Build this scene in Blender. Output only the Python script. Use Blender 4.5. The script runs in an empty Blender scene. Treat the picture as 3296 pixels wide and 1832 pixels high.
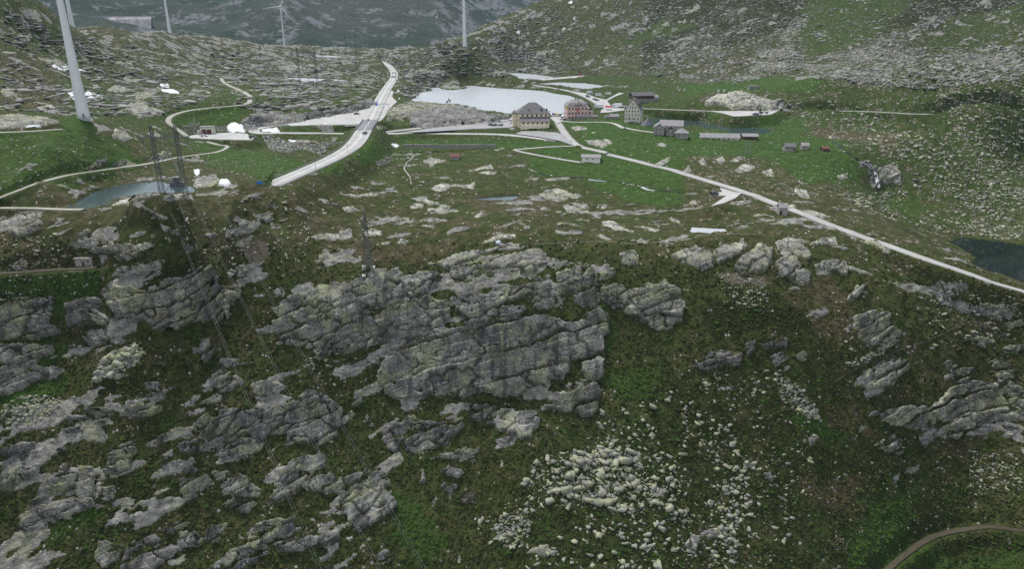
import bpy, math, random
import numpy as np
from mathutils import Matrix, Vector
rng = np.random.default_rng(7)
random.seed(7)
SC = bpy.context.scene
COL = SC.collection

# ---------------------------------------------------------------- camera, sky, sun, exposure
CAMZ = 180.0
PITCH = math.radians(20.05)
FPX = 2250.0
cam_d = bpy.data.cameras.new('camera')
cam_d.sensor_width = 36.0
cam_d.lens = 36.0 * FPX / 3296.0
cam_d.clip_start = 1.0
cam_d.clip_end = 30000.0
cam = bpy.data.objects.new('camera', cam_d)
COL.objects.link(cam)
cam.location = (0, 0, CAMZ)
cam.rotation_euler = (math.radians(90) - PITCH, 0, 0)
SC.camera = cam

SUN_EL, SUN_AZ = math.radians(62), math.radians(-38)      # azimuth clockwise from +Y (the far side of the valley)
world = bpy.data.worlds.new('World')
SC.world = world
world.use_nodes = True
wn = world.node_tree
wn.nodes.clear()
w_out = wn.nodes.new('ShaderNodeOutputWorld')
w_bg = wn.nodes.new('ShaderNodeBackground')
w_sky = wn.nodes.new('ShaderNodeTexSky')
w_sky.sky_type = 'NISHITA'
w_sky.sun_disc = False
w_sky.sun_elevation = SUN_EL
w_sky.sun_rotation = SUN_AZ
w_sky.altitude = 2100
w_sky.air_density = 1.6
w_sky.dust_density = 4.0
w_hsv = wn.nodes.new('ShaderNodeHueSaturation')
w_hsv.inputs['Saturation'].default_value = 0.30
wn.links.new(w_sky.outputs[0], w_hsv.inputs['Color'])
wn.links.new(w_hsv.outputs[0], w_bg.inputs[0])
w_bg.inputs[1].default_value = 0.075
wn.links.new(w_bg.outputs[0], w_out.inputs[0])
sun_d = bpy.data.lights.new('sun', 'SUN')
sun_d.energy = 1.5
sun_d.angle = math.radians(10)
sun_d.color = (1.0, 0.965, 0.92)
sun = bpy.data.objects.new('sun', sun_d)
COL.objects.link(sun)
sdir = Vector((math.sin(SUN_AZ) * math.cos(SUN_EL), math.cos(SUN_AZ) * math.cos(SUN_EL), math.sin(SUN_EL)))
sun.rotation_euler = sdir.to_track_quat('Z', 'Y').to_euler()
SC.view_settings.view_transform = 'Standard'
SC.view_settings.look = 'None'
SC.view_settings.gamma = 1.0
SC.view_settings.use_curve_mapping = False
SC.view_settings.exposure = 1.68
SC.cycles.max_bounces = 5
SC.cycles.diffuse_bounces = 2
SC.cycles.glossy_bounces = 2
SC.cycles.transmission_bounces = 2
SC.cycles.volume_bounces = 0
SC.cycles.caustics_reflective = False
SC.cycles.caustics_refractive = False
SC.cycles.use_denoising = False
SC.cycles.sample_clamp_indirect = 1.5
SC.cycles.sample_clamp_direct = 4.0

# ---------------------------------------------------------------- noise
def _h(ix, iy, iz, seed):
    n = (ix.astype(np.uint32) * np.uint32(374761393)) ^ (iy.astype(np.uint32) * np.uint32(668265263)) ^ \
        (iz.astype(np.uint32) * np.uint32(2147483647 - 61)) ^ np.uint32(seed * 974711 + 12345)
    n = (n ^ (n >> np.uint32(13))) * np.uint32(1274126177)
    n = (n ^ (n >> np.uint32(15))) * np.uint32(2246822519)
    n = n ^ (n >> np.uint32(16))
    return n.astype(np.float64) / 4294967295.0

def vnoise(x, y, z=None, seed=0):
    x = np.asarray(x, float); y = np.asarray(y, float)
    z = np.zeros_like(x) + 0.37 if z is None else np.asarray(z, float)
    xi = np.floor(x).astype(np.int64); yi = np.floor(y).astype(np.int64); zi = np.floor(z).astype(np.int64)
    xf = x - xi; yf = y - yi; zf = z - zi
    xf = xf * xf * (3 - 2 * xf); yf = yf * yf * (3 - 2 * yf); zf = zf * zf * (3 - 2 * zf)
    r = 0
    for dz in (0, 1):
        wz = zf if dz else 1 - zf
        for dy in (0, 1):
            wy = yf if dy else 1 - yf
            a = _h(xi, yi + dy, zi + dz, seed); b = _h(xi + 1, yi + dy, zi + dz, seed)
            r = r + wz * wy * (a + (b - a) * xf)
    return r * 2 - 1

def fbm(x, y, z=None, octv=4, seed=0, gain=0.5):
    s = 0; a = 1.0; t = 0
    for o in range(octv):
        s = s + a * vnoise(x * 2 ** o + 17.3 * o, y * 2 ** o - 9.1 * o, None if z is None else z * 2 ** o + 5.7 * o, seed + o)
        t += a; a *= gain
    return s / t

def voronoi(Q, seed=0):
    qi = np.floor(Q).astype(np.int64)
    n = len(Q)
    F1 = np.full(n, 1e9); F2 = np.full(n, 1e9); ID = np.zeros(n); SD = np.zeros((n, 3))
    for dx in (-1, 0, 1):
        for dy in (-1, 0, 1):
            for dz in (-1, 0, 1):
                cx, cy, cz = qi[:, 0] + dx, qi[:, 1] + dy, qi[:, 2] + dz
                s = np.stack([cx + _h(cx, cy, cz, seed + 1), cy + _h(cx, cy, cz, seed + 2), cz + _h(cx, cy, cz, seed + 3)], 1)
                d = np.sqrt(((s - Q) ** 2).sum(1))
                h = _h(cx, cy, cz, seed + 4)
                m = d < F1
                F2 = np.where(m, F1, np.minimum(F2, d))
                F1 = np.where(m, d, F1)
                ID = np.where(m, h, ID)
                SD[m] = s[m]
    return F1, F2, ID, SD

def sstep(a, b, x):
    t = np.clip((x - a) / (b - a), 0, 1)
    return t * t * (3 - 2 * t)

DIP = math.radians(13)
AX = np.array([[math.cos(DIP), .15, math.sin(DIP)], [-.12, 1, .1], [-math.sin(DIP), 0, math.cos(DIP)]])
AX /= np.linalg.norm(AX, axis=1)[:, None]
ORD = 'first second third fourth fifth sixth seventh eighth ninth tenth eleventh twelfth thirteenth fourteenth fifteenth sixteenth seventeenth eighteenth nineteenth twentieth twenty-first twenty-second twenty-third twenty-fourth'.split()

# ---------------------------------------------------------------- survey frames: where the sighted features of the valley lie
FR = {'W': (0, 0, 1.0), 'V': (0, 0, 3296 / 2576), 'A': (0, 0, .447), 'B': (1100, 0, .447), 'C': (2196, 0, .447), 'D': (0, 600, .447),
      'E': (1100, 600, .447), 'F': (2196, 600, .447), 'G': (0, 1192, .447), 'H': (1100, 1192, .447), 'I': (2196, 1192, .447),
      'a': (1560, 240, .1747), 'b': (1980, 220, .19554), 'c': (1100, 150, .2025), 'd': (780, 330, .19554), 'e': (400, 330, .21645),
      'f': (2000, 60, .19554), 'g': (2400, 200, .19554), 'h': (0, 0, .19554), 'i': (850, 100, .19554), 'j': (150, 760, .20947),
      'k': (2400, 440, .22346), 'l': (1700, 440, .19554)}
def fr(f, pts):
    ox, oy, s = FR[f]
    p = np.array(pts, float).reshape(-1, 2)
    return np.stack([ox + p[:, 0] * s, oy + p[:, 1] * s], 1)
CT, ST = math.cos(PITCH), math.sin(PITCH)
def rays(p):
    p = np.asarray(p, float).reshape(-1, 2)
    u = (p[:, 0] - 1648) / FPX; v = (916 - p[:, 1]) / FPX
    return np.stack([u, CT + v * ST, -ST + v * CT], 1)
def sight_z(p, z):                      # where the sight line meets the level z (relative to the viewpoint)
    d = rays(p); t = np.asarray(z, float) / d[:, 2]
    return d * t[:, None]
def sight_y(p, y):
    d = rays(p); t = np.asarray(y, float) / d[:, 1]
    return d * t[:, None]

# ---------------------------------------------------------------- ground form: thin-plate surface through levelled points
CP = [  # (x, y, kind, value)
 (1648,800,'y',269),(1648,900,'y',257),(1648,1000,'y',246),(1648,1080,'y',239),(1648,1270,'y',231),(1648,1400,'y',218),(1648,1600,'y',201),(1648,1832,'y',183),
 (1250,800,'z',-84),(1250,900,'y',259),(1250,1050,'y',244),(1250,1250,'y',230),(1250,1450,'y',213),(1250,1832,'y',180),
 (1000,900,'y',252),(1000,1020,'y',237),(1000,1250,'y',219),(1000,1500,'y',199),
 (700,830,'z',-82),(700,930,'y',243),(700,1080,'y',228),(700,1350,'y',205),(700,1600,'y',188),(700,1832,'y',171),
 (300,850,'y',244),(300,960,'y',232),(300,1080,'y',223),(300,1250,'y',208),(300,1500,'y',190),(300,1832,'y',167),
 (0,880,'y',240),(0,1000,'y',229),(0,1200,'y',212),(0,1500,'y',189),(0,1832,'y',166),
 (1950,800,'y',265),(1950,1000,'y',246),(1950,1200,'y',232),(1950,1450,'y',211),(1950,1832,'y',181),
 (2300,790,'y',263),(2300,860,'y',255),(2300,1000,'y',240),(2300,1200,'y',224),(2300,1450,'y',209),(2300,1832,'y',183),
 (2700,810,'y',268),(2700,900,'y',255),(2700,1050,'y',238),(2700,1250,'y',224),(2700,1450,'y',212),(2700,1832,'y',187),
 (3200,1000,'y',249),(3200,1150,'y',239),(3200,1300,'y',230),(3200,1500,'y',216),(3200,1832,'y',191),
 # plateau, meadow
 (1300,560,'z',-72),(1600,520,'z',-70.5),(1650,640,'z',-77),(1400,700,'z',-78.5),(1250,470,'z',-70.5),(1500,470,'z',-69.5),(2000,600,'z',-75),(2280,742,'z',-80),
 (1950,740,'z',-81),(1000,680,'z',-73),(1000,800,'z',-82),(1185,877,'y',261),(1185,760,'z',-82),(1603,782,'y',272),(850,760,'z',-78),(600,760,'z',-73),
 (570,645,'y',245),(420,640,'y',248),(750,640,'y',256),(960,628,'z',-66.5),(870,603,'y',292),(790,606,'y',284),(900,660,'z',-67.5),
 # old road and dark lake
 (1840,453,'z',-66),(1944,493,'z',-68),(2110,534,'z',-71),(2400,619,'z',-75),(2579,684,'z',-77.5),(2777,761,'z',-82),(3000,838,'z',-88.5),(3296,937,'z',-95.5),
 (3080,762,'z',-102),(3200,800,'z',-104),(3296,900,'z',-103),(2950,700,'z',-96),(3296,690,'z',-98),(3296,600,'z',-90),
 # hamlet
 (1700,420,'z',-64.5),(1840,385,'z',-64),(2060,405,'z',-63),(2160,315,'z',-58),(2300,420,'z',-67),(2320,470,'z',-68.5),(2200,450,'z',-67),(2560,455,'z',-68.5),
 (2650,500,'z',-71),(2790,520,'z',-75),(2840,620,'z',-91),(2700,600,'z',-80),(2600,620,'z',-77.5),(3000,500,'z',-79),(3296,480,'z',-76),
 (2500,355,'z',-58.5),(2850,361,'z',-57),(3296,371,'z',-55),(2450,300,'z',-50),(2600,258,'z',-38),(2450,285,'z',-46),(2900,300,'z',-44),
 (2300,345,'z',-58.5),(2700,420,'z',-67),(3000,430,'z',-63.5),(3120,396,'z',-59.5),(2300,300,'z',-50),
 # right hand mountain
 (3296,200,'y',700),(2900,200,'y',720),(2500,200,'y',790),(2100,220,'y',930),(1900,250,'z',-57),(3296,80,'y',800),(2900,60,'y',860),(2500,60,'y',940),(2100,100,'y',1070),
 (3296,0,'y',870),(2900,0,'y',915),(2500,0,'y',990),(2100,0,'y',1160),(1800,120,'y',1150),(1650,180,'y',1150),(1496,150,'y',965),(1560,230,'z',-58),
 # lake and pass
 (1500,320,'z',-64.8),(1750,320,'z',-64.8),(1400,345,'z',-63),(1460,350,'y',655),(1620,362,'z',-63.5),(1650,250,'z',-60),(1850,275,'z',-61),(1950,290,'z',-61),
 (1300,260,'z',-56),(1300,330,'z',-60),(1400,230,'z',-53),(1350,185,'y',1250),(1200,330,'z',-57),(1150,260,'z',-54.5),(1000,258,'z',-55.5),(1000,300,'z',-53),
 (1270,235,'z',-56.3),(1180,183,'z',-49),(1020,181,'z',-47.3),(918,166,'y',1690),(1100,215,'z',-51.5),(900,220,'z',-49),
 (1100,400,'z',-60),(1050,350,'z',-55),(900,375,'z',-57),(1000,428,'z',-63),(820,423,'z',-62),(670,415,'z',-61),(600,375,'z',-53),(750,340,'z',-49),(720,300,'z',-45),
 (1130,470,'z',-69),(1000,500,'z',-68.5),(850,500,'z',-66.5),(1000,560,'z',-67.5),(700,520,'z',-63.5),(560,480,'z',-60),(620,570,'z',-63),(480,600,'z',-63.2),(330,640,'z',-63.2),
 # left hand hill
 (270,377,'y',350),(150,440,'z',-42),(420,440,'z',-51),(100,520,'z',-52),(250,560,'z',-58),(0,600,'z',-58),(0,660,'z',-64),(150,668,'z',-63.5),(100,740,'y',257),(150,800,'y',250),
 (100,300,'y',430),(0,380,'y',345),(400,330,'y',480),(245,142,'y',745),(100,200,'y',520),(100,100,'y',590),(400,220,'y',640),(600,220,'y',800),(550,123,'y',1125),(700,200,'y',1000),
]
CREST = [(20,-40,610),(110,0,640),(330,90,880),(480,112,1050),(640,140,1280),(800,165,1550),(1000,164,1690),(1250,160,1520),(1350,146,1330),(1450,128,1130),(1600,62,1250),(1750,2,1300),(1950,-80,1380)]
P = []
for (x, y, k, v) in CP:
    P.append((sight_z([(x, y)], v) if k == 'z' else sight_y([(x, y)], v))[0])
for (x, y, v) in CREST:
    q = sight_y([(x, y)], v)[0]; P.append(q)
    h = math.hypot(q[0], q[1])
    P.append(np.array([q[0] * 1.22, q[1] * 1.22, q[2] - 0.16 * h * .22 - 12])); P.append(np.array([q[0] * 1.7, q[1] * 1.7, q[2] - 0.1 * h * .7 - 30]))
def polar(a, r, z): return np.array([math.sin(math.radians(a)) * r, math.cos(math.radians(a)) * r, z])
for a in (-44, -20, 0, 20, 44): P.append(polar(a, 150, -196))
P += [polar(36, 1250, 190), polar(20, 1350, 170), polar(10, 1500, 160), polar(36, 2000, 420), polar(20, 2000, 380), polar(45, 420, -76), polar(45, 900, 70), polar(45, 640, -30), polar(-45, 420, -20), polar(-45, 700, 50), polar(-45, 320, -52), polar(-46, 270, -82), polar(46, 300, -101)]
P = np.array(P)
def lp(x, y): return np.stack([np.arctan2(x, y) * 2.2, np.log(np.hypot(x, y)) * 1.6], -1)
def tk(d2): return 0.5 * d2 * np.log(d2 + 1e-12)
C2 = lp(P[:, 0], P[:, 1]); n = len(P)
K = tk(((C2[:, None] - C2[None]) ** 2).sum(-1)) + np.eye(n) * 2e-4
Aq = np.zeros((n + 3, n + 3)); Aq[:n, :n] = K; Aq[:n, n] = 1; Aq[:n, n + 1:] = C2; Aq[n, :n] = 1; Aq[n + 1:, :n] = C2.T
sol = np.linalg.solve(Aq, np.concatenate([P[:, 2], np.zeros(3)]))
def tps(x, y):
    q = lp(x, y); s = q.shape[:-1]; q = q.reshape(-1, 2)
    o = np.empty(len(q))
    for i in range(0, len(q), 20000):
        b = q[i:i + 20000]
        o[i:i + 20000] = tk(((b[:, None] - C2[None]) ** 2).sum(-1)) @ sol[:n] + sol[n] + b @ sol[n + 1:]
    return o.reshape(s)

NA = 1001
AZ = np.radians(np.linspace(-50, 50, NA))
def rings():
    r = [125.0]
    while r[-1] < 2150:
        q = r[-1]
        if q < 185: s = .9
        elif q < 310: s = .40
        elif q < 700: s = .40 + (q - 310) / 390 * 1.5
        else: s = 1.9 + (q - 700) / 1400 * 10
        r.append(q + s)
    return np.array(r)
RR = rings(); NR = len(RR)
ca, cr = np.arange(0, NA, 5), np.unique(np.append(np.arange(0, NR, 5), NR - 1))
cz = tps(np.sin(AZ[ca])[:, None] * RR[cr][None], np.cos(AZ[ca])[:, None] * RR[cr][None])
tmp = np.stack([np.interp(np.arange(NR), cr, cz[i]) for i in range(len(ca))])
ZB = np.stack([np.interp(np.arange(NA), ca, tmp[:, j]) for j in range(NR)], 1)
GX = np.sin(AZ)[:, None] * RR[None]; GY = np.cos(AZ)[:, None] * RR[None]
RG = np.broadcast_to(RR[None], GX.shape)
# rolling knolls and hollows
und = fbm(GX / 46, GY / 46, octv=3, seed=3) * 2.0 + fbm(GX / 15, GY / 15, octv=2, seed=9) * .75
amp = np.interp(RG, [150, 260, 420, 600, 900, 1500], [1.1, 1.0, .9, .8, 1.5, 2.4])
hillness = np.interp(np.degrees(AZ), [-46, -20, -12, 8, 18, 46], [1.5, 1.3, .9, .7, .9, 1.1])[:, None]
gul = (1 - 2 * np.abs(vnoise(GX / 11 + .4 * vnoise(GX / 17, GY / 17, None, 15), GY / 42, None, 13))) * .9 + (1 - 2 * np.abs(vnoise(GX / 4.6 + .5 * vnoise(GX / 9, GY / 9, None, 16), GY / 20, None, 14))) * .38
ZB = ZB + und * amp * hillness + gul * np.interp(RG, [150, 200, 255, 285, 310, 700, 900, 1400], [1, 1, 1, .35, .2, .3, 1.6, 2.0])
Z = ZB.copy()

def gidx(x, y):
    a = np.arctan2(x, y); r = np.hypot(x, y)
    ia = np.clip((a - AZ[0]) / (AZ[1] - AZ[0]), 0, NA - 1.001); ir = np.clip(np.interp(r, RR, np.arange(NR)), 0, NR - 1.001)
    return ia, ir
def bil(G, ia, ir):
    i = ia.astype(int); j = ir.astype(int); f = ia - i; g = ir - j
    return (G[i, j] * (1 - f) + G[i + 1, j] * f) * (1 - g) + (G[i, j + 1] * (1 - f) + G[i + 1, j + 1] * f) * g
def gz(x, y, G=None):
    ia, ir = gidx(np.asarray(x, float), np.asarray(y, float))
    return bil(Z if G is None else G, ia, ir)
def sight(p, G=None):                   # where a sight line meets the ground; coordinates relative to the viewpoint
    G = Z if G is None else G
    d = rays(p); out = np.empty((len(d), 3))
    for s in range(0, len(d), 4000):
        e = d[s:s + 4000]
        a = np.arctan2(e[:, 0], e[:, 1]); t = e[:, 2] / np.hypot(e[:, 0], e[:, 1])
        ia = np.clip((a - AZ[0]) / (AZ[1] - AZ[0]), 0, NA - 1.001); i = ia.astype(int); f = (ia - i)[:, None]
        D = G[i] * (1 - f) + G[i + 1] * f - t[:, None] * RR[None]
        hit = D >= 0
        hit[:, 0] = False
        j = np.argmax(hit, 1); none = ~hit.any(1); j[none] = NR - 1
        k = np.arange(len(e)); d0 = D[k, j - 1]; d1 = D[k, j]
        w = np.clip(np.where(none, 1, -d0 / (d1 - d0 + 1e-12)), 0, 1)
        r = RR[j - 1] + (RR[j] - RR[j - 1]) * w
        out[s:s + 4000] = np.stack([np.sin(a) * r, np.cos(a) * r, t * r], 1)
    return out

def pt_seg(X, Y, a, b):
    dx, dy = b[0] - a[0], b[1] - a[1]
    t = np.clip(((X - a[0]) * dx + (Y - a[1]) * dy) / (dx * dx + dy * dy + 1e-12), 0, 1)
    return np.hypot(X - a[0] - t * dx, Y - a[1] - t * dy), t
def poly_sd(X, Y, poly):                # positive inside
    d = np.full(X.shape, 1e9); ins = np.zeros(X.shape, bool)
    m = len(poly)
    for i in range(m):
        a, b = poly[i], poly[(i + 1) % m]
        q, _ = pt_seg(X, Y, a, b); d = np.minimum(d, q)
        if a[1] != b[1]:
            ins ^= ((a[1] > Y) != (b[1] > Y)) & (X < (b[0] - a[0]) * (Y - a[1]) / (b[1] - a[1]) + a[0])
    return np.where(ins, d, -d)
def near_mask(poly, pad):
    return (GX > poly[:, 0].min() - pad) & (GX < poly[:, 0].max() + pad) & (GY > poly[:, 1].min() - pad) & (GY < poly[:, 1].max() + pad)

def smooth_line(w, step=4.0, zs=3):
    w = np.asarray(w, float); q = []
    m = len(w)
    for i in range(m - 1):
        p0, p1, p2, p3 = w[max(i - 1, 0)], w[i], w[i + 1], w[min(i + 2, m - 1)]
        k = max(2, int(np.linalg.norm(p2[:2] - p1[:2]) / step))
        for s in range(k):
            t = s / k
            q.append(.5 * ((2 * p1) + (-p0 + p2) * t + (2 * p0 - 5 * p1 + 4 * p2 - p3) * t * t + (-p0 + 3 * p1 - 3 * p2 + p3) * t ** 3))
    q.append(w[-1]); q = np.array(q)
    for _ in range(zs * 4):
        z = q[:, 2].copy(); z[1:-1] = (z[:-2] + 2 * z[1:-1] + z[2:]) / 4; q[:, 2] = z
    return q
# ---------------------------------------------------------------- lakes, paved yards and roads cut into the ground
DAZ = AZ[1] - AZ[0]
def line_dist(line, pad):
    D = np.full(Z.shape, 1e9); ZR = np.zeros(Z.shape)
    for a, b in zip(line[:-1], line[1:]):
        ra, rb = np.hypot(a[0], a[1]), np.hypot(b[0], b[1]); r0, r1 = min(ra, rb) - pad, max(ra, rb) + pad
        aa, ab = math.atan2(a[0], a[1]), math.atan2(b[0], b[1]); pa = pad / max(r0, 50)
        i0 = max(0, int((min(aa, ab) - pa - AZ[0]) / DAZ)); i1 = min(NA, int((max(aa, ab) + pa - AZ[0]) / DAZ) + 2)
        j0 = np.searchsorted(RR, r0); j1 = np.searchsorted(RR, r1)
        if i1 <= i0 or j1 <= j0: continue
        d, t = pt_seg(GX[i0:i1, j0:j1], GY[i0:i1, j0:j1], a, b)
        s = D[i0:i1, j0:j1]; m = d < s
        s[m] = d[m]; ZR[i0:i1, j0:j1][m] = (a[2] + (b[2] - a[2]) * t)[m]
    return D, ZR
CLEAR = np.zeros(Z.shape)                 # 1 where nothing may lie on the ground (roads, yards, water)
GRAVEL = np.zeros(Z.shape)                # stony verges
LAKES = [
 ('lake', 'largest lake behind the yellow and the pink house, pale grey', -65.0, [('c', [(1090,860),(1160,800),(1250,730),(1450,690),(1330,655),(1560,650),(1620,680),(1780,690),(2000,660),(1930,620),(2100,620),(2469,655)]), ('a', [(300,250),(700,270),(1150,295),(1350,350),(1600,385),(1800,440),(1960,530),(2020,580),(1800,640),(1550,680),(1480,720),(1250,768),(1000,740),(560,745),(400,730),(250,710),(130,680),(0,665)]), ('c', [(2200,1010),(2100,950),(1900,920),(1400,900),(1150,890)])]),
 ('lake', '', -60.3, [('B', [(1020,550),(1100,530),(1250,525),(1400,535),(1530,555),(1420,572),(1300,578),(1200,578)])]),
 ('lake', '', -61.2, [('B', [(1400,603),(1560,592),(1750,598),(1910,620),(1870,635),(1720,643),(1600,625)])]),
 ('pond', '', -66.6, [('b', [(500,820),(700,815),(1100,830),(1400,860),(1600,910),(2200,930),(2557,1010),(2540,1060),(2400,1085),(2150,1100),(1650,1000),(1420,962),(1250,935),(1180,972),(1000,950),(700,920),(510,890)])]),
 ('pond', '', -55.6, [('i', [(100,765),(500,765),(1000,785),(1300,800),(1600,850),(1300,832),(960,822),(850,850),(640,832),(500,797),(200,790)])]),
 ('pond', '', -47.4, [('i', [(500,410),(800,393),(1100,403),(1300,420),(1200,437),(900,424),(600,428)])]),
 ('pond', '', -63.3, [('A', [(575,1402),(640,1390),(900,1330),(1130,1305),(1250,1330),(1380,1340),(1390,1385),(1150,1400)]), ('D', [(1000,60),(800,90),(740,130),(640,157),(530,147),(570,100),(640,60)])]),
 ('tarn', '', -80.4, [('F', [(45,325),(60,295),(200,300),(320,305),(332,340),(230,332),(190,350),(80,345)])]),
 ('bog_pool', '', -77.2, [('E', [(950,92),(1100,72),(1250,66),(1300,80),(1200,108),(1000,104)])]),
 ('tarn', '', -103.2, [('F', [(1910,402),(2020,367),(2200,390),(2461,420),(2760,430),(2760,790),(2461,705),(2300,642),(2120,600),(2060,565),(2130,520),(2000,445)])]),
]
LK = []
for nm, lab, z, segs in LAKES:
    pp = np.concatenate([fr(f, p) for f, p in segs])
    w = sight_z(pp, np.full(len(pp), z)); LK.append((nm, lab, z, w))
    m = near_mask(w, 60)
    sd = np.full(Z.shape, -1e9); sd[m] = poly_sd(GX[m], GY[m], w)
    sd[m] += fbm(GX[m] / 9, GY[m] / 9, octv=3, seed=21) * np.minimum(4.5, .004 * RG[m])
    dep = .9 if nm == 'bog_pool' else 3.0
    inner = sstep(-1.5, 9, sd); bank = sstep(-42, 0.5, sd)
    shore = z + .12 + np.clip(-sd, 0, 40) * .025
    Z = np.where(sd > 0, z - .15 - dep * inner, Z * (1 - bank) + np.maximum(np.minimum(Z, z + .5 + np.clip(-sd, 0, 60) * (.05 if z == -66.6 else .55 if z == -63.3 else .25) * (1 + .5 * und / 2)), shore) * bank)
    CLEAR[sd > -.5] = 1
    GRAVEL = np.maximum(GRAVEL, sstep(-2.5, 0, sd) * .45)

YARDS = [  # paved or gravelled areas: name, level, material, outline
 ('concrete_apron', -60.0, 'concrete', [('d', [(1120,372),(1500,362),(1990,352),(2080,232),(2155,60),(2090,92),(1700,172),(1300,240),(900,318),(700,355),(800,380)])]),
 ('concrete_apron', -59.9, 'concrete', [('c', [(470,1235),(640,1160),(735,1040),(800,940),(880,870),(820,820),(800,780),(825,720),(790,680),(700,760),(600,930),(520,1080)])]),
 ('garage_forecourt', -61.8, 'asphalt_pale', [('e', [(900,505),(1000,488),(1140,462),(1600,445),(1830,462),(1860,500),(1945,522),(1900,556),(1400,548),(1000,528)])]),
 ('car_park', -64.6, 'asphalt', [('B', [(420,952),(700,914),(1050,885),(1200,866),(1285,878),(1292,905),(1200,917),(950,927),(600,947)])]),
 ('forecourt', -65.4, 'asphalt', [('a', [(560,1085),(700,1038),(1000,1040),(1330,1065),(1430,1095),(1600,1230),(1640,1300),(1380,1215),(1000,1142)])]),
 ('hotel_yard', -64.3, 'asphalt_pale', [('a', [(1190,780),(1400,770),(1500,800),(1420,860),(1330,900),(1250,830)])]),
 ('roadside_car_park', -62.4, 'gravel_pale', [('a', [(1560,292),(1850,338),(2050,420),(2240,458),(2470,332),(2576,335),(2400,400),(2255,482),(2330,570),(2576,600),(2576,650),(2300,690),(2130,700),(2175,590),(1990,482),(1850,402)])]),
 ('gravel_layby', -58.7, 'gravel_pale', [('b', [(1560,698),(2557,696),(2700,690),(2557,758),(2100,782),(1950,786),(1800,742)])]),
 ('gravel_spur', -74.7, 'gravel_pale', [('F', [(270,8),(345,30),(425,48),(385,82),(300,118),(205,142),(262,104),(318,66),(200,66),(206,44),(290,40)])]),
 ('causeway', -59.4, 'asphalt_pale', [('a', [(640,118),(1150,68),(1750,14),(2000,50),(1960,78),(1600,56),(1200,92),(760,124)])]),
]
YD = []
for nm, z, mt, segs in YARDS:
    pp = np.concatenate([fr(f, p) for f, p in segs])
    w = sight_z(pp, np.full(len(pp), z)); YD.append((nm, z, mt, w))
    m = near_mask(w, 40); sd = np.full(Z.shape, -1e9); sd[m] = poly_sd(GX[m], GY[m], w)
    b = sstep(-9, 1.0, sd)
    Z = Z * (1 - b) + (z - .35 * sstep(-1.0, .6, sd)) * b
    CLEAR[sd > -1.5] = 1

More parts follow.
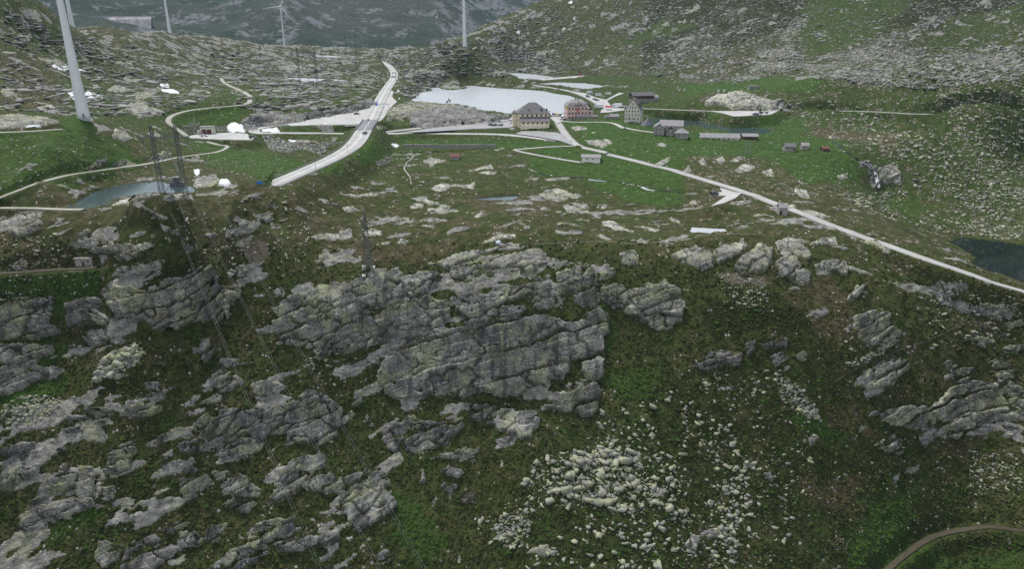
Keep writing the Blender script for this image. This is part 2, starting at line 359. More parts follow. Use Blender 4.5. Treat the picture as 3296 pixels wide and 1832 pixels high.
ROADS = [  # name, half width, blend, material, line [(frame, points, level or None)]
 ('main_road', 5.2, 9, 'concrete', [('d', [(-150,1500,-73),(100,1440,-69.5),(330,1385,-65.2),(480,1345,-63.5),(800,1225,-62.9),(1150,1075,-62),(1500,915,-61.2),(1760,760,-60.4),(1900,620,-60),(1965,515,-59.9),(2035,400,-59.8),(2085,330,-59.8)]),
   ('c', [(490,1090,-59.8),(550,970,-59.7),(605,865,-59.6),(680,720,-59.4),(740,630,-58.8),(795,550,-58.1),(832,480,-57.2),(826,400,-56),(770,320,-54.5),(690,262,-53),(580,217,-51.5),(420,190,-50),(270,165,-49),(100,145,-48)])]),
 ('lower_road', 3.4, 7, 'concrete', [('d', [(1100,340,-60),(800,362,-60.4),(500,385,-61),(290,420,-61.6),(195,455,-62),(205,485,-62.3),(330,505,-62.4),(600,501,-62.6),(1000,500,-62.9),(1500,505,-64),(1880,515,-65.5),(2120,515,-66),(2557,508,-66.1)]), ('B', [(500,957,-66),(800,962,-66.1),(1100,966,-66.1),(1300,981,-66.1),(1560,1012,-66.1)])]),
 ('parking_road', 2.8, 6, 'concrete', [('B', [(300,952,-65.9),(500,928,-65.2),(700,906,-64.7),(900,890,-64.4),(1100,874,-64.2),(1210,858,-64.2),(1240,845,-64.2)])]),
 ('old_pass_road', 2.7, 6, 'concrete_old', [('a', [(1290,770,-64.2),(1330,840,-64.6),(1400,960,-65.1),(1480,1080,-65.5),(1600,1220,-66),(1750,1320,-66.5),(2000,1382,-67.1),(2250,1436,-67.6)]), ('l', [(1250,272,-68.3),(1500,332,-69.1),(1800,405,-70.1),(2100,482,-71.2),(2400,560,-72.5)]), ('k', [(0,800,-75),(180,872,-75.8),(450,970,-76.4),(800,1092,-77.6)]), ('F', [(1050,272,-79.8),(1300,362,-82),(1500,432,-83.8),(1750,522,-86.2),(2000,605,-88.8),(2250,692,-92),(2461,758,-95.3),(2700,845,-98.5)])]),
 ('lake_road', 3.0, 6, 'concrete_old', [('c', [(870,305,-55),(1000,335,-56),(1280,318,-56.5),(1500,350,-57.5),(1750,407,-58.6),(1920,440,-59.2),(2150,476,-59.6),(2469,517,-60.2)]), ('a', [(450,122,-60.8),(900,190,-61.4),(1300,252,-62),(1600,312,-62.4),(1850,400,-62.5),(2000,480,-62.7),(2150,570,-62.8)])]),
 ('valley_road', 1.7, 4, 'concrete_old', [('a', [(2500,615,-62.4)]), ('b', [(130,632,-61.8),(450,656,-60.8),(900,676,-59.8),(1500,697,-58.8)]), ('g', [(0,812,-58.8),(600,792,-58.5),(900,797,-58.2),(1400,801,-57.6),(2000,810,-57),(2557,838,-56.6)]), ('C', [(1700,820,-56.5),(2461,827,-55.5),(2700,830,-55)])]),
 ('hotel_path', 1.6, 4, 'gravel_pale', [('a', [(1440,855,None),(1600,872,None),(1800,880,None),(2100,870,None),(2350,890,None),(2500,950,None),(2576,1000,None)]), ('b', [(120,960,None),(300,1005,None),(640,1058,None)])]),
 ('service_track', 1.7, 4, 'gravel', [('e', [(930,505,None),(800,385,None),(690,310,None),(650,245,None),(750,172,None),(1000,112,None),(1350,72,None),(1700,42,None),(1850,5,None)]), ('A', [(1800,715,None),(1800,690,None),(1730,650,None),(1640,610,None),(1600,580,None),(1585,562,None),(1450,540,None)])]),
 ('footpath', 1.3, 3, 'gravel', [('A', [(-60,1455,None),(150,1350,None),(400,1270,None),(700,1235,None),(900,1200,None),(1070,1178,None),(1300,1130,None),(1550,1098,None),(1640,1060,None),(1590,1050,None),(1490,1020,None)])]),
 ('gravel_track', 1.4, 3, 'gravel', [('A', [(-40,955,None),(200,945,None),(450,930,None)])]),
 ('footpath', 1.2, 3, 'gravel', [('D', [(-40,157,None),(200,158,None),(440,163,None),(600,166,None)])]),
 ('footpath', 1.3, 3, 'gravel_pale', [('B', [(1690,1048,None),(1480,1060,None),(1300,1074,None),(1245,1081,None),(1400,1115,None),(1600,1150,None),(1720,1170,None)])]),
 ('dirt_track', 1.4, 4, 'dirt_dark', [('D', [(-60,634,None),(150,622,None),(330,606,None),(700,585,None)])]),
 ('mule_path', .45, 2.0, 'dirt_dark', [('F', [(1090,1410,None),(1300,1290,None),(1550,1185,None),(1750,1120,None),(1950,1030,None),(2100,960,None),(2300,880,None),(2400,800,None)])]),
 ('mule_path', .3, 2.0, 'dirt_dark', [('I', [(500,520,None),(505,450,None),(600,360,None),(690,300,None),(760,285,None),(900,250,None)])]),
 ('mule_path', .28, 2.0, 'dirt_dark', [('I', [(1000,400,None),(1250,522,None),(1450,600,None),(1550,640,None),(1540,690,None),(1420,760,None),(1350,860,None),(1290,1050,None),(1270,1170,None),(1190,1240,None),(1160,1432,None)])]),
 ('dirt_track', 1.05, 4, 'dirt_dark', [('I', [(1440,1480,None),(1600,1335,None),(1750,1232,None),(1900,1175,None),(2200,1150,None),(2520,1165,None)])]),
 ('plateau_path', .3, 2.0, 'dirt', [('E', [(1360,415,None),(1600,410,None),(1800,400,None),(2000,410,None),(2200,412,None),(2400,395,None)]), ('F', [(200,350,None),(400,345,None),(600,352,None)])]),
]
RD = []
ZPRE = Z.copy()
for nm, hw, bl, mt, segs in ROADS:
    w = []
    for f, pts in segs:
        q = fr(f, [(a, b) for a, b, _ in pts])
        for (x, y), (_, _, zz) in zip(q, pts):
            w.append(sight([(x, y)], ZPRE)[0] if zz is None else sight_z([(x, y)], [zz])[0])
    ln = smooth_line(w, 3.0 if hw > 1 else 2.0)
    RD.append([nm, hw, mt, ln])
for k in [0] + list(range(2, len(RD))) + [1]:
    nm, hw, mt, ln = RD[k]; bl = ROADS[k][2]
    D, ZR = line_dist(ln, hw + bl + 16)
    if nm == 'main_road':          # embankment; the deck spans the lower road
        bl2 = np.where((GY < 560) & (GY > 300), 13, 9)
        xo, ZO = line_dist(RD[1][3], 20)
        gap = sstep(7.5, 10.5, xo)
        gap[(GY > 640) | (GY < 440)] = 1
        b = (1 - sstep(hw + 1.2, hw + 1.2 + bl2, D)) * gap * sstep(-64.7, -63.9, ZR)
    elif nm == 'lower_road':
        b = 1 - sstep(hw + .8, hw + bl, D)
    else:
        b = 1 - sstep(hw + .6, hw + bl, D)
    if hw < 1: b = b * 0
    drop = .32 if hw > 1 else .05
    Z = Z * (1 - b) + (ZR - drop * (1 - sstep(hw * .6, hw + .8, D))) * b
    if nm == 'main_road': D = np.where(ZR < -64.4, 1e9, D)
    if hw > 1: CLEAR[D < hw + .7] = 1
    GRAVEL = np.maximum(GRAVEL, (1 - sstep(hw, hw + (2.2 if hw > 1 else .8), D)) * (.2 if hw < 1 else .3 if mt == 'dirt_dark' else .7))
for nm, z, mt, w in YD:
    m = near_mask(w, 10); sd = np.full(Z.shape, -1e9); sd[m] = poly_sd(GX[m], GY[m], w)
    Z = np.where(sd > -1.2, np.minimum(Z, z - .3), Z)
ZS = Z.copy()                      # smooth ground used for setting things out
CLR = np.clip(CLEAR, 0, 1)
det = fbm(GX / 5.2, GY / 5.2, octv=3, seed=31, gain=.6) * .75 + fbm(GX / 1.3, GY / 1.3, octv=2, seed=41) * .30
far = np.interp(RG, [150, 300, 600, 1200], [1.0, 1.0, 1.3, 2.2])
Z = Z + det * far * (1 - CLR) * (1 - GRAVEL * .7)
# ---------------------------------------------------------------- materials
MAT = {}
def new_mat(name):
    m = bpy.data.materials.new(name); m.use_nodes = True
    nt = m.node_tree; bs = nt.nodes['Principled BSDF']
    MAT[name] = m
    return m, nt, bs
def N(nt, t, **kw):
    n = nt.nodes.new(t)
    for k, v in kw.items():
        if k in n.inputs: n.inputs[k].default_value = v
        else: setattr(n, k, v)
    return n
def noise_node(nt, scale, detail=4, rough=.6, vec=None, stretch=None):
    n = N(nt, 'ShaderNodeTexNoise'); n.inputs['Scale'].default_value = scale; n.inputs['Detail'].default_value = detail; n.inputs['Roughness'].default_value = rough
    if stretch:
        mp = N(nt, 'ShaderNodeMapping'); mp.inputs['Scale'].default_value = stretch
        nt.links.new(vec, mp.inputs[0]); vec = mp.outputs[0]
    if vec is not None: nt.links.new(vec, n.inputs['Vector'])
    return n.outputs['Fac']
def ramp(nt, src, stops):
    r = N(nt, 'ShaderNodeValToRGB'); e = r.color_ramp.elements
    while len(e) < len(stops): e.new(.5)
    for q, (p, c) in zip(e, stops):
        q.position = p; q.color = (*c, 1) if isinstance(c, (tuple, list)) else (c, c, c, 1)
    nt.links.new(src, r.inputs[0]); return r.outputs[0]
def mix(nt, fac, a, b, mode='MIX'):
    m = N(nt, 'ShaderNodeMix'); m.data_type = 'RGBA'; m.blend_type = mode
    for s, v in ((0, fac), (6, a), (7, b)):
        if isinstance(v, (int, float)): m.inputs[s].default_value = v
        elif isinstance(v, tuple): m.inputs[s].default_value = (*v, 1)
        else: nt.links.new(v, m.inputs[s])
    return m.outputs[2]
def mth(nt, op, a, b=None, c=None, clamp=False):
    m = N(nt, 'ShaderNodeMath'); m.operation = op; m.use_clamp = clamp
    for i, v in enumerate((a, b, c)):
        if v is None: continue
        if isinstance(v, (int, float)): m.inputs[i].default_value = v
        else: nt.links.new(v, m.inputs[i])
    return m.outputs[0]
def wpos(nt): return N(nt, 'ShaderNodeNewGeometry').outputs['Position']
def attr(nt, name):
    a = N(nt, 'ShaderNodeAttribute'); a.attribute_name = name; return a
def bump(nt, bs, h, dist=.2, st=.6):
    b = N(nt, 'ShaderNodeBump'); b.inputs['Distance'].default_value = dist; b.inputs['Strength'].default_value = st
    nt.links.new(h, b.inputs['Height']); nt.links.new(b.outputs[0], bs.inputs['Normal'])
def plain(name, col, rough=.8, var=.15, scale=.8, metal=0.0, spec=.3, col2=None):
    m, nt, bs = new_mat(name)
    if var > 0:
        f = noise_node(nt, scale, 5, .65, wpos(nt))
        c2 = col2 or tuple(max(0, c * (1 - 2 * var)) for c in col)
        c = ramp(nt, f, [(.3, c2), (.7, tuple(min(1, q * (1 + var)) for q in col))])
        nt.links.new(c, bs.inputs['Base Color'])
    else: bs.inputs['Base Color'].default_value = (*col, 1)
    bs.inputs['Roughness'].default_value = rough; bs.inputs['Metallic'].default_value = metal; bs.inputs['Specular IOR Level'].default_value = spec
    return m

# ground: turf, heath, bare soil, stones too small to pick out
m, nt, bs = new_mat('ground')
pos = wpos(nt)
cv = N(nt, 'ShaderNodeSeparateColor'); nt.links.new(attr(nt, 'cover').outputs['Color'], cv.inputs[0])
lush, heath, soil = cv.outputs[0], cv.outputs[1], cv.outputs[2]
cv2 = N(nt, 'ShaderNodeSeparateColor'); nt.links.new(attr(nt, 'cover2').outputs['Color'], cv2.inputs[0])
stone, drk, bare = cv2.outputs[0], cv2.outputs[1], cv2.outputs[2]
n_big = noise_node(nt, .06, 5, .6, pos); n_mid = noise_node(nt, .33, 6, .65, pos); n_fin = noise_node(nt, 1.7, 5, .7, pos)
n_pat = noise_node(nt, .16, 5, .6, pos)
turf = mix(nt, ramp(nt, n_mid, [(.36, 0), (.62, 1)]), (.027, .031, .010), (.062, .062, .023))
lushc = mix(nt, ramp(nt, n_mid, [(.35, 0), (.65, 1)]), (.025, .056, .011), (.056, .100, .022))
heathc = mix(nt, ramp(nt, n_mid, [(.35, 0), (.65, 1)]), (.042, .036, .018), (.104, .090, .050))
soilc = mix(nt, ramp(nt, n_fin, [(.35, 0), (.7, 1)]), (.095, .078, .058), (.20, .17, .135))
c = mix(nt, mth(nt, 'MULTIPLY_ADD', ramp(nt, n_big, [(.38, 0), (.62, 1)]), .25, lush, clamp=True), turf, lushc)
hm = mth(nt, 'SUBTRACT', mth(nt, 'ADD', heath, mth(nt, 'MULTIPLY_ADD', n_pat, 1.5, -.75)), .42)
c = mix(nt, mth(nt, 'MULTIPLY', hm, 3.0, clamp=True), c, heathc)
dm = mth(nt, 'SUBTRACT', mth(nt, 'ADD', drk, mth(nt, 'MULTIPLY_ADD', noise_node(nt, .23, 4, .6, pos), 1.4, -.7)), .5)
c = mix(nt, mth(nt, 'MULTIPLY', mth(nt, 'MULTIPLY', dm, 3.5, clamp=True), .8), c, (.019, .022, .008))
sm = mth(nt, 'SUBTRACT', mth(nt, 'ADD', soil, mth(nt, 'MULTIPLY_ADD', n_mid, 1.4, -.7)), .45)
c = mix(nt, mth(nt, 'MULTIPLY', sm, 3.5, clamp=True), c, soilc)
# small stones by a cell pattern
vo = N(nt, 'ShaderNodeTexVoronoi'); vo.feature = 'F1'; vo.inputs['Scale'].default_value = .8; vo.inputs['Randomness'].default_value = 1
nt.links.new(pos, vo.inputs['Vector'])
vsz = N(nt, 'ShaderNodeSeparateColor'); nt.links.new(vo.outputs['Color'], vsz.inputs[0])
pick = mth(nt, 'LESS_THAN', vsz.outputs[0], mth(nt, 'MULTIPLY', stone, mth(nt, 'MULTIPLY_ADD', n_pat, 7.0, -3.4)))
inr = mth(nt, 'LESS_THAN', vo.outputs['Distance'], mth(nt, 'MULTIPLY_ADD', vsz.outputs[1], .28, .20))
stn = mth(nt, 'MULTIPLY', pick, inr)
c = mix(nt, stn, c, mix(nt, vsz.outputs[2], (.20, .20, .175), (.40, .395, .36)))
c = mix(nt, mth(nt, 'MULTIPLY_ADD', ramp(nt, n_fin, [(.3, 0), (.7, 1)]), .5, .0), c, mix(nt, 1.0, c, (.55, .55, .5), 'MULTIPLY'))
rkn = mth(nt, 'ADD', mth(nt, 'MULTIPLY', n_mid, .45), mth(nt, 'ADD', mth(nt, 'MULTIPLY', n_fin, .35), mth(nt, 'MULTIPLY', noise_node(nt, .8, 4, .6, pos, (1, 1, .12)), .2)))
rkc = ramp(nt, rkn, [(.37, (.075, .075, .072)), (.47, (.20, .198, .188)), (.64, (.35, .347, .325))])
rkc = mix(nt, ramp(nt, noise_node(nt, .11, 4, .6, pos), [(.5, 0), (.62, .45)]), rkc, (.27, .285, .165))
for vsc, vst, wid in ((.22, (.55, .7, 1.9), .05), (.6, (.5, .8, 1.7), .06)):
    mp = N(nt, 'ShaderNodeMapping'); mp.inputs['Rotation'].default_value = (.1, -.23, .1); mp.inputs['Scale'].default_value = vst; nt.links.new(pos, mp.inputs[0])
    ve = N(nt, 'ShaderNodeTexVoronoi'); ve.feature = 'DISTANCE_TO_EDGE'; ve.inputs['Scale'].default_value = vsc; nt.links.new(mp.outputs[0], ve.inputs['Vector'])
    rkc = mix(nt, mth(nt, 'MULTIPLY', ramp(nt, ve.outputs['Distance'], [(.0, 1), (wid, 0)]), mth(nt, 'MULTIPLY', n_mid, .75)), rkc, (.06, .059, .05))
rkc = mix(nt, 1.0, rkc, mix(nt, ramp(nt, noise_node(nt, .45, 5, .65, pos, (.5, .6, 1.6)), [(.38, 0), (.6, 1)]), (.48, .48, .49), (1.12, 1.12, 1.08)), 'MULTIPLY')
rmk = mth(nt, 'MULTIPLY_ADD', mth(nt, 'ADD', bare, mth(nt, 'MULTIPLY_ADD', n_fin, 1.0, mth(nt, 'MULTIPLY_ADD', n_mid, 1.3, -1.68))), 5.0, .5, clamp=True)
c = mix(nt, rmk, c, rkc)
nt.links.new(c, bs.inputs['Base Color']); bs.inputs['Roughness'].default_value = .95; bs.inputs['Specular IOR Level'].default_value = .1
bump(nt, bs, mth(nt, 'ADD', mth(nt, 'MULTIPLY', n_fin, .8), mth(nt, 'ADD', mth(nt, 'MULTIPLY', stn, .6), n_mid)), .55, .9)

def rock_mat(name, tint=(1, 1, 1), lichen=.5, streak=.6):
    m, nt, bs = new_mat(name)
    pos = wpos(nt)
    rk = N(nt, 'ShaderNodeSeparateColor'); nt.links.new(attr(nt, 'rock').outputs['Color'], rk.inputs[0])
    crack, tone, veg = rk.outputs[0], rk.outputs[1], rk.outputs[2]
    n1 = noise_node(nt, .22, 6, .65, pos); n2 = noise_node(nt, 1.3, 6, .7, pos); n3 = noise_node(nt, 5.0, 4, .7, pos)
    t = lambda q: tuple(a * b for a, b in zip(q, tint))
    base = ramp(nt, mth(nt, 'ADD', mth(nt, 'MULTIPLY', n1, .6), mth(nt, 'MULTIPLY', n2, .4)), [(.37, t((.085, .085, .086))), (.49, t((.235, .233, .224))), (.64, t((.46, .455, .43)))])
    base = mix(nt, 1.0, base, mix(nt, tone, (.55, .55, .57), (1.32, 1.3, 1.24)), 'MULTIPLY')
    lm = ramp(nt, mth(nt, 'ADD', mth(nt, 'MULTIPLY', noise_node(nt, .13, 5, .6, pos), .75), mth(nt, 'MULTIPLY', n2, .25)), [(.47, 0), (.60, lichen)])
    base = mix(nt, lm, base, t((.315, .335, .165)))
    sn = noise_node(nt, 1.0, 5, .65, pos, (.30, .05, .035))
    nrm = N(nt, 'ShaderNodeSeparateXYZ'); nt.links.new(N(nt, 'ShaderNodeNewGeometry').outputs['True Normal'], nrm.inputs[0])
    steep = ramp(nt, nrm.outputs[2], [(.50, 1), (.92, 0)])
    stm = mth(nt, 'MULTIPLY', mth(nt, 'MULTIPLY', ramp(nt, sn, [(.53, 0), (.62, 1)]), steep), streak)
    base = mix(nt, stm, base, t((.075, .073, .076)))
    wl = mth(nt, 'MULTIPLY', mth(nt, 'MULTIPLY', ramp(nt, noise_node(nt, 1.3, 3, .6, pos, (.45, .06, .04)), [(.65, 0), (.72, 1)]), steep), streak * .6)
    base = mix(nt, wl, base, (.45, .45, .43))
    base = mix(nt, ramp(nt, noise_node(nt, .09, 4, .6, pos, (1, 1, .5)), [(.52, 0), (.64, streak)]), base, mix(nt, 1.0, base, (.48, .47, .49), 'MULTIPLY'))
    base = mix(nt, mth(nt, 'MULTIPLY', ramp(nt, n3, [(.35, 1), (.55, 0)]), .35), base, t((.10, .10, .095)))
    for vsc, vst, wid in ((.16, (.55, .7, 1.9), .035), (.5, (.5, .8, 1.7), .045)):
        mp = N(nt, 'ShaderNodeMapping'); mp.inputs['Rotation'].default_value = (.1, -.23, .1); mp.inputs['Scale'].default_value = vst
        ds = N(nt, 'ShaderNodeVectorMath'); ds.operation = 'MULTIPLY_ADD'; nv = N(nt, 'ShaderNodeTexNoise'); nv.inputs['Scale'].default_value = .35; nt.links.new(pos, nv.inputs['Vector'])
        nt.links.new(nv.outputs['Color'], ds.inputs[0]); ds.inputs[1].default_value = (3.0, 3.0, 3.0); nt.links.new(pos, ds.inputs[2]); nt.links.new(ds.outputs[0], mp.inputs[0])
        ve = N(nt, 'ShaderNodeTexVoronoi'); ve.feature = 'DISTANCE_TO_EDGE'; ve.inputs['Scale'].default_value = vsc; nt.links.new(mp.outputs[0], ve.inputs['Vector'])
        jn = mth(nt, 'MULTIPLY', ramp(nt, ve.outputs['Distance'], [(.0, 1), (wid, 0)]), ramp(nt, noise_node(nt, .4, 3, .5, pos), [(.38, 0), (.50, .95)]))
        base = mix(nt, jn, base, (.05, .049, .044))
    base = mix(nt, crack, base, (.035, .034, .028))
    vg = mth(nt, 'MULTIPLY', mth(nt, 'ADD', veg, mth(nt, 'MULTIPLY_ADD', n2, 1.2, -1.05)), 4.0, clamp=True)
    vc = mix(nt, ramp(nt, n1, [(.4, 0), (.6, 1)]), (.034, .048, .017), (.075, .066, .034))
    base = mix(nt, vg, base, vc)
    nt.links.new(base, bs.inputs['Base Color']); bs.inputs['Roughness'].default_value = .88; bs.inputs['Specular IOR Level'].default_value = .2
    bump(nt, bs, mth(nt, 'ADD', mth(nt, 'MULTIPLY', n2, 1.0), mth(nt, 'ADD', mth(nt, 'MULTIPLY', n3, .35), mth(nt, 'MULTIPLY', sn, .4))), .5, .8)
    return m
rock_mat('rock_cliff', (.95, .975, .955), .7, .85)
rock_mat('rock_pale', (1.34, 1.33, 1.27), .30, .15)
rock_mat('rock_slope', (1.10, 1.12, 1.05), .65, .5)
rock_mat('rock_dark', (.8, .8, .82), .15, .5)

def boulder_mat(name, lo, hi, lich):
    m, nt, bs = new_mat(name)
    pos = wpos(nt); oi = N(nt, 'ShaderNodeObjectInfo').outputs['Random']
    a = attr(nt, 'tint').outputs['Fac']
    n1 = noise_node(nt, .9, 5, .65, pos); n2 = noise_node(nt, 4.0, 4, .7, pos)
    c = mix(nt, ramp(nt, mth(nt, 'ADD', mth(nt, 'MULTIPLY', n1, .6), mth(nt, 'MULTIPLY', n2, .4)), [(.32, 0), (.68, 1)]), lo, hi)
    k = mth(nt, 'FRACT', mth(nt, 'ADD', oi, a))
    c = mix(nt, 1.0, c, mix(nt, k, (.72, .72, .74), (1.2, 1.2, 1.15)), 'MULTIPLY')
    c = mix(nt, ramp(nt, noise_node(nt, .35, 4, .6, pos), [(.48, 0), (.6, lich)]), c, (.33, .35, .19))
    nt.links.new(c, bs.inputs['Base Color']); bs.inputs['Roughness'].default_value = .9; bs.inputs['Specular IOR Level'].default_value = .2
    bump(nt, bs, mth(nt, 'ADD', n1, mth(nt, 'MULTIPLY', n2, .4)), .25, .7)
boulder_mat('boulder', (.12, .122, .107), (.34, .345, .29), .65)
m, nt, bs = new_mat('tuft')
pos = wpos(nt); a = attr(nt, 'tint').outputs['Fac']
c = ramp(nt, mth(nt, 'ADD', a, mth(nt, 'MULTIPLY_ADD', noise_node(nt, .16, 4, .6, pos), .9, -.45)), [(.10, (.030, .062, .011)), (.30, (.026, .042, .010)), (.48, (.014, .019, .006)), (.66, (.046, .050, .016)), (.90, (.062, .050, .027))])
nt.links.new(c, bs.inputs['Base Color']); bs.inputs['Roughness'].default_value = .95; bs.inputs['Specular IOR Level'].default_value = .05
boulder_mat('slab', (.14, .137, .13), (.31, .305, .285), .12)
boulder_mat('talus', (.12, .12, .115), (.29, .29, .27), .25)

def water_mat(name, deep, rough=.12, bs_scale=1.2, bst=.25):
    m, nt, bs = new_mat(name)
    bs.inputs['Base Color'].default_value = (*deep, 1); bs.inputs['Roughness'].default_value = rough
    bs.inputs['IOR'].default_value = 1.33; bs.inputs['Specular IOR Level'].default_value = .5
    pos = wpos(nt)
    h = mth(nt, 'ADD', noise_node(nt, bs_scale, 3, .6, pos, (1, .5, 1)), mth(nt, 'MULTIPLY', noise_node(nt, .08, 3, .5, pos), 1.0))
    bump(nt, bs, h, .12, bst)
water_mat('water', (.38, .40, .42), .30, .9, .5)
water_mat('water_dark', (.008, .016, .015), .03, 1.5, .04)
water_mat('water_green', (.035, .058, .062), .14)

def road_mat(name, lo, hi, tracks=.25, edge=(.17, .165, .135)):
    m, nt, bs = new_mat(name)
    pos = wpos(nt)
    c = mix(nt, ramp(nt, mth(nt, 'ADD', mth(nt, 'MULTIPLY', noise_node(nt, .12, 5, .6, pos), .55), mth(nt, 'MULTIPLY', noise_node(nt, 1.6, 5, .7, pos), .45)), [(.35, 0), (.65, 1)]), lo, hi)
    e = attr(nt, 'edge').outputs['Fac']
    c = mix(nt, mth(nt, 'MULTIPLY', ramp(nt, mth(nt, 'ADD', e, mth(nt, 'MULTIPLY_ADD', noise_node(nt, .9, 4, .6, pos), .5, -.25)), [(.75, 0), (1.0, 1)]), .55), c, edge)
    tr = ramp(nt, mth(nt, 'ABSOLUTE', mth(nt, 'SUBTRACT', e, .45)), [(.06, tracks), (.2, 0)])
    c = mix(nt, tr, c, tuple(q * .62 for q in lo))
    nt.links.new(c, bs.inputs['Base Color']); bs.inputs['Roughness'].default_value = .85; bs.inputs['Specular IOR Level'].default_value = .25
road_mat('concrete', (.27, .267, .26), (.43, .425, .41), .35)
road_mat('concrete_old', (.26, .256, .25), (.40, .395, .38), .3)
road_mat('gravel_pale', (.29, .285, .275), (.42, .41, .40), .15)
road_mat('gravel', (.22, .21, .18), (.38, .37, .325), .0)
road_mat('dirt', (.085, .072, .05), (.20, .175, .13), .0)
road_mat('dirt_dark', (.034, .031, .017), (.066, .058, .036), .0, (.034, .036, .014))
road_mat('asphalt', (.20, .20, .205), (.30, .30, .30), .2)
road_mat('asphalt_pale', (.30, .297, .29), (.41, .405, .395), .2)
road_mat('asphalt_dark', (.155, .16, .17), (.215, .22, .23), .15)
plain('paint_white', (.78, .78, .76), .6, .05)
plain('snow', (.52, .54, .56), .55, .03, .3)
plain('scree', (.30, .295, .28), .9, .35, 1.6)
plain('foam', (.80, .82, .83), .5, .05)
plain('haze_rock', (.10, .11, .09), .95)
plain('turbine_white', (.66, .68, .70), .45, .03, .15)
plain('red_paint', (.50, .045, .05), .5, .05)
plain('lattice_steel', (.10, .105, .105), .6, .1, metal=.3)
plain('lattice_dark', (.11, .115, .118), .6, .1, metal=.2)
plain('wire', (.13, .135, .14), .5, 0, metal=.5)
plain('yellow_render', (.74, .66, .51), .85, .07, .5)
plain('pink_render', (.60, .43, .40), .85, .07, .5)
plain('cream_stone', (.56, .54, .47), .9, .12, .7)
plain('grey_stone', (.30, .285, .265), .9, .2, 1.2)
plain('dry_stone', (.26, .25, .23), .95, .3, 1.5)
plain('slate_roof', (.12, .115, .12), .75, .15, .8)
plain('stone_roof', (.24, .235, .235), .8, .18, .9)
plain('dark_roof', (.055, .062, .075), .6, .12, .6)
plain('shutter_dark', (.035, .03, .03), .6, .1)
plain('glass', (.02, .024, .03), .15, 0, spec=.5)
plain('frame_white', (.62, .62, .60), .6, .03)
plain('brown_wood', (.085, .05, .038), .8, .2, 2.0)
plain('white_render', (.66, .655, .63), .85, .06, .6)
plain('garage_red', (.10, .035, .032), .7, .15, 1.5)
plain('red_roof', (.14, .05, .047), .7, .15, 1.0)
plain('bronze', (.03, .034, .036), .5, .1)
plain('dam_concrete', (.33, .32, .31), .9, .15, .03)
plain('tyre', (.015, .015, .016), .8, 0)
plain('blue_sign', (.02, .16, .55), .5, 0)
plain('sign_grey', (.20, .21, .21), .6, .05)
plain('flag_blue', (.03, .06, .35), .7, 0)
plain('flag_yellow', (.75, .55, .05), .7, 0)
for k, col in dict(white=(.72, .73, .74), black=(.012, .012, .014), blue=(.03, .06, .16), bright_blue=(.02, .08, .42), red=(.28, .02, .03), silver=(.36, .38, .40), darkred=(.10, .012, .02), grey=(.10, .105, .115)).items():
    plain('car_' + k, col, .3, 0, spec=.5)
plain('tent', (.50, .56, .64), .6, .04)
plain('person_dark', (.03, .03, .04), .8, 0)
# ---------------------------------------------------------------- object helpers
def link(o, parent=None):
    COL.objects.link(o)
    if parent is not None: o.parent = parent
    return o
def tag(o, label=None, cat=None, group=None, kind=None):
    if label: o['label'] = label
    if cat: o['category'] = cat
    if group: o['group'] = group
    if kind: o['kind'] = kind
    return o
def mesh_np(name, V, F, mats, parent=None, smooth=False, attrs=None, midx=None):
    """one mesh object from numpy vertices and equal-sided faces"""
    me = bpy.data.meshes.new(name)
    V = np.asarray(V, np.float32); F = np.asarray(F, np.int32)
    k = F.shape[1]
    me.vertices.add(len(V)); me.vertices.foreach_set('co', V.ravel())
    me.loops.add(F.size); me.loops.foreach_set('vertex_index', F.ravel())
    me.polygons.add(len(F)); me.polygons.foreach_set('loop_start', np.arange(0, F.size, k, dtype=np.int32))
    me.polygons.foreach_set('loop_total', np.full(len(F), k, np.int32))
    me.update(calc_edges=True)
    if smooth: me.polygons.foreach_set('use_smooth', np.ones(len(F), bool))
    for m_ in (mats if isinstance(mats, (list, tuple)) else [mats]): me.materials.append(MAT[m_])
    if midx is not None: me.polygons.foreach_set('material_index', np.asarray(midx, np.int32))
    for an, av in (attrs or {}).items():
        av = np.asarray(av, np.float32)
        if av.ndim == 1:
            at = me.attributes.new(an, 'FLOAT', 'POINT'); at.data.foreach_set('value', av)
        else:
            at = me.color_attributes.new(an, 'FLOAT_COLOR', 'POINT')
            at.data.foreach_set('color', np.concatenate([av, np.ones((len(av), 4 - av.shape[1]), np.float32)], 1).ravel())
    o = bpy.data.objects.new(name, me)
    return link(o, parent)
def up(P_):
    P_ = np.array(P_, float); P_[..., 2] += CAMZ; return P_

# ---------------------------------------------------------------- the ground
def region(f, pts, soft=6.0):
    w = sight(fr(f, pts), ZS); m = near_mask(w, soft * 2)
    r = np.zeros(Z.shape)
    sd = poly_sd(GX[m], GY[m], w) + fbm(GX[m] / (soft * 1.6), GY[m] / (soft * 1.6), octv=3, seed=55) * soft * .9
    r[m] = sstep(-soft * .5, soft * .7, sd)
    return r
deg = np.degrees(AZ)[:, None]
slope_z = np.gradient(ZS, axis=1) / np.gradient(RR)[None]
lushm = np.interp(RG, [150, 260, 300, 420, 520, 900, 1500], [.10, .10, .12, .35, .45, .2, .15])
heathm = np.interp(RG, [150, 260, 285, 400, 520, 900, 1500], [.38, .36, .50, .42, .28, .46, .5]) + np.where(deg < -14, .08, 0) + np.where((deg > 14) & (RG > 330) & (RG < 900), .14, 0)
soilm = np.full(Z.shape, .02)
stonem = np.interp(RG, [150, 260, 300, 420, 600, 900, 1500], [.3, .3, .3, .3, .5, .8, .9]) + np.where((deg > 14) & (RG > 330), .5, 0) + np.where((deg < -10) & (RG > 500), .35, 0)
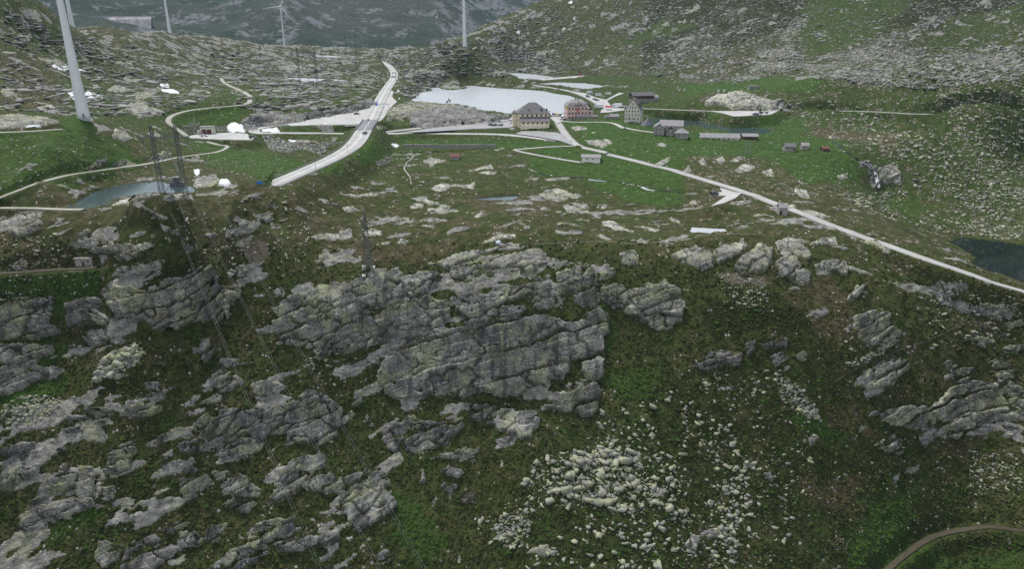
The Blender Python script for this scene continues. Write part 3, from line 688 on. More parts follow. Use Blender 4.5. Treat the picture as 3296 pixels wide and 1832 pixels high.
darkm = np.interp(RG, [150, 265, 300, 420], [.46, .42, .2, .05]) + np.where(deg > 10, 1, 0) * np.interp(RG, [330, 480, 800], [0, .25, .5]) + np.where((deg > -2) & (RG > 950), .3, 0)
for f, pts, v, ch in [
 ('l', [(900,690),(1500,740),(2557,930),(2557,1130),(1900,1110),(1600,1090),(1400,950),(1050,800)], 1.0, 'L'),
 ('l', [(0,600),(900,690),(2557,920),(2557,640),(1900,450),(1300,310),(800,200),(200,180)], .9, 'L'),
 ('B', [(1590,880),(2461,900),(2461,1200),(1900,1130),(1700,1000)], .95, 'L'), ('B', [(420,980),(1560,1020),(1700,1060),(1300,1080),(900,1060),(420,1030)], .85, 'L'),
 ('B', [(170,1000),(260,1010),(360,1130),(250,1200),(0,1150),(60,1080)], .9, 'L'), ('b', [(0,960),(640,1060),(1400,1300),(2557,1260),(2557,1432),(0,1432)], .9, 'L'),
 ('k', [(100,230),(1100,200),(1300,250),(1650,330),(1750,560),(1500,700),(900,700),(300,300)], 1.0, 'L'), ('k', [(1500,700),(2100,780),(2506,900),(2506,1300),(2200,1100),(1700,800)], .55, 'L'),
 ('D', [(0,650),(330,640),(720,640),(720,730),(480,860),(380,850),(350,760),(0,790)], 1.0, 'L'), ('A', [(0,960),(500,930),(800,1000),(1050,1170),(500,1290),(0,1330)], .8, 'L'),
 ('A', [(1370,1000),(1700,1050),(2461,1110),(2461,1250),(1900,1330),(1500,1200)], .8, 'L'), ('A', [(1230,850),(1600,780),(1750,770),(1700,880),(1300,890)], .9, 'L'), ('A', [(450,850),(700,840),(710,940),(560,950),(430,910)], .9, 'L'),
 ('A', [(0,1290),(500,1240),(570,1400),(0,1432)], .7, 'L'), ('B', [(1500,560),(2461,560),(2461,800),(1950,740),(1700,640)], .4, 'L'),
 ('C', [(0,600),(700,550),(1000,540),(1000,700),(700,650),(0,700)], .85, 'L'), ('C', [(200,840),(900,830),(900,960),(600,930),(200,880)], .85, 'L'), ('C', [(0,930),(500,900),(1100,1000),(1250,1130),(700,1130),(0,1130)], .9, 'L'),
 ('C', [(900,0),(1700,0),(1300,300),(900,420),(800,200)], .35, 'L'), ('C', [(1900,100),(2461,0),(2461,330),(1700,400)], .22, 'L'), ('f', [(0,330),(700,0),(1300,100),(500,350),(100,430)], .4, 'L'),
 ('D', [(0,1090),(330,1080),(480,1180),(330,1400),(0,1320)], .6, 'L'), ('G', [(0,20),(480,60),(450,160),(0,330)], .8, 'L'), ('H', [(340,850),(400,1050),(330,1200),(600,1432),(800,1300),(560,1000)], .55, 'L'), ('G', [(250,1180),(640,1000),(700,1050),(400,1300)], .7, 'L'),
 ('I', [(700,300),(1050,400),(1200,500),(1000,500),(760,390)], 1.0, 'L'), ('I', [(1180,1200),(1350,950),(1700,850),(1600,1300),(1400,1432),(1180,1432)], .55, 'L'), ('I', [(1600,1250),(2461,1180),(2461,1432),(1560,1432)], .5, 'L'), ('E', [(1860,860),(1960,900),(2000,1150),(1900,1250)], .6, 'L'), ('H', [(1900,0),(2300,0),(2200,200),(1950,200)], .5, 'L'),
 ('E', [(400,400),(800,370),(900,420),(600,520),(250,560),(0,560),(0,420)], .75, 'H'), ('F', [(640,650),(1050,640),(1200,800),(1300,1100),(1100,1250),(900,950)], .75, 'H'), ('C', [(900,900),(1600,960),(1500,1060),(1000,1000)], .8, 'H'), ('I', [(850,740),(1300,760),(1250,1100),(950,950)], .8, 'H'), ('E', [(900,60),(1600,60),(1500,220),(1000,200)], .7, 'H'), ('I', [(1040,300),(1300,280),(1480,600),(1250,520),(1040,400)], .7, 'H'), ('A', [(0,380),(400,420),(450,800),(0,780)], .6, 'H'),
 ('D', [(1700,400),(1900,390),(1920,450),(1850,600),(1760,520),(1700,460)], .85, 'S'), ('F', [(200,600),(480,640),(640,700),(560,740),(330,700)], .7, 'S'), ('E', [(2080,590),(2160,590),(2140,620)], .8, 'S'), ('G', [(2100,640),(2200,540),(2180,650),(2120,680)], .9, 'S'), ('A', [(130,1360),(300,1290),(420,1330),(380,1380),(200,1380)], .7, 'S'), ('I', [(670,690),(740,690),(720,850),(690,850)], .6, 'S'), ('H', [(250,200),(800,200),(700,300),(300,280)], .35, 'S'), ('j', [(0,480),(440,470),(800,470),(900,520),(300,570),(0,560)], .7, 'S'),
 ('F', [(130,900),(600,800),(900,900),(950,1000),(700,1060),(200,1150)], .9, 'K'), ('G', [(370,300),(620,130),(1000,30),(1050,200),(800,200),(600,300),(380,400)], .95, 'K'), ('G', [(870,900),(1080,850),(1030,1150),(900,1200)], .95, 'K'), ('D', [(680,250),(1150,290),(1100,400),(820,380),(690,320)], .9, 'K'), ('D', [(1180,640),(1390,600),(1350,690),(1200,710)], 1., 'K'), ('D', [(880,680),(1090,660),(1120,750),(900,740)], 1., 'K'), ('E', [(1480,980),(1700,1000),(1800,960),(1600,900)], 1., 'K'), ('H', [(1650,350),(2461,100),(2461,1432),(1300,1432),(1250,900)], .6, 'K'), ('G', [(600,1150),(900,1100),(850,1250),(620,1350)], .8, 'K'), ('F', [(620,460),(720,470),(690,540),(640,520)], 1., 'K'),
 ]:
    r = region(f, pts, 4.0 if FR[f][1] >= 600 else 7.0)
    if ch == 'L': lushm = lushm * (1 - r) + v * r; heathm = heathm * (1 - r * .75); darkm *= (1 - r * .7); stonem = stonem * (1 - r * .6)
    if ch == 'H': heathm = heathm * (1 - r) + v * r; lushm *= (1 - r * .6); darkm *= (1 - r * .6)
    if ch == 'S': soilm = soilm * (1 - r) + v * r
    if ch == 'K': darkm = darkm * (1 - r) + v * r; heathm *= (1 - r * .4); stonem *= (1 - r * .5)
soilm = np.maximum(soilm, GRAVEL * .75)
# bare rock showing through the turf, in bands along the bedding
wR = np.interp(RG, [150, 250, 275, 300, 420, 560, 800, 1300], [.44, .50, .54, .56, .46, .32, .62, .72]) + np.where(deg < -8, .10, 0) * (RG > 420) + np.where((deg < -3) & (RG < 275), .10, 0) - np.where((deg > 6) & (RG < 300), .16, 0) - np.where((deg > 3) & (RG > 330), .16, 0)
for f_, p_, v_ in (('E', [(-500,640),(600,560),(1500,480),(1900,560),(1900,1330),(1500,1480),(300,1520),(-500,1250)], .20), ('G', [(0,380),(1000,300),(2461,150),(2461,1432),(0,1432)], .12), ('D', [(0,780),(800,760),(1700,650),(1900,800),(1700,1050),(0,1400)], .10), ('F', [(-80,420),(500,360),(1150,360),(1250,620),(700,720),(-80,620)], .16), ('F', [(1850,850),(2461,760),(2461,1432),(1850,1300)], .22), ('I', [(1350,60),(2461,0),(2461,480),(1400,620)], .18)):
    wR = wR + region(f_, p_, 5) * v_
wR = wR - lushm * .42 - darkm * .10 * (RG < 330)
AG = np.stack([GX, GY, ZS], -1) @ AX.T
bn = fbm(AG[..., 0] / 15, AG[..., 1] / 11, AG[..., 2] / np.interp(RG, [290, 480], [4.2, 11]), 4, 91, .55)
th = .62 - .72 * wR
rockm = sstep(th - .03, th + .05, bn + .10 * fbm(AG[..., 0] / 2.6, AG[..., 1] / 2.6, AG[..., 2] / 1.2, 2, 96)) * (1 - CLR) * (1 - GRAVEL)
rockm[RG < 150] = 0
fan = np.zeros(Z.shape)
for f_, p_, v_ in (('C', [(380,600),(560,330),(760,150),(950,60),(880,230),(900,420),(1300,330),(1900,60),(2020,60),(1600,330),(2461,350),(2600,560),(1700,640),(1000,570),(700,540)], 1.0), ('C', [(-300,600),(-100,330),(250,40),(500,40),(350,300),(250,600)], .75), ('B', [(1700,420),(1900,250),(2300,60),(2461,60),(2200,330),(1900,480)], .8), ('B', [(1300,330),(1500,100),(1700,60),(1600,300),(1450,450)], .6)):
    fan = np.maximum(fan, region(f_, p_, 16) * v_)
fn = fbm(GX / 30, GY / 55, octv=4, seed=101, gain=.6)
rockm = np.maximum(rockm, fan * sstep(-.30, .2, fn) * .56 * (1 - CLR))
blk = vnoise(AG[..., 0] / 2.7, AG[..., 1] / 2.2, AG[..., 2] / 1.1, 97)
Z = Z + rockm * (.35 + .45 * np.abs(blk) + .25 * np.round(blk * 2) / 2) * np.interp(RG, [150, 300, 700, 1400], [1.0, 1.0, 1.5, 2.6])
fi = np.arange(NA * NR).reshape(NA, NR)
F = np.stack([fi[:-1, :-1], fi[1:, :-1], fi[1:, 1:], fi[:-1, 1:]], -1).reshape(-1, 4)[:, ::-1]
ground = mesh_np('ground', np.stack([GX, GY, Z + CAMZ], -1).reshape(-1, 3), F, 'ground', smooth=True,
                 attrs={'cover': np.stack([lushm, heathm, soilm], -1).reshape(-1, 3), 'cover2': np.stack([np.clip(stonem, 0, 1.4), darkm, rockm], -1).reshape(-1, 3)})
tag(ground, 'grassy alpine pass ground with heath and stones', kind='structure')

# ---------------------------------------------------------------- far mountains
def mountain(name, a0, a1, na, r0, r1, nr, fn, label):
    a = np.radians(np.linspace(a0, a1, na)); r = np.geomspace(r0, r1, nr)
    x = np.sin(a)[:, None] * r[None]; y = np.cos(a)[:, None] * r[None]
    z = fn(np.degrees(a)[:, None] + 0 * r[None], r[None] + 0 * a[:, None], x, y)
    i = np.arange(na * nr).reshape(na, nr)
    f = np.stack([i[:-1, :-1], i[1:, :-1], i[1:, 1:], i[:-1, 1:]], -1).reshape(-1, 4)[:, ::-1]
    o = mesh_np(name, up(np.stack([x, y, z], -1).reshape(-1, 3)), f, 'mountain', smooth=True)
    tag(o, label, kind='structure'); return o
m, nt, bs = new_mat('mountain')
pos = wpos(nt)
a1 = noise_node(nt, .012, 8, .62, pos); a2 = noise_node(nt, .0022, 5, .6, pos); a3 = noise_node(nt, .06, 6, .7, pos)
g = mix(nt, ramp(nt, a2, [(.38, 0), (.62, 1)]), (.020, .032, .016), (.044, .047, .030))
nrm = N(nt, 'ShaderNodeSeparateXYZ'); nt.links.new(N(nt, 'ShaderNodeNewGeometry').outputs['Normal'], nrm.inputs[0])
rk = mth(nt, 'ADD', mth(nt, 'MULTIPLY', ramp(nt, nrm.outputs[2], [(.72, 1), (.95, 0)]), .14), mth(nt, 'ADD', mth(nt, 'MULTIPLY', a1, .6), mth(nt, 'MULTIPLY', a3, .4)))
c = mix(nt, ramp(nt, rk, [(.54, 0), (.62, 1)]), g, mix(nt, a3, (.07, .072, .075), (.21, .21, .21)))
nt.links.new(c, bs.inputs['Base Color']); bs.inputs['Roughness'].default_value = .95; bs.inputs['Specular IOR Level'].default_value = .1
bump(nt, bs, mth(nt, 'ADD', a1, mth(nt, 'MULTIPLY', a3, .25)), 14.0, .8)
def ridged(x, y, sc, seed, octv=5):
    s = 0; a = 1; t = 0
    for o in range(octv):
        s = s + a * (1 - np.abs(vnoise(x / sc * 2 ** o, y / sc * 2 ** o, None, seed + o))); t += a; a *= .5
    return s / t
def m1(d, r, x, y):
    xr = (x * .80 + y * .6); yr = (-x * .6 + y * .80)
    base = -150 + .215 * (r - 2000) + .00001 * (r - 2000) ** 2
    base = base - np.clip(d + 5.5, 0, 40) * 26 - np.clip(-d - 30, 0, 30) * 4
    z = base + (ridged(xr, yr * .45, 620, 71) - .62) * 260 * np.clip((r - 1950) / 900, .12, 1) + fbm(x / 90, y / 90, octv=4, seed=75) * 16
    return np.maximum(z, -260)
def m2(d, r, x, y):
    base = -300 + .23 * (r - 4500) + np.clip(d - 2, 0, 50) * 4
    return base + (ridged(x, y, 1500, 81) - .6) * 500 * np.clip((r - 4300) / 1500, .2, 1) + fbm(x / 300, y / 300, octv=4, seed=85) * 40
mountain('mountain', -47, 8, 270, 1950, 5200, 210, m1, 'long green and rocky mountainside behind the wind turbines')
mountain('mountain', -48, 30, 200, 4300, 13000, 110, m2, 'farthest blue hazy mountain at the head of the valley')

# ---------------------------------------------------------------- water, yards, roads
def poly_fill(name, w, z, mats, thick=0.0, parent=None):
    import bmesh
    bm = bmesh.new()
    vs = [bm.verts.new((p[0], p[1], z + CAMZ)) for p in w]
    f = bm.faces.new(vs)
    bm.normal_update()
    if f.normal.z < 0: f.normal_flip()
    if thick:
        r = bmesh.ops.extrude_face_region(bm, geom=[f])
        for v in [g_ for g_ in r['geom'] if isinstance(g_, bmesh.types.BMVert)]: v.co.z -= thick
        bmesh.ops.recalc_face_normals(bm, faces=bm.faces)
    bmesh.ops.triangulate(bm, faces=bm.faces)
    me = bpy.data.meshes.new(name); bm.to_mesh(me); bm.free()
    me.materials.append(MAT[mats])
    return link(bpy.data.objects.new(name, me), parent)
WM = ['water', 'water', 'water', 'water_green', 'water', 'water', 'water_green', 'water', 'water_green', 'water_dark']
for (nm, lab, z, w), wm in zip(LK, WM):
    c = w[:, :2].mean(0); v = w[:, :2] - c
    # grow the outline so that the sheet runs under the banks
    nx = np.roll(v, -1, 0) - np.roll(v, 1, 0); nn = np.stack([nx[:, 1], -nx[:, 0]], 1); nn /= np.linalg.norm(nn, axis=1)[:, None] + 1e-9
    ar = .5 * np.sum(v[:, 0] * np.roll(v[:, 1], -1) - np.roll(v[:, 0], -1) * v[:, 1])
    g_ = v + nn * np.sign(ar) * np.minimum(7, .008 * np.hypot(w[:, 0], w[:, 1]))[:, None]
    o = poly_fill(nm, g_ + c, z, wm); tag(o, kind='structure')
for nm, z, mt, w in YD:
    o = poly_fill(nm, w, z, mt, .35); tag(o, kind='structure')
def ribbon(name, ln, hw, mt, lift=0.0, thick=.5, parent=None, wob=0.0, cols=6):
    d = np.gradient(ln[:, :2], axis=0); d /= np.linalg.norm(d, axis=1)[:, None] + 1e-9
    nrm = np.stack([d[:, 1], -d[:, 0]], 1)
    n_ = len(ln); hwv = np.full(n_, hw) * (1 + wob * vnoise(np.arange(n_) * .33, np.zeros(n_) + .5, None, 5))
    offs = np.linspace(-1, 1, cols)
    V = [np.column_stack([ln[:, :2] - nrm * hwv[:, None], ln[:, 2] + lift - thick])]
    E = [np.ones(n_)]
    for o_ in offs:
        V.append(np.column_stack([ln[:, :2] + nrm * (hwv * o_)[:, None], ln[:, 2] + lift])); E.append(np.full(n_, abs(o_)))
    V.append(np.column_stack([ln[:, :2] + nrm * hwv[:, None], ln[:, 2] + lift - thick])); E.append(np.ones(n_))
    m_ = len(V); V = np.stack(V, 1).reshape(-1, 3); i = np.arange(n_ * m_).reshape(n_, m_)
    f = np.stack([i[:-1, :-1], i[:-1, 1:], i[1:, 1:], i[1:, :-1]], -1).reshape(-1, 4)
    return mesh_np(name, up(V), f, mt, parent, attrs={'edge': np.stack(E, 1).ravel()})
ROADOBJ = {}
for k, (nm, hw, mt, ln) in enumerate(RD):
    lift = .012 * k if hw > 1 else .0
    if hw < 1: ln = ln.copy(); ln[:, 2] = gz(ln[:, 0], ln[:, 1]) + .05
    o = ribbon(nm, ln, hw, mt, lift + .02, .5 if hw > 1 else .12, wob=.0 if mt.startswith('concrete') else .22); tag(o, kind='structure'); ROADOBJ[nm] = o
def dash(ln, off, s0, s1, hw, lift, parent, name='line_marking', period=None, on=None):
    """painted line following a road at a sideways offset; lengths in points along the line"""
    d = np.gradient(ln[:, :2], axis=0); d /= np.linalg.norm(d, axis=1)[:, None]
    nrm = np.stack([d[:, 1], -d[:, 0]], 1)
    q = ln.copy(); q[:, :2] += nrm * off
    ribbon(name, q[s0:s1], hw, 'paint_white', lift, .01, parent, cols=2)
mr = RD[0][3]; mo = ROADOBJ['main_road']; nm_ = len(mr)
dash(mr, 0, 0, nm_, .14, .06, mo); dash(mr, 4.6, 0, nm_, .12, .06, mo); dash(mr, -4.6, 0, nm_, .12, .06, mo)
lr = RD[1][3]; lo_ = ROADOBJ['lower_road']
dash(lr, 3.0, 0, len(lr) - 1, .09, .06, lo_); dash(lr, -3.0, 0, len(lr) - 1, .09, .06, lo_)
# bridge deck carrying the main road over the lower one
di = np.array([np.min(np.hypot(lr[:, 0] - p[0], lr[:, 1] - p[1])) for p in mr]); ic = int(np.argmin(np.where((mr[:, 1] > 440) & (mr[:, 1] < 640), di, 1e9)))
i0, i1 = max(0, ic - 9), min(nm_ - 1, ic + 9)
BR = mr[i0:i1 + 1].copy()
# ---------------------------------------------------------------- rock outcrops
OUTC = 0
def outcrop(f, pts, H, mat, label=None, group=None, cell=(11, 8, 3.4), ledge=3.8, veg=.34, step=None, split=False, name='rock_outcrop', cat='rock outcrop', rough=1.0):
    global OUTC
    OUTC += 1; sd0 = 100 + OUTC * 3
    p = fr(f, pts); step = step or (3.7 if p[:, 1].mean() > 640 else 2.4)
    x0, y0 = p.min(0) - 4 * step; x1, y1 = p.max(0) + 4 * step
    xs = np.arange(x0, x1, step); ys = np.arange(y0, y1, step)
    gx, gy = np.meshgrid(xs, ys); q = np.stack([gx.ravel(), gy.ravel()], 1)
    B = sight(q, ZS).reshape(len(ys), len(xs), 3)
    dist = np.linalg.norm(B, axis=2); mpp = dist / FPX
    sd = poly_sd(gx, gy, p) * mpp
    mp0 = float(np.median(mpp)); gs = .14 if rough < .2 else .085 if H > 1.15 else .03
    size = math.sqrt(max(1e-6, abs(.5 * np.sum(p[:, 0] * np.roll(p[:, 1], -1) - np.roll(p[:, 0], -1) * p[:, 1])))) * np.median(mpp)
    sd = sd + size * gs
    fB = B.reshape(-1, 3)
    sd = sd + (fbm(fB[:, 0] / 5, fB[:, 1] / 5, fB[:, 2] / 2.4, 3, sd0) * min(2.4, .14 * size) + fbm(fB[:, 0] / 1.5, fB[:, 1] / 1.5, fB[:, 2] / .9, 2, sd0 + 2) * min(.8, .1 * size)).reshape(sd.shape)
    du = np.gradient(B, axis=1); dv = np.gradient(B, axis=0)
    Nn = np.cross(dv, du); Nn /= np.linalg.norm(Nn, axis=2, keepdims=True) + 1e-9
    Nn = np.where(Nn[..., 2:3] < 0, -Nn, Nn)
    D = Nn * .85 + np.array([0, -.12, .45]); D /= np.linalg.norm(D, axis=2, keepdims=True)
    keep = sd > -4 * np.median(mpp) * step
    w = max(.3, min(1.1, .12 * size)); H = H * .62
    e = sstep(-.1 * w, w, sd).ravel()
    A = (fB @ AX.T)
    wx = fbm(fB[:, 0] / 5, fB[:, 1] / 5, fB[:, 2] / 5, 2, sd0 + 1) * .9
    Q = A / np.array(cell) + wx[:, None] * .35
    F1, F2, ID, SD = voronoi(Q, sd0)
    Q2 = A / (np.array(cell) * .36) + wx[:, None] * .5 + 7.7
    G1, G2, ID2, SD2 = voronoi(Q2, sd0 + 9)
    sc = min(1.0, cell[0] / 11) * rough
    r1 = np.stack([_h((ID * 1e6).astype(np.int64), np.zeros(len(ID), np.int64) + k, np.zeros(len(ID), np.int64), 5) - .5 for k in range(3)], 1)
    r2 = np.stack([_h((ID2 * 1e6).astype(np.int64), np.zeros(len(ID), np.int64) + k, np.zeros(len(ID), np.int64), 6) - .5 for k in range(3)], 1)
    c1 = np.exp(-((F2 - F1) / .045) ** 2); c2 = np.exp(-((G2 - G1) / .07) ** 2)
    Q3 = A / (np.array(cell) * .15) + wx[:, None] * .8 + 3.1
    K1, K2, ID3, SD3 = voronoi(Q3, sd0 + 19)
    s = (A[:, 2] + wx * 1.1) / ledge; s = s - np.floor(s)
    steep = 1 - np.clip(Nn[..., 2].ravel(), 0, 1)
    flat = sstep(.04, .3, steep)
    s2 = (A[:, 2] + A[:, 1] * .15 + wx * .7) / (ledge * .31) + ID * 7; s2 = s2 - np.floor(s2)
    vj = (A[:, 0] + wx * 2.5) / (cell[0] * .42) + np.floor((A[:, 2] + wx * 1.1) / ledge) * .37; vj = vj - np.floor(vj)
    h = -.45 + (H + .45) * e + e * ((ID - .5) * 1.2 * sc + ((Q - SD) * r1).sum(1) * .5 * sc + (ID2 - .5) * .30 * sc + (ID3 - .5) * .07 * sc
        - c1 * .7 * sc - c2 * .16 * sc + ((s - .5) * 2.3 + (s2 - .5) * .7 + (vj - .5) * .6) * max(.6, sc) * flat) * (.35 + .65 * flat) + fbm(fB[:, 0] / 1.6, fB[:, 1] / 1.6, fB[:, 2] / 1.0, 3, sd0 + 4) * .13 * rough
    h = np.where(sd.ravel() < 0, np.minimum(h, -.12 + sd.ravel() * .5), h)
    V = B + D * h.reshape(sd.shape)[..., None]
    n3 = fbm(fB[:, 0] / 7, fB[:, 1] / 7, fB[:, 2] / 5, 3, sd0 + 6)
    vg = veg + n3 * .42 + np.where(s < .20, .34, 0) * sstep(.12, .45, steep) + c1 * .16 + .30 * (1 - sstep(0, w * 1.3, sd.ravel()))
    tone = np.clip(.5 + (ID - .5) * .6 + (ID2 - .5) * .45 + (ID3 - .5) * .2, 0, 1)
    crack = np.clip(c1 * .85 + c2 * .25 + np.where(s2 < .10, .4, 0) * flat - np.clip(vg - .5, 0, 1) * .5, 0, .92) * e
    i = np.arange(gx.size).reshape(gx.shape)
    f4 = np.stack([i[:-1, :-1], i[1:, :-1], i[1:, 1:], i[:-1, 1:]], -1).reshape(-1, 4)
    sf = sd.ravel(); kf = keep.ravel()
    ok = (sf[f4].max(1) > -.15) & kf[f4].all(1)
    Vf = up(V.reshape(-1, 3))
    ln = np.linalg.norm(Vf[f4[:, 0]] - Vf[f4[:, 2]], axis=1)
    if ok.sum() < 4: return None
    ok &= ln < np.median(ln[ok]) * 7
    f4 = f4[ok]
    at = np.stack([crack, tone, np.clip(vg, 0, 1.2)], 1)
    def sub(nm, faces, parent):
        u, inv = np.unique(faces.ravel(), return_inverse=True)
        return mesh_np(nm, Vf[u], inv.reshape(-1, 4), mat, parent, smooth=False, attrs={'rock': at[u]})
    # connected pieces: one block for each joint-bounded piece
    nr_, nc_ = gx.shape[0] - 1, gx.shape[1] - 1
    okg = ok.reshape(nr_, nc_); fid = np.where(okg, np.round(ID.reshape(gx.shape)[:-1, :-1] * 1e6).astype(np.int64) + 1 if split else 1, 0)
    if split:
        u, cnt = np.unique(fid[okg], return_counts=True); fid[np.isin(fid, u[cnt < 45])] = u[np.argmax(cnt)]
        fid[~okg] = 0
    lab_ = np.where(okg, np.arange(1, nr_ * nc_ + 1).reshape(nr_, nc_), 0)
    for _ in range(600):
        old = lab_.copy()
        for ax_ in (0, 1):
            for dr in (1, -1):
                L_ = np.roll(lab_, dr, ax_); F_ = np.roll(fid, dr, ax_)
                if ax_ == 0: L_[0 if dr == 1 else -1] = 0
                else: L_[:, 0 if dr == 1 else -1] = 0
                lab_ = np.where(okg & (F_ == fid), np.maximum(lab_, L_), lab_)
        if (lab_ == old).all(): break
    cl = lab_.ravel()[ok]; u, cnt = np.unique(cl, return_counts=True)
    keepc = u[cnt >= max(8, .01 * len(cl))] if len(u) > 1 else u
    if len(keepc) == 0: keepc = u[[np.argmax(cnt)]]
    if len(keepc) == 1: o = sub(name, f4[cl == keepc[0]], None)
    else:
        o = bpy.data.objects.new(name, None); link(o)
        for q_ in keepc: sub('rock_block', f4[cl == q_], o)
    tag(o, label, cat, group)
    return o
CL, SLP, PAL, DK = 'rock_cliff', 'rock_slope', 'rock_pale', 'rock_dark'
big = dict(split=True, cell=(19, 12, 5.0), ledge=5.5)
# centre: the cliff below the lattice pylon
outcrop('E', [(700,545),(860,500),(1100,520),(1250,490),(1290,520),(1400,570),(1390,610),(1200,600),(960,580),(900,650),(800,640),(770,600)], 1.6, SLP, 'long smooth grey slab directly below the dome tent on the cliff rim', **big)
outcrop('E', [(-490,905),(-480,860),(-250,800),(-150,735),(0,720),(200,685),(400,660),(660,660),(680,690),(600,770),(480,810),(300,860),(100,915),(0,960),(-100,940),(-250,890),(-400,935)], 2.4, CL, 'broad lichened cliff slab just below the lattice pylon with white feet', **big)
outcrop('E', [(-460,1010),(-380,970),(-200,960),(-50,990),(60,955),(220,965),(330,915),(480,850),(610,840),(760,870),(740,930),(720,985),(560,1030),(540,1070),(440,1085),(330,1130),(200,1100),(0,1110),(-240,1150),(-400,1105),(-470,1080)], 2.2, CL, 'dark streaked rock band below the broad lichened slab, left of the grassy gully', **big)
outcrop('E', [(-180,1235),(-170,1170),(-20,1110),(130,1060),(260,1080),(330,1130),(200,1150),(60,1190),(-80,1200)], 1.2, CL, 'narrow broken rock step under the dark streaked band', split=True)
outcrop('E', [(810,830),(880,780),(1050,790),(1150,740),(1300,720),(1500,720),(1620,740),(1780,740),(1850,820),(1750,870),(1640,790),(1450,800),(1250,800),(1100,850),(950,935),(860,950)], 2.0, CL, 'long rising rock ledge in the middle of the cliff above a grass band', **big)
outcrop('E', [(870,1000),(1000,905),(1150,870),(1330,870),(1290,930),(1150,970),(1010,1012),(900,1020)], 1.8, CL, 'wedge of grey rock between two grass bands right of the gully', split=True)
outcrop('E', [(1330,830),(1420,800),(1590,810),(1590,850),(1480,890),(1400,880)], 1.4, SLP, 'yellowish lichened hump of rock set in the brown grass saddle', split=True)
outcrop('E', [(1540,630),(1690,600),(1760,680),(1700,710),(1560,700)], 1.5, SLP, 'blocky square outcrop under the cliff rim', split=True)
outcrop('E', [(1320,640),(1380,620),(1460,690),(1350,670)], .9, SLP, 'small flat slab left of the blocky square outcrop')
outcrop('E', [(1200,570),(1420,520),(1600,540),(1780,550),(1780,590),(1560,600),(1400,590)], 1.2, SLP, 'jointed rock strip along the rim beside the blocky square outcrop', split=True)
outcrop('E', [(290,1385),(330,1310),(420,1240),(410,1195),(600,1110),(800,1070),(1000,1040),(1180,1040),(1300,990),(1440,980),(1560,1010),(1660,1020),(1740,1010),(1830,1080),(1860,1150),(1850,1310),(1800,1330),(1700,1240),(1650,1180),(1595,1290),(1540,1340),(1440,1400),(1250,1445),(1000,1440),(820,1462),(700,1492),(640,1445),(610,1482),(460,1505),(370,1460)], 3.2, CL, 'largest cliff face of the hillside, grey with dark water streaks', name='cliff', cat='cliff', veg=.2, split=True, cell=(24, 14, 8.5), ledge=8.5)
outcrop('E', [(1760,930),(1850,870),(1910,930),(1920,1060),(1850,1080),(1800,1010)], 1.8, CL, 'dark rock pillar at the right edge of the cliff', split=True)
outcrop('E', [(1640,740),(1800,600),(1850,700),(1840,860),(1760,860)], 1.5, CL, 'shattered pillar in the notch right of the long ledge', split=True)
outcrop('E', [(1870,700),(1990,720),(2080,760),(2060,880),(1960,870),(1880,820)], 2.0, CL, 'angular dark crag left of the rounded rock dome', split=True)
outcrop('E', [(2080,780),(2200,730),(2330,690),(2440,760),(2465,900),(2440,960),(2340,1040),(2250,1020),(2200,970),(2060,900)], 2.6, SLP, 'rounded lichened rock dome with dark overhang right of the cliff', **big)
outcrop('E', [(2000,490),(2100,460),(2140,500),(2110,580),(2020,560)], 1.3, SLP, 'rounded outcrop on the rim above the angular dark crag')
outcrop('E', [(1860,600),(1960,590),(1965,640),(1880,680)], 1.2, SLP, 'cracked rock knob just above the angular dark crag')
outcrop('E', [(570,578),(780,512),(1000,440),(1220,410),(1390,440),(1220,462),(900,490),(720,535)], .7, PAL, 'thin pale rock rim running under the dome tent', split=True)
# right of the cliff
outcrop('F', [(-70,500),(0,470),(100,440),(210,460),(215,560),(140,600),(60,560),(0,540)], 1.8, SLP, 'cluster of rounded grey rocks at the left end of the rim crags', split=True)
outcrop('F', [(215,470),(300,440),(440,400),(470,430),(370,520),(260,540)], 1.5, SLP, 'leaning rock rib between the rounded cluster and the tall grey crag', split=True)
outcrop('F', [(360,600),(440,510),(560,430),(640,460),(640,560),(560,600),(500,625),(430,640)], 2.4, SLP, 'tall grey crag above the brown soil slide', **big)
outcrop('F', [(640,580),(740,510),(800,520),(920,640),(910,700),(760,670),(680,640)], 2.2, SLP, 'jointed grey crag stepping down right of the tall crag', split=True)
outcrop('F', [(680,400),(760,370),(840,400),(930,480),(920,530),(840,500),(700,440)], 1.6, SLP, 'rock hump on the rim right below the small pool', split=True)
outcrop('F', [(920,420),(1000,370),(1100,370),(1115,440),(1000,430)], 1.3, SLP, 'flat topped rock beside the old road below the small pool')
outcrop('F', [(950,570),(1050,540),(1170,530),(1200,600),(1180,640),(1080,610),(980,600)], 1.5, SLP, 'yellow lichened wedge of rock in the grass below the old road', split=True)
outcrop('F', [(1270,390),(1400,390),(1510,485),(1460,492),(1350,430)], .9, SLP, 'grey rock strip running along the lower edge of the old road')
outcrop('F', [(1170,830),(1250,720),(1380,680),(1310,730),(1230,830)], .9, SLP, 'slanting rock rib in the brown slope')
outcrop('F', [(1245,945),(1330,930),(1470,928),(1485,1040),(1430,1085),(1350,1145),(1280,1095),(1255,1000)], 4.0, SLP, 'house sized pale boulder with a yellow top on the right slope', name='giant_boulder', cat='boulder', veg=.05)
outcrop('F', [(1490,1060),(1520,1030),(1575,1050),(1560,1090),(1500,1100)], 1.6, SLP, 'block leaning against the house sized boulder', name='giant_boulder', cat='boulder', veg=.05)
outcrop('F', [(140,1250),(200,1200),(350,1190),(430,1220),(420,1280),(200,1320),(80,1290)], 1.6, DK, 'low dark crag in the steep grass right of the cliff', split=True)
outcrop('F', [(440,1140),(530,1100),(520,1180),(470,1220)], 1.6, CL, 'upright grey rock right of the low dark crag')
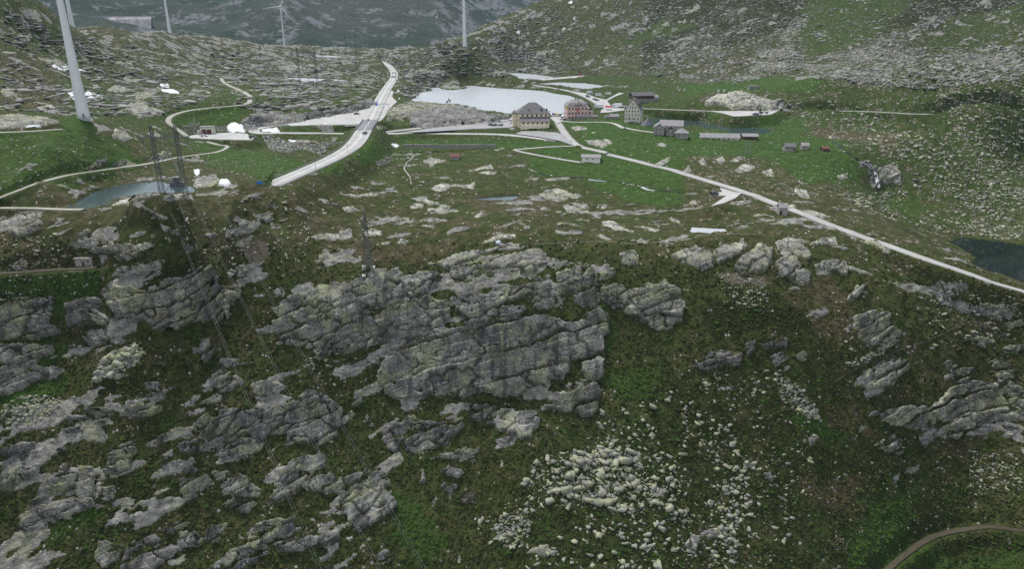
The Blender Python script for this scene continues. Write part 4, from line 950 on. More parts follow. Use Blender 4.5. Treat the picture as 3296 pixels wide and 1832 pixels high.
outcrop('F', [(560,1140),(650,1060),(780,1100),(740,1160),(600,1172)], 1.5, CL, 'row of broken grey blocks above the square pale block', split=True)
outcrop('F', [(630,1222),(700,1200),(750,1240),(670,1302)], 2.4, PAL, 'square pale block standing in the steep grass', name='giant_boulder', cat='boulder', veg=.0)
outcrop('F', [(820,1220),(870,1180),(905,1210),(880,1255),(830,1255)], 2.0, SLP, 'rounded boulder right of the square pale block', name='giant_boulder', cat='boulder', veg=.05)
outcrop('F', [(1260,1440),(1400,1310),(1520,1220),(1640,1270),(1600,1330),(1500,1425),(1330,1465)], 1.7, SLP, 'large whaleback of rock beside the mule path', **big)
outcrop('F', [(1890,1260),(2000,1300),(2100,1320),(2050,1400),(1950,1400)], 1.2, SLP, 'pale flat rock right of the whaleback', split=True)
outcrop('F', [(2230,1270),(2350,1260),(2405,1320),(2380,1405),(2280,1400)], 1.6, SLP, 'white cracked block at the right edge of the picture', split=True)
outcrop('F', [(2150,1255),(2300,1170),(2420,1140),(2470,1160),(2350,1235),(2230,1285)], 1.1, SLP, 'long slanting slab above the white cracked block', split=True)
for oi_, pts in enumerate(sorted(([(1900,880),(2000,890),(2040,910),(1960,942)], [(2080,780),(2200,830),(2300,860),(2280,890),(2160,880)], [(1900,1110),(2000,1050),(2120,1060),(2140,1110),(1960,1130)], [(2140,1080),(2280,1120),(2250,1180),(2100,1165)], [(2120,1000),(2200,960),(2210,1012),(2140,1030)], [(2150,940),(2300,895),(2440,920),(2300,960)], [(2320,990),(2440,960),(2470,1000),(2350,1030)], [(2250,1060),(2330,1050),(2310,1085)]), key=lambda q: sum(a[0] for a in q) / len(q))):
    outcrop('F', pts, .8, SLP, 'pale slab strip on the shoulder below the old road bend, ' + ORD[oi_] + ' from the left', 'slab strips on the right shoulder')
outcrop('I', [(1450,330),(1560,280),(1750,300),(1800,270),(1950,160),(2100,110),(2260,120),(2300,200),(2420,300),(2450,340),(2200,335),(2050,400),(1900,375),(1700,400),(1600,400)], 2.0, SLP, 'wide folded rock mass low on the right, grey and yellow', **big)
outcrop('I', [(1730,430),(1850,390),(1990,390),(2040,400),(1980,490),(1830,482)], 1.4, SLP, 'rounded rock tail under the wide folded rock mass', split=True)
outcrop('I', [(1380,545),(1450,510),(1530,470),(1560,500),(1600,600),(1550,612),(1450,572)], 1.2, SLP, 'fan of pale ribs above the narrow path', split=True)
outcrop('I', [(1290,325),(1340,290),(1440,310),(1350,352)], .9, PAL, 'small pale rock at the left tip of the folded mass')
outcrop('I', [(2300,160),(2360,90),(2470,150),(2470,320),(2380,265)], 1.6, SLP, 'steep ribbed rock at the right picture edge above the green hollow', split=True)
outcrop('I', [(2280,390),(2400,360),(2445,420),(2340,442)], 1.2, DK, 'dark rounded rock below the steep ribbed rock')
outcrop('I', [(550,730),(640,735),(700,865),(660,855),(600,772)], .8, PAL, 'bright narrow slab pointing downhill in the lower right')
outcrop('I', [(15,1265),(70,1190),(122,1212),(92,1295)], 2.2, PAL, 'big cube shaped boulder at the bottom under the thin wires', name='giant_boulder', cat='boulder', veg=.0)
outcrop('I', [(870,265),(955,250),(972,320),(910,340)], 1.8, PAL, 'pale split block in the rubble by the path', name='giant_boulder', cat='boulder', veg=.0)
# left
outcrop('D', [(-20,200),(100,180),(260,180),(310,240),(300,290),(200,342),(130,372),(60,330),(-20,300)], 1.0, PAL, 'bright bare slab at the left edge below the pond track', **big)
outcrop('D', [(455,490),(500,420),(600,350),(640,320),(645,380),(800,400),(840,440),(815,470),(700,468),(560,474),(480,500)], 2.0, PAL, 'pale rock hump that shelters the two small stone huts', **big)
outcrop('D', [(840,440),(900,400),(980,425),(1150,410),(1080,462),(1000,512),(850,532)], 1.5, PAL, 'layered pale rock right of the sheltering hump', split=True)
outcrop('D', [(820,640),(920,570),(1060,550),(1165,570),(1145,640),(1060,662),(960,650),(900,665)], 1.2, PAL, 'pale mossy rock terrace below the stone huts', split=True)
outcrop('D', [(780,795),(840,740),(900,750),(1040,770),(1190,775),(1200,720),(1390,640),(1480,600),(1560,650),(1480,700),(1640,740),(1720,762),(1700,800),(1650,850),(1605,935),(1500,950),(1350,965),(1250,975),(1250,1035),(1130,1032),(1110,942),(950,942),(870,940),(860,860)], 2.6, SLP, 'big cracked crag with yellow lichen between the huts and the wires', **big)
outcrop('D', [(-20,900),(80,840),(200,830),(380,830),(370,890),(340,960),(420,1030),(250,1085),(-20,1105)], 2.6, CL, 'grey cliff at the left edge with dark vertical streaks', **big)
outcrop('D', [(490,870),(560,820),(720,830),(740,900),(750,950),(660,1000),(500,1002)], 2.0, DK, 'dark wet slab right of the left edge cliff', split=True)
outcrop('D', [(670,960),(740,925),(805,965),(770,1002),(700,998)], 2.0, SLP, 'pointed lichened boulder at the foot of the dark wet slab', name='giant_boulder', cat='boulder', veg=.05)
outcrop('D', [(-20,1160),(250,1150),(385,1160),(300,1232),(250,1285),(-20,1285)], 2.0, CL, 'second streaked cliff band down the left edge', **big)
outcrop('D', [(-20,1330),(180,1290),(455,1330),(380,1372),(220,1412),(80,1500),(-20,1510)], 2.0, CL, 'third streaked cliff band down the left edge', **big)
outcrop('D', [(600,1090),(700,1080),(825,1090),(740,1155),(650,1150)], 1.2, DK, 'small dark crag between the second cliff band and the rubble', split=True)
outcrop('D', [(1400,1210),(1480,1160),(1600,1120),(1560,1200),(1490,1285),(1420,1262)], 1.1, CL, 'narrow rock rib rising along the left wires', split=True)
outcrop('D', [(1460,1252),(1700,1240),(1840,1280),(1640,1305)], .9, CL, 'flat broken ledge under the narrow rib')
GM = [([(1390,402),(1480,340),(1560,360),(1600,310),(1750,290),(1900,320),(2050,270),(2250,190),(2440,300),(2425,440),(2300,522),(2150,500),(1950,432),(1700,482),(1530,480),(1420,432)], 2.4, CL, 'wide ribbed cliff crossed by the left wires', big),
 ([(1300,532),(1470,500),(1700,490),(1880,520),(1860,600),(1700,662),(1560,610),(1500,580),(1320,582)], 1.4, CL, 'broken ledge under the wide ribbed cliff', dict(split=True)),
 ([(1290,742),(1320,700),(1460,710),(1400,752)], 1.0, DK, 'small dark step above the toothed slabs', {}),
 ([(1290,780),(1500,770),(1550,860),(1400,900),(1320,935)], 1.8, CL, 'left one of the toothed slabs, blunt and grey', dict(split=True)),
 ([(1530,742),(1630,730),(1700,790),(1730,730),(1790,790),(1865,880),(1850,912),(1700,912),(1620,900)], 1.8, SLP, 'right one of the toothed slabs, pale with three teeth', dict(split=True)),
 ([(1600,972),(1700,920),(1850,950),(1780,1022),(1650,1022)], 1.4, CL, 'rounded grey rock under the toothed slabs', dict(split=True)),
 ([(1950,935),(2010,760),(2100,680),(2330,620),(2345,690),(2200,790),(2120,890),(2000,952)], 2.0, CL, 'long leaning slab beside the orange gravel runnel', big),
 ([(2140,822),(2380,740),(2465,800),(2465,885),(2250,892)], 1.6, CL, 'dark rock behind the leaning slab', dict(split=True)),
 ([(1740,1192),(1880,1110),(2110,1060),(2122,1140),(1950,1222),(1800,1262)], 1.6, CL, 'slab tongue pointing right near the bottom wires', dict(split=True)),
 ([(1960,1252),(2080,1210),(2300,1200),(2465,1150),(2465,1215),(2200,1302),(2000,1302)], 1.5, CL, 'long ledge under the slab tongue', dict(split=True)),
 ([(1480,1450),(1650,1300),(1900,1240),(1950,1330),(1700,1450)], 1.6, CL, 'broken rock at the bottom edge left of the wires', dict(split=True)),
 ([(880,1450),(950,1250),(1100,1200),(1200,1230),(1275,1290),(1100,1440)], 1.7, DK, 'dark crag at the bottom edge', big),
 ([(1160,1162),(1250,1090),(1360,1060),(1382,1110),(1250,1192)], 1.3, CL, 'wedge of rock above the dark bottom crag', dict(split=True)),
 ([(1270,1292),(1300,1180),(1400,1170),(1480,1240),(1500,1130),(1640,1110),(1560,1232),(1440,1262)], 1.4, CL, 'notched grey rock right of the bottom wedge', dict(split=True)),
 ([(165,1112),(220,980),(310,870),(400,790),(500,700),(660,730),(662,850),(640,970),(500,1062),(380,1092),(300,1142),(240,1182)], 2.2, SLP, 'great tilted pale slab in the lower left', big),
 ([(680,962),(720,860),(830,830),(820,900),(760,980),(700,1008)], 1.4, PAL, 'smooth pale shield beside the great tilted slab', {}),
 ([(740,732),(780,660),(860,560),(950,520),(982,580),(940,690),(860,762),(780,752)], 1.7, SLP, 'pale shield with a yellow top up from the smooth shield', dict(split=True)),
 ([(690,832),(720,770),(900,770),(850,802)], .9, CL, 'thin ledge between the two pale shields', {}),
 ([(-20,800),(130,710),(270,700),(290,760),(200,800),(60,892),(-20,882)], 1.6, CL, 'ribbed crag at the left edge above the great slab', dict(split=True)),
 ([(-20,592),(80,540),(260,520),(250,580),(150,642),(60,612)], 1.3, DK, 'dark crumpled rock at the left edge', dict(split=True)),
 ([(900,292),(1000,230),(1060,250),(1160,240),(1182,300),(1100,342),(980,352)], 1.5, CL, 'bowl shaped outcrop under the dark heath bank', dict(split=True)),
 ([(620,292),(720,270),(820,290),(810,352),(720,392)], 1.2, CL, 'flat grey outcrop left of the bowl shaped one', dict(split=True)),
 ([(420,392),(500,340),(620,340),(642,400),(600,462),(480,452)], 1.3, DK, 'dull grey outcrop at the foot of the heath bank', dict(split=True)),
 ([(1060,602),(1120,500),(1225,420),(1180,505),(1100,612)], 1.0, CL, 'narrow blade of rock slanting uphill', {}),
 ([(1110,692),(1160,620),(1240,580),(1252,660),(1180,702)], 1.3, SLP, 'triangular pale rock below the narrow blade', {}),
 ([(1520,132),(1560,70),(1700,50),(1750,90),(1650,142),(1540,162)], 1.5, SLP, 'lichened knob above the wide ribbed cliff', dict(split=True)),
 ([(1760,182),(1900,110),(2030,90),(2082,150),(1900,192)], 1.3, CL, 'grey ledge right of the lichened knob', dict(split=True)),
 ([(2130,172),(2300,150),(2342,200),(2200,202)], .9, DK, 'low dark ledge at the top of the ribbed cliff', {}),
 ([(680,1362),(720,1250),(800,1250),(900,1270),(860,1362),(740,1425)], 1.3, SLP, 'yellowish boulder nest near the bottom left', dict(split=True)),
 ([(1050,85),(1200,100),(1292,140),(1200,172),(1060,192)], 1.0, CL, 'rough rock patch beside the dark heath bank', dict(split=True)),
 ([(-20,60),(160,90),(80,172),(-20,182)], 1.4, CL, 'foot of the third cliff band at the left edge', dict(split=True)),
 ([(1380,142),(1470,90),(1482,140),(1420,162)], 1.0, CL, 'small cracked rock left of the lichened knob', {}),
 ([(1360,212),(1490,190),(1600,190),(1560,242),(1380,252)], .9, SLP, 'string of pale rocks under the lichened knob', dict(split=True)),
 ([(440,502),(480,500),(482,590),(410,592)], .8, CL, 'small grey rock stub left of the pale shields', {})]
for pts, H_, mt, lab, kw in GM: outcrop('G', pts, H_, mt, lab, **kw)
HM = [([(410,392),(500,370),(620,390),(800,380),(870,350),(862,410),(780,472),(740,540),(640,602),(500,580),(440,482)], 2.2, CL, 'dark grey crag with a hanging block below the largest cliff face', big),
 ([(290,402),(400,390),(430,470),(500,580),(340,572),(290,492)], 1.4, DK, 'crumbly dark rock left of the hanging block crag', dict(split=True)),
 ([(910,292),(980,250),(1110,260),(1132,310),(1100,392),(1000,372),(920,342)], 2.0, CL, 'rounded grey bulge left of the slanting rock step', dict(split=True)),
 ([(1100,372),(1150,310),(1250,300),(1432,290),(1400,400),(1362,482),(1250,472),(1120,422)], 2.0, CL, 'slanting rock step right below the largest cliff face', big),
 ([(1430,262),(1520,210),(1532,280),(1440,292)], 1.2, SLP, 'yellow lichened block between the rock step and the pillar', {}),
 ([(1530,282),(1600,130),(1780,80),(1832,110),(1872,190),(1832,262),(1780,342),(1740,322),(1650,292)], 2.2, CL, 'grey pillar at the lower right end of the cliff', big),
 ([(740,592),(860,570),(1000,560),(960,662),(800,642),(640,642)], 1.1, CL, 'low ledge under the hanging block crag', dict(split=True)),
 ([(-10,885),(150,870),(290,860),(402,980),(300,1052),(120,1142),(60,1122)], 1.9, CL, 'blunt rock nose where the right hand wires of the left line pass', big),
 ([(-10,782),(200,720),(340,762),(342,830),(120,872),(-10,875)], 1.4, CL, 'layered rock above the blunt nose', dict(split=True)),
 ([(440,332),(530,310),(540,360),(460,372)], 1.2, SLP, 'single pale block on the grass above the hanging block crag', {}),
 ([(150,382),(180,310),(232,412)], 1.0, SLP, 'pointed rock tooth in the grass left of the crumbly rock', {}),
 ([(710,732),(770,690),(872,740),(840,782),(770,762)], 1.2, DK, 'upper of the three small dark rocks in the brown grass', {}),
 ([(710,832),(740,800),(842,830),(780,892)], 1.2, DK, 'middle of the three small dark rocks in the brown grass', {}),
 ([(800,922),(860,870),(972,880),(960,920),(900,982)], 1.3, DK, 'lowest of the three small dark rocks in the brown grass', {}),
 ([(250,1332),(320,1290),(372,1340),(340,1392),(260,1412)], 1.3, DK, 'dark rock at the bottom edge between the wires', {}),
 ([(1140,512),(1190,480),(1252,490),(1170,542)], .9, DK, 'low dark rock below the slanting step', {}),
 ([(40,200),(130,170),(160,240),(70,280)], 1.0, CL, 'small crag in the dark grass above the wires', {}),
 ([(560,820),(590,700),(612,830)], .8, CL, 'thin upright rock sliver in the grass', {}),
 ([(630,985),(660,940),(722,980),(680,1008)], .9, DK, 'dull rock lump under the thin sliver', {})]
for pts, H_, mt, lab, kw in HM: outcrop('H', pts, H_, mt, lab, **kw)
# ice-worn slabs on the plateau behind the rim
for oi_, pts in enumerate(sorted(([(0,50),(130,60),(200,50),(270,60),(100,84)], [(-10,150),(80,140),(140,180),(30,184)], [(470,80),(600,90),(800,150),(770,162),(560,112)], [(590,160),(700,145),(800,160),(870,190),(620,184)], [(480,150),(520,120),(590,130),(580,162)], [(210,200),(320,230),(480,220),(500,242),(280,255)], [(560,240),(640,225),(770,240),(700,262),(560,254)], [(550,280),(690,275),(660,304)], [(640,20),(720,-20),(850,0),(760,20),(700,42)], [(950,217),(1000,185),(1042,200),(980,224)], [(1080,302),(1200,260),(1300,240),(1370,312),(1250,275),(1130,306)], [(1000,412),(1060,380),(1130,335),(1240,340),(1290,372),(1160,384),(1080,404)], [(1820,162),(1850,130),(1920,125),(1932,150),(1880,168)], [(1850,250),(1960,250),(2100,332),(1990,314),(1880,284)], [(1850,340),(1960,380),(1940,394),(1870,374)], [(2080,280),(2200,290),(2335,322),(2240,324)], [(2360,220),(2440,250),(2442,282),(2370,252)], [(280,412),(360,395),(340,422),(290,428)], [(380,412),(430,370),(492,400),(460,428)], [(1420,172),(1450,145),(1532,180)], [(150,330),(210,300),(290,320),(280,350),(180,362)], [(-20,320),(70,300),(80,370),(0,380)]), key=lambda q: sum(a[0] for a in q) / len(q))):
    outcrop('E', pts, .75, PAL, 'pale ice-worn slab lying in the brown plateau turf, ' + ORD[oi_] + ' from the left', 'slabs on the plateau', cell=(5, 5, 3), veg=.28, rough=.7)
outcrop('E', [(1400,72),(1440,30),(1560,15),(1740,70),(1650,82),(1550,118),(1440,102)], 1.0, PAL, 'widest pale slab hump on the plateau, below the green meadow', split=True, veg=.28)
outcrop('E', [(1580,142),(1610,115),(1780,130),(1772,162),(1640,184)], .9, PAL, 'square jointed pale slab just below the widest slab hump', split=True, veg=.25)
for oi_, pts in enumerate(sorted(([(960,120),(1030,130),(1130,200),(1242,230),(1220,252),(1080,232),(1100,205)], [(1160,280),(1282,320),(1250,352),(1180,332)], [(800,142),(880,100),(980,60),(1160,50),(1172,82),(950,104)], [(1480,352),(1560,335),(1562,362)], [(1730,292),(1800,265),(1782,312)], [(1890,142),(1960,110),(1992,140),(1920,158)], [(1750,72),(1830,60),(1912,90),(1780,94)], [(2240,372),(2300,340),(2461,340),(2461,382),(2300,394)], [(60,562),(130,530),(202,520),(202,580),(110,602)], [(1160,72),(1330,50),(1392,60),(1392,92),(1180,114)], [(380,272),(450,250),(492,250),(420,284)], [(1590,440),(1640,430),(1680,455),(1620,470)], [(1450,355),(1520,340),(1570,365),(1500,372)], [(1640,620),(1660,600),(1710,610),(1680,660),(1640,655)], [(1960,750),(2010,730),(2070,760),(2050,800),(1980,800)]), key=lambda q: sum(a[0] for a in q) / len(q))):
    outcrop('D', pts, .8, PAL, 'pale rock patch on the knoll around the left pylon, ' + ORD[oi_] + ' from the left', 'rock patches on the left knoll', cell=(5, 5, 3), veg=.26)
for oi_, pts in enumerate(sorted(([(570,1152),(640,1135),(762,1160),(650,1194)], [(650,1362),(720,1320),(840,1330),(962,1320),(950,1348),(800,1350),(720,1388)], [(880,1242),(960,1210),(1080,1185),(1092,1212),(960,1234)], [(970,1247),(1060,1230),(1132,1240),(1090,1258)], [(1430,1295),(1500,1280),(1642,1275),(1652,1297),(1500,1304)], [(1640,917),(1700,905),(1772,920),(1740,942),(1680,944)], [(1740,1002),(1850,1005),(1942,1030),(1880,1064),(1780,1042)], [(1870,1010),(1900,995),(1940,1015),(1935,1035)], [(1780,955),(1830,950),(1825,965)], [(2230,1190),(2300,1160),(2370,1120),(2350,1180),(2270,1215)], [(2270,1040),(2300,1030),(2345,1045),(2320,1065)]), key=lambda q: sum(a[0] for a in q) / len(q))):
    outcrop('B', pts, .8, PAL, 'pale rock slab in the green meadow below the houses, ' + ORD[oi_] + ' from the left', 'slabs in the meadow', cell=(5, 5, 3), veg=.2)
outcrop('B', [(500,902),(505,835),(640,815),(760,790),(850,780),(960,805),(1050,848),(1200,848),(1030,872),(850,882),(640,907)], 3.5, DK, 'grey rock bluff between the car park and the lake', split=True, cell=(9, 8, 6), veg=.2)
outcrop('B', [(340,800),(420,760),(560,740),(700,745),(830,750),(820,790),(640,820),(500,835),(420,860),(340,850)], 1.6, SLP, 'hummocky rock knoll carrying the rider monument', split=True, veg=.5)
for oi_, pts in enumerate(sorted(([(330,830),(360,850),(360,880),(325,870)], [(240,905),(290,895),(330,930),(260,935)], [(650,560),(700,550),(740,570),(690,585)], [(560,640),(640,650),(600,660)], [(720,630),(800,605),(890,625),(860,640),(740,642)]), key=lambda q: sum(a[0] for a in q) / len(q))):
    outcrop('B', pts, 1.0, SLP, 'grey rock hump on the near shore of the largest lake, ' + ORD[oi_] + ' from the left', 'shore rocks')
outcrop('d', [(60,440),(30,330),(300,240),(700,255),(1100,200),(1500,160),(1800,110),(2100,-20),(2150,40),(1700,165),(1100,270),(700,345),(300,385)], 3.5, DK, 'blasted grey rock wall along the concrete junction', name='rock_cutting', cat='rock wall', split=True, cell=(8, 8, 6), veg=.12)
for oi_, pts in enumerate(sorted(([(810,10),(900,30),(925,92),(850,80),(810,50)], [(330,122),(450,100),(572,90),(420,134)], [(620,152),(680,130),(742,190),(690,194)], [(750,142),(810,130),(822,160),(750,174)], [(850,162),(950,180),(1062,220),(1000,234),(900,204)], [(40,110),(100,100),(105,130),(60,128)]), key=lambda q: sum(a[0] for a in q) / len(q))):
    outcrop('F', pts, 1.0, PAL, 'pale rock beside the old road above the bend, ' + ORD[oi_] + ' from the left', 'roadside rocks', cell=(5, 5, 3), veg=.1)
outcrop('C', [(180,742),(250,710),(330,690),(430,675),(510,700),(560,722),(700,742),(738,762),(710,782),(600,772),(540,782),(420,762),(360,772),(290,745)], 4.0, PAL, 'white rounded cliff behind the gravel lay-by', name='cliff', cat='cliff', split=True, cell=(14, 12, 9), veg=.05)
outcrop('C', [(1390,1222),(1500,1190),(1562,1240),(1572,1312),(1450,1314)], 1.6, PAL, 'pale ribbed rock right of the waterfall', split=True, veg=.1)
outcrop('C', [(1275,1165),(1330,1150),(1400,1210),(1440,1260),(1430,1340),(1400,1370),(1370,1330),(1340,1240),(1280,1200)], .8, DK, 'dark wet rock bed of the waterfall', split=True, veg=.0)
for oi_, pts in enumerate(sorted(([(120,1162),(150,1140),(182,1170),(150,1192)], [(240,1150),(290,1125),(322,1160),(270,1174)], [(340,1160),(420,1115),(442,1150),(370,1172)], [(370,1222),(440,1180),(522,1200),(500,1232),(400,1240)], [(570,1242),(640,1220),(662,1262),(610,1264)], [(1110,1262),(1190,1250),(1192,1282),(1140,1294)], [(-10,1240),(50,1195),(70,1230),(30,1260)]), key=lambda q: sum(a[0] for a in q) / len(q))):
    outcrop('C', pts, .9, PAL, 'pale outcrop in the green slope below the long barrack, ' + ORD[oi_] + ' from the left', 'outcrops below the barrack', cell=(5, 5, 3), veg=.1)
for oi_, pts in enumerate(sorted(([(790,985),(830,925),(900,935),(940,985),(990,1005),(900,1010),(820,1000)], [(700,920),(745,915),(740,950),(705,950)], [(1050,955),(1120,950),(1170,985),(1100,985)], [(600,1225),(700,1160),(770,1150),(770,1190),(720,1210),(640,1235)], [(800,1190),(880,1150),(1000,1180),(920,1205)], [(1080,1140),(1180,1090),(1240,1100),(1230,1140),(1150,1160)], [(960,1290),(1040,1275),(1130,1280),(1090,1305),(990,1308)], [(1380,1340),(1430,1270),(1560,1260),(1610,1330),(1520,1352),(1420,1358)]), key=lambda q: sum(a[0] for a in q) / len(q))):
    outcrop('A', pts, 1.1, SLP, 'grey rock hump in the green slope behind the left pylon, ' + ORD[oi_] + ' from the left', 'rock humps on the left green slope', cell=(5, 5, 3), veg=.15)
for oi_, pts in enumerate(sorted(([(0,850),(100,830),(300,850),(420,880),(250,905),(0,920)], [(930,760),(1000,745),(1130,790),(1170,830),(1000,840),(900,790)], [(770,650),(830,615),(910,630),(900,650),(820,660)], [(940,690),(990,665),(1100,680),(1110,700),(1000,712)], [(100,270),(170,240),(230,280),(200,300),(120,300)], [(880,560),(1000,570),(1060,590),(920,590)], [(280,420),(400,430),(500,470),(420,480)], [(820,450),(900,440),(970,460),(880,475)], [(2000,480),(2150,470),(2200,490),(2060,500)], [(1800,830),(1900,800),(2050,810),(1900,850)], [(0,660),(60,640),(130,690),(60,710)]), key=lambda q: sum(a[0] for a in q) / len(q))):
    outcrop('A', pts, 1.4, SLP, 'large grey slab on the bouldery left hill, ' + ORD[oi_] + ' from the left', 'large slabs on the left hill', cell=(6, 6, 3.5), veg=.2)

# ---------------------------------------------------------------- loose stones
def chip(sub, seed, flat):
    """an angular block: convex hull of a few points pushed towards the faces of a box"""
    import bmesh
    r = np.random.default_rng(seed); bm = bmesh.new()
    k = 5 if sub > 1 else 2
    p = r.uniform(-1, 1, (k, 3)); ax = r.integers(0, 3, k); p[np.arange(k), ax] = np.sign(p[np.arange(k), ax]) * r.uniform(.8, 1, k)
    p = np.concatenate([p * .92, np.array([(a, b_, c_) for a in (-1, 1) for b_ in (-1, 1) for c_ in (-1, 1)]) * r.uniform(.55, .98, (8, 3))])
    p = p @ np.array([[1, .25, 0], [0, 1, .12], [.15, 0, 1]]).T
    for q_ in p: bm.verts.new(q_)
    h_ = bmesh.ops.convex_hull(bm, input=bm.verts)
    bmesh.ops.delete(bm, geom=[v for v in bm.verts if not v.link_faces], context='VERTS')
    bmesh.ops.triangulate(bm, faces=bm.faces); bmesh.ops.recalc_face_normals(bm, faces=bm.faces); bm.verts.index_update()
    V = np.array([v.co[:] for v in bm.verts]); Fc = np.array([[v.index for v in f_.verts] for f_ in bm.faces]); bm.free()
    V = V / np.abs(V).max() * np.array([1, r.uniform(.6, .95), flat])
    return V, Fc
PRO = {'boulder': ([chip(2, 10 + k, .52) for k in range(8)], [chip(1, 40 + k, .52) for k in range(8)]),
       'flat_boulder': ([chip(2, 60 + k, .24) for k in range(8)], [chip(1, 80 + k, .24) for k in range(8)])}
POOL = {'boulder': [], 'flat_boulder': []}
def scatter(kind, f, pts, cnt, lo, hi, mat, label, group, pw=2.0, clump=.0, seed=1, elong=1.0, cs=18):
    r = np.random.default_rng(seed); p = fr(f, pts); x0, y0 = p.min(0); x1, y1 = p.max(0)
    q = r.uniform((x0, y0), (x1, y1), (int(cnt * 5), 2)); q = q[poly_sd(q[:, 0], q[:, 1], p) > 0]
    W = sight(q, ZS)
    ok = np.hypot(W[:, 0], W[:, 1]) < 2000
    ia, ir = gidx(W[:, 0], W[:, 1]); ok &= CLR[np.round(ia).astype(int), np.round(ir).astype(int)] < .5
    if clump > 0:
        c = fbm(W[:, 0] / cs, W[:, 1] / cs, None, 3, seed + 7); ok &= r.uniform(0, 1, len(W)) < np.clip(.5 + c * clump * 2.4, 0.03, 1)
    W = W[ok][:cnt]; n_ = len(W)
    u = r.uniform(0, 1, n_); s = lo * (1 - u * (1 - (lo / hi) ** (pw - 1))) ** (-1 / (pw - 1))
    for k in range(n_):
        POOL[kind].append((W[k], s[k] * .43, r.uniform(-1.1, 1.1) if elong > 1.3 else r.uniform(0, 6.283), *(r.uniform(-.45, .45, 2) if kind == 'boulder' else r.uniform(-.2, .2, 2)), int(r.integers(8)), elong * r.uniform(.75, 1.75), mat, label, group, r.uniform()))
BL = 'boulder'
scatter(BL, 'H', [(1330,800),(1400,640),(1560,600),(1700,590),(1900,560),(2120,580),(2180,660),(2240,800),(2280,920),(2390,980),(2350,1040),(2200,960),(2150,850),(2000,860),(1950,950),(1750,960),(1600,900),(1450,860)], 1000, .45, 6.0, 'boulder', 'pale angular boulder in the dense rockfall below the cliff', 'rockfall boulders', seed=2, pw=2.5, clump=.5, cs=8)
scatter(BL, 'H', [(1700,350),(2461,100),(2461,1432),(700,1432),(1000,1050),(1330,900)], 760, .5, 3.6, 'boulder', 'pale boulder strewn in the dark grass around the rockfall', 'strewn boulders', clump=.8, seed=3)
scatter(BL, 'H', [(1500,560),(2250,480),(2461,700),(2461,1200),(2250,1100),(1900,1000),(1350,980),(1280,760)], 420, .45, 5.0, 'boulder', 'pale boulder at the loose margin of the rockfall', 'rockfall margin boulders', pw=2.3, clump=.6, seed=44, cs=10)
scatter(BL, 'I', [(0,250),(300,300),(500,900),(350,1432),(0,1432)], 300, .7, 3.2, 'boulder', 'pale slanted block on the steep grass right of the rockfall', 'blocks right of the rockfall', pw=1.9, clump=.8, seed=45, cs=9)
scatter(BL, 'H', [(1100,1120),(1250,1020),(1380,1100),(1330,1280),(1150,1270)], 350, .4, 1.8, 'boulder', 'pale boulder strewn in the dark grass around the rockfall', 'strewn boulders', seed=4)
scatter(BL, 'I', [(0,0),(700,0),(1000,400),(900,800),(700,1432),(0,1432)], 620, .45, 2.6, 'boulder', 'whitish boulder on the steep grass at the lower right', 'lower right boulders', clump=.8, seed=5)
scatter(BL, 'I', [(650,0),(800,80),(960,250),(1000,370),(860,340),(700,180)], 300, .5, 2.6, 'boulder', 'pale boulder in the rubble tongue beside the path', 'rubble tongue boulders', seed=6)
scatter(BL, 'I', [(600,450),(2461,450),(2461,1150),(1500,1350),(800,1300)], 330, .3, 1.5, 'boulder', 'small whitish stone in the gentle grass at the lower right', 'lower right stones', clump=.7, seed=7)
scatter(BL, 'I', [(2080,580),(2400,600),(2450,860),(2300,900),(2050,900)], 330, .4, 1.6, 'boulder', 'grey stone in the stone patch at the right edge', 'right edge stone patch', seed=8)
scatter(BL, 'F', [(200,620),(560,640),(640,800),(560,900),(350,850)], 300, .35, 1.8, 'boulder', 'pale stone on the brown slide below the rim crags', 'soil slide stones', clump=.3, seed=9)
scatter(BL, 'F', [(1100,640),(2461,800),(2461,1100),(1600,1200),(1200,1300),(1000,1000)], 380, .4, 2.4, 'boulder', 'pale stone on the right hand slope below the old road', 'slope stones below the old road', clump=.7, seed=10)
scatter(BL, 'F', [(1180,1290),(1400,1180),(1450,1090),(1560,1100),(1460,1190),(1280,1300)], 260, .4, 2.0, 'boulder', 'stone in the rubble strip along the mule path', 'mule path rubble', seed=11)
scatter(BL, 'D', [(820,1200),(1000,1110),(1050,1210),(950,1300),(750,1390),(670,1410),(740,1290)], 330, .6, 4.6, 'boulder', 'pale block in the rubble pile on the left slope', 'left rubble pile', seed=12)
scatter(BL, 'G', [(0,260),(200,170),(470,200),(430,280),(250,400),(60,420),(0,350)], 420, .4, 2.0, 'boulder', 'white stone scattered in the bright grass at the left edge', 'left grass stones', clump=.3, seed=13)
scatter(BL, 'D', [(1150,140),(2100,60),(2461,120),(2461,420),(2000,600),(1300,620),(1000,450)], 300, .4, 2.4, 'boulder', 'pale stone scattered on the knoll below the left pylon', 'knoll stones', clump=.6, seed=14)
scatter(BL, 'D', [(0,380),(450,330),(450,600),(0,620)], 110, .5, 2.2, 'boulder', 'pale stone beside the sheltering rock hump', 'hut stones', clump=.5, seed=15)
scatter(BL, 'D', [(0,640),(800,640),(760,830),(0,850)], 60, .4, 1.8, 'boulder', 'white stone lying in the bright grass below the huts', 'stones below the huts', clump=.5, seed=16)
scatter(BL, 'E', [(0,0),(2461,0),(2461,380),(1400,420),(700,500),(0,560)], 130, .35, 1.7, 'boulder', 'small pale stone on the brown plateau', 'plateau stones', clump=1.0, seed=17)
scatter(BL, 'G', [(0,0),(2461,0),(2461,1432),(0,1432)], 260, .3, 1.8, 'boulder', 'grey stone among the crags at the lower left', 'crag stones', clump=.7, seed=18)
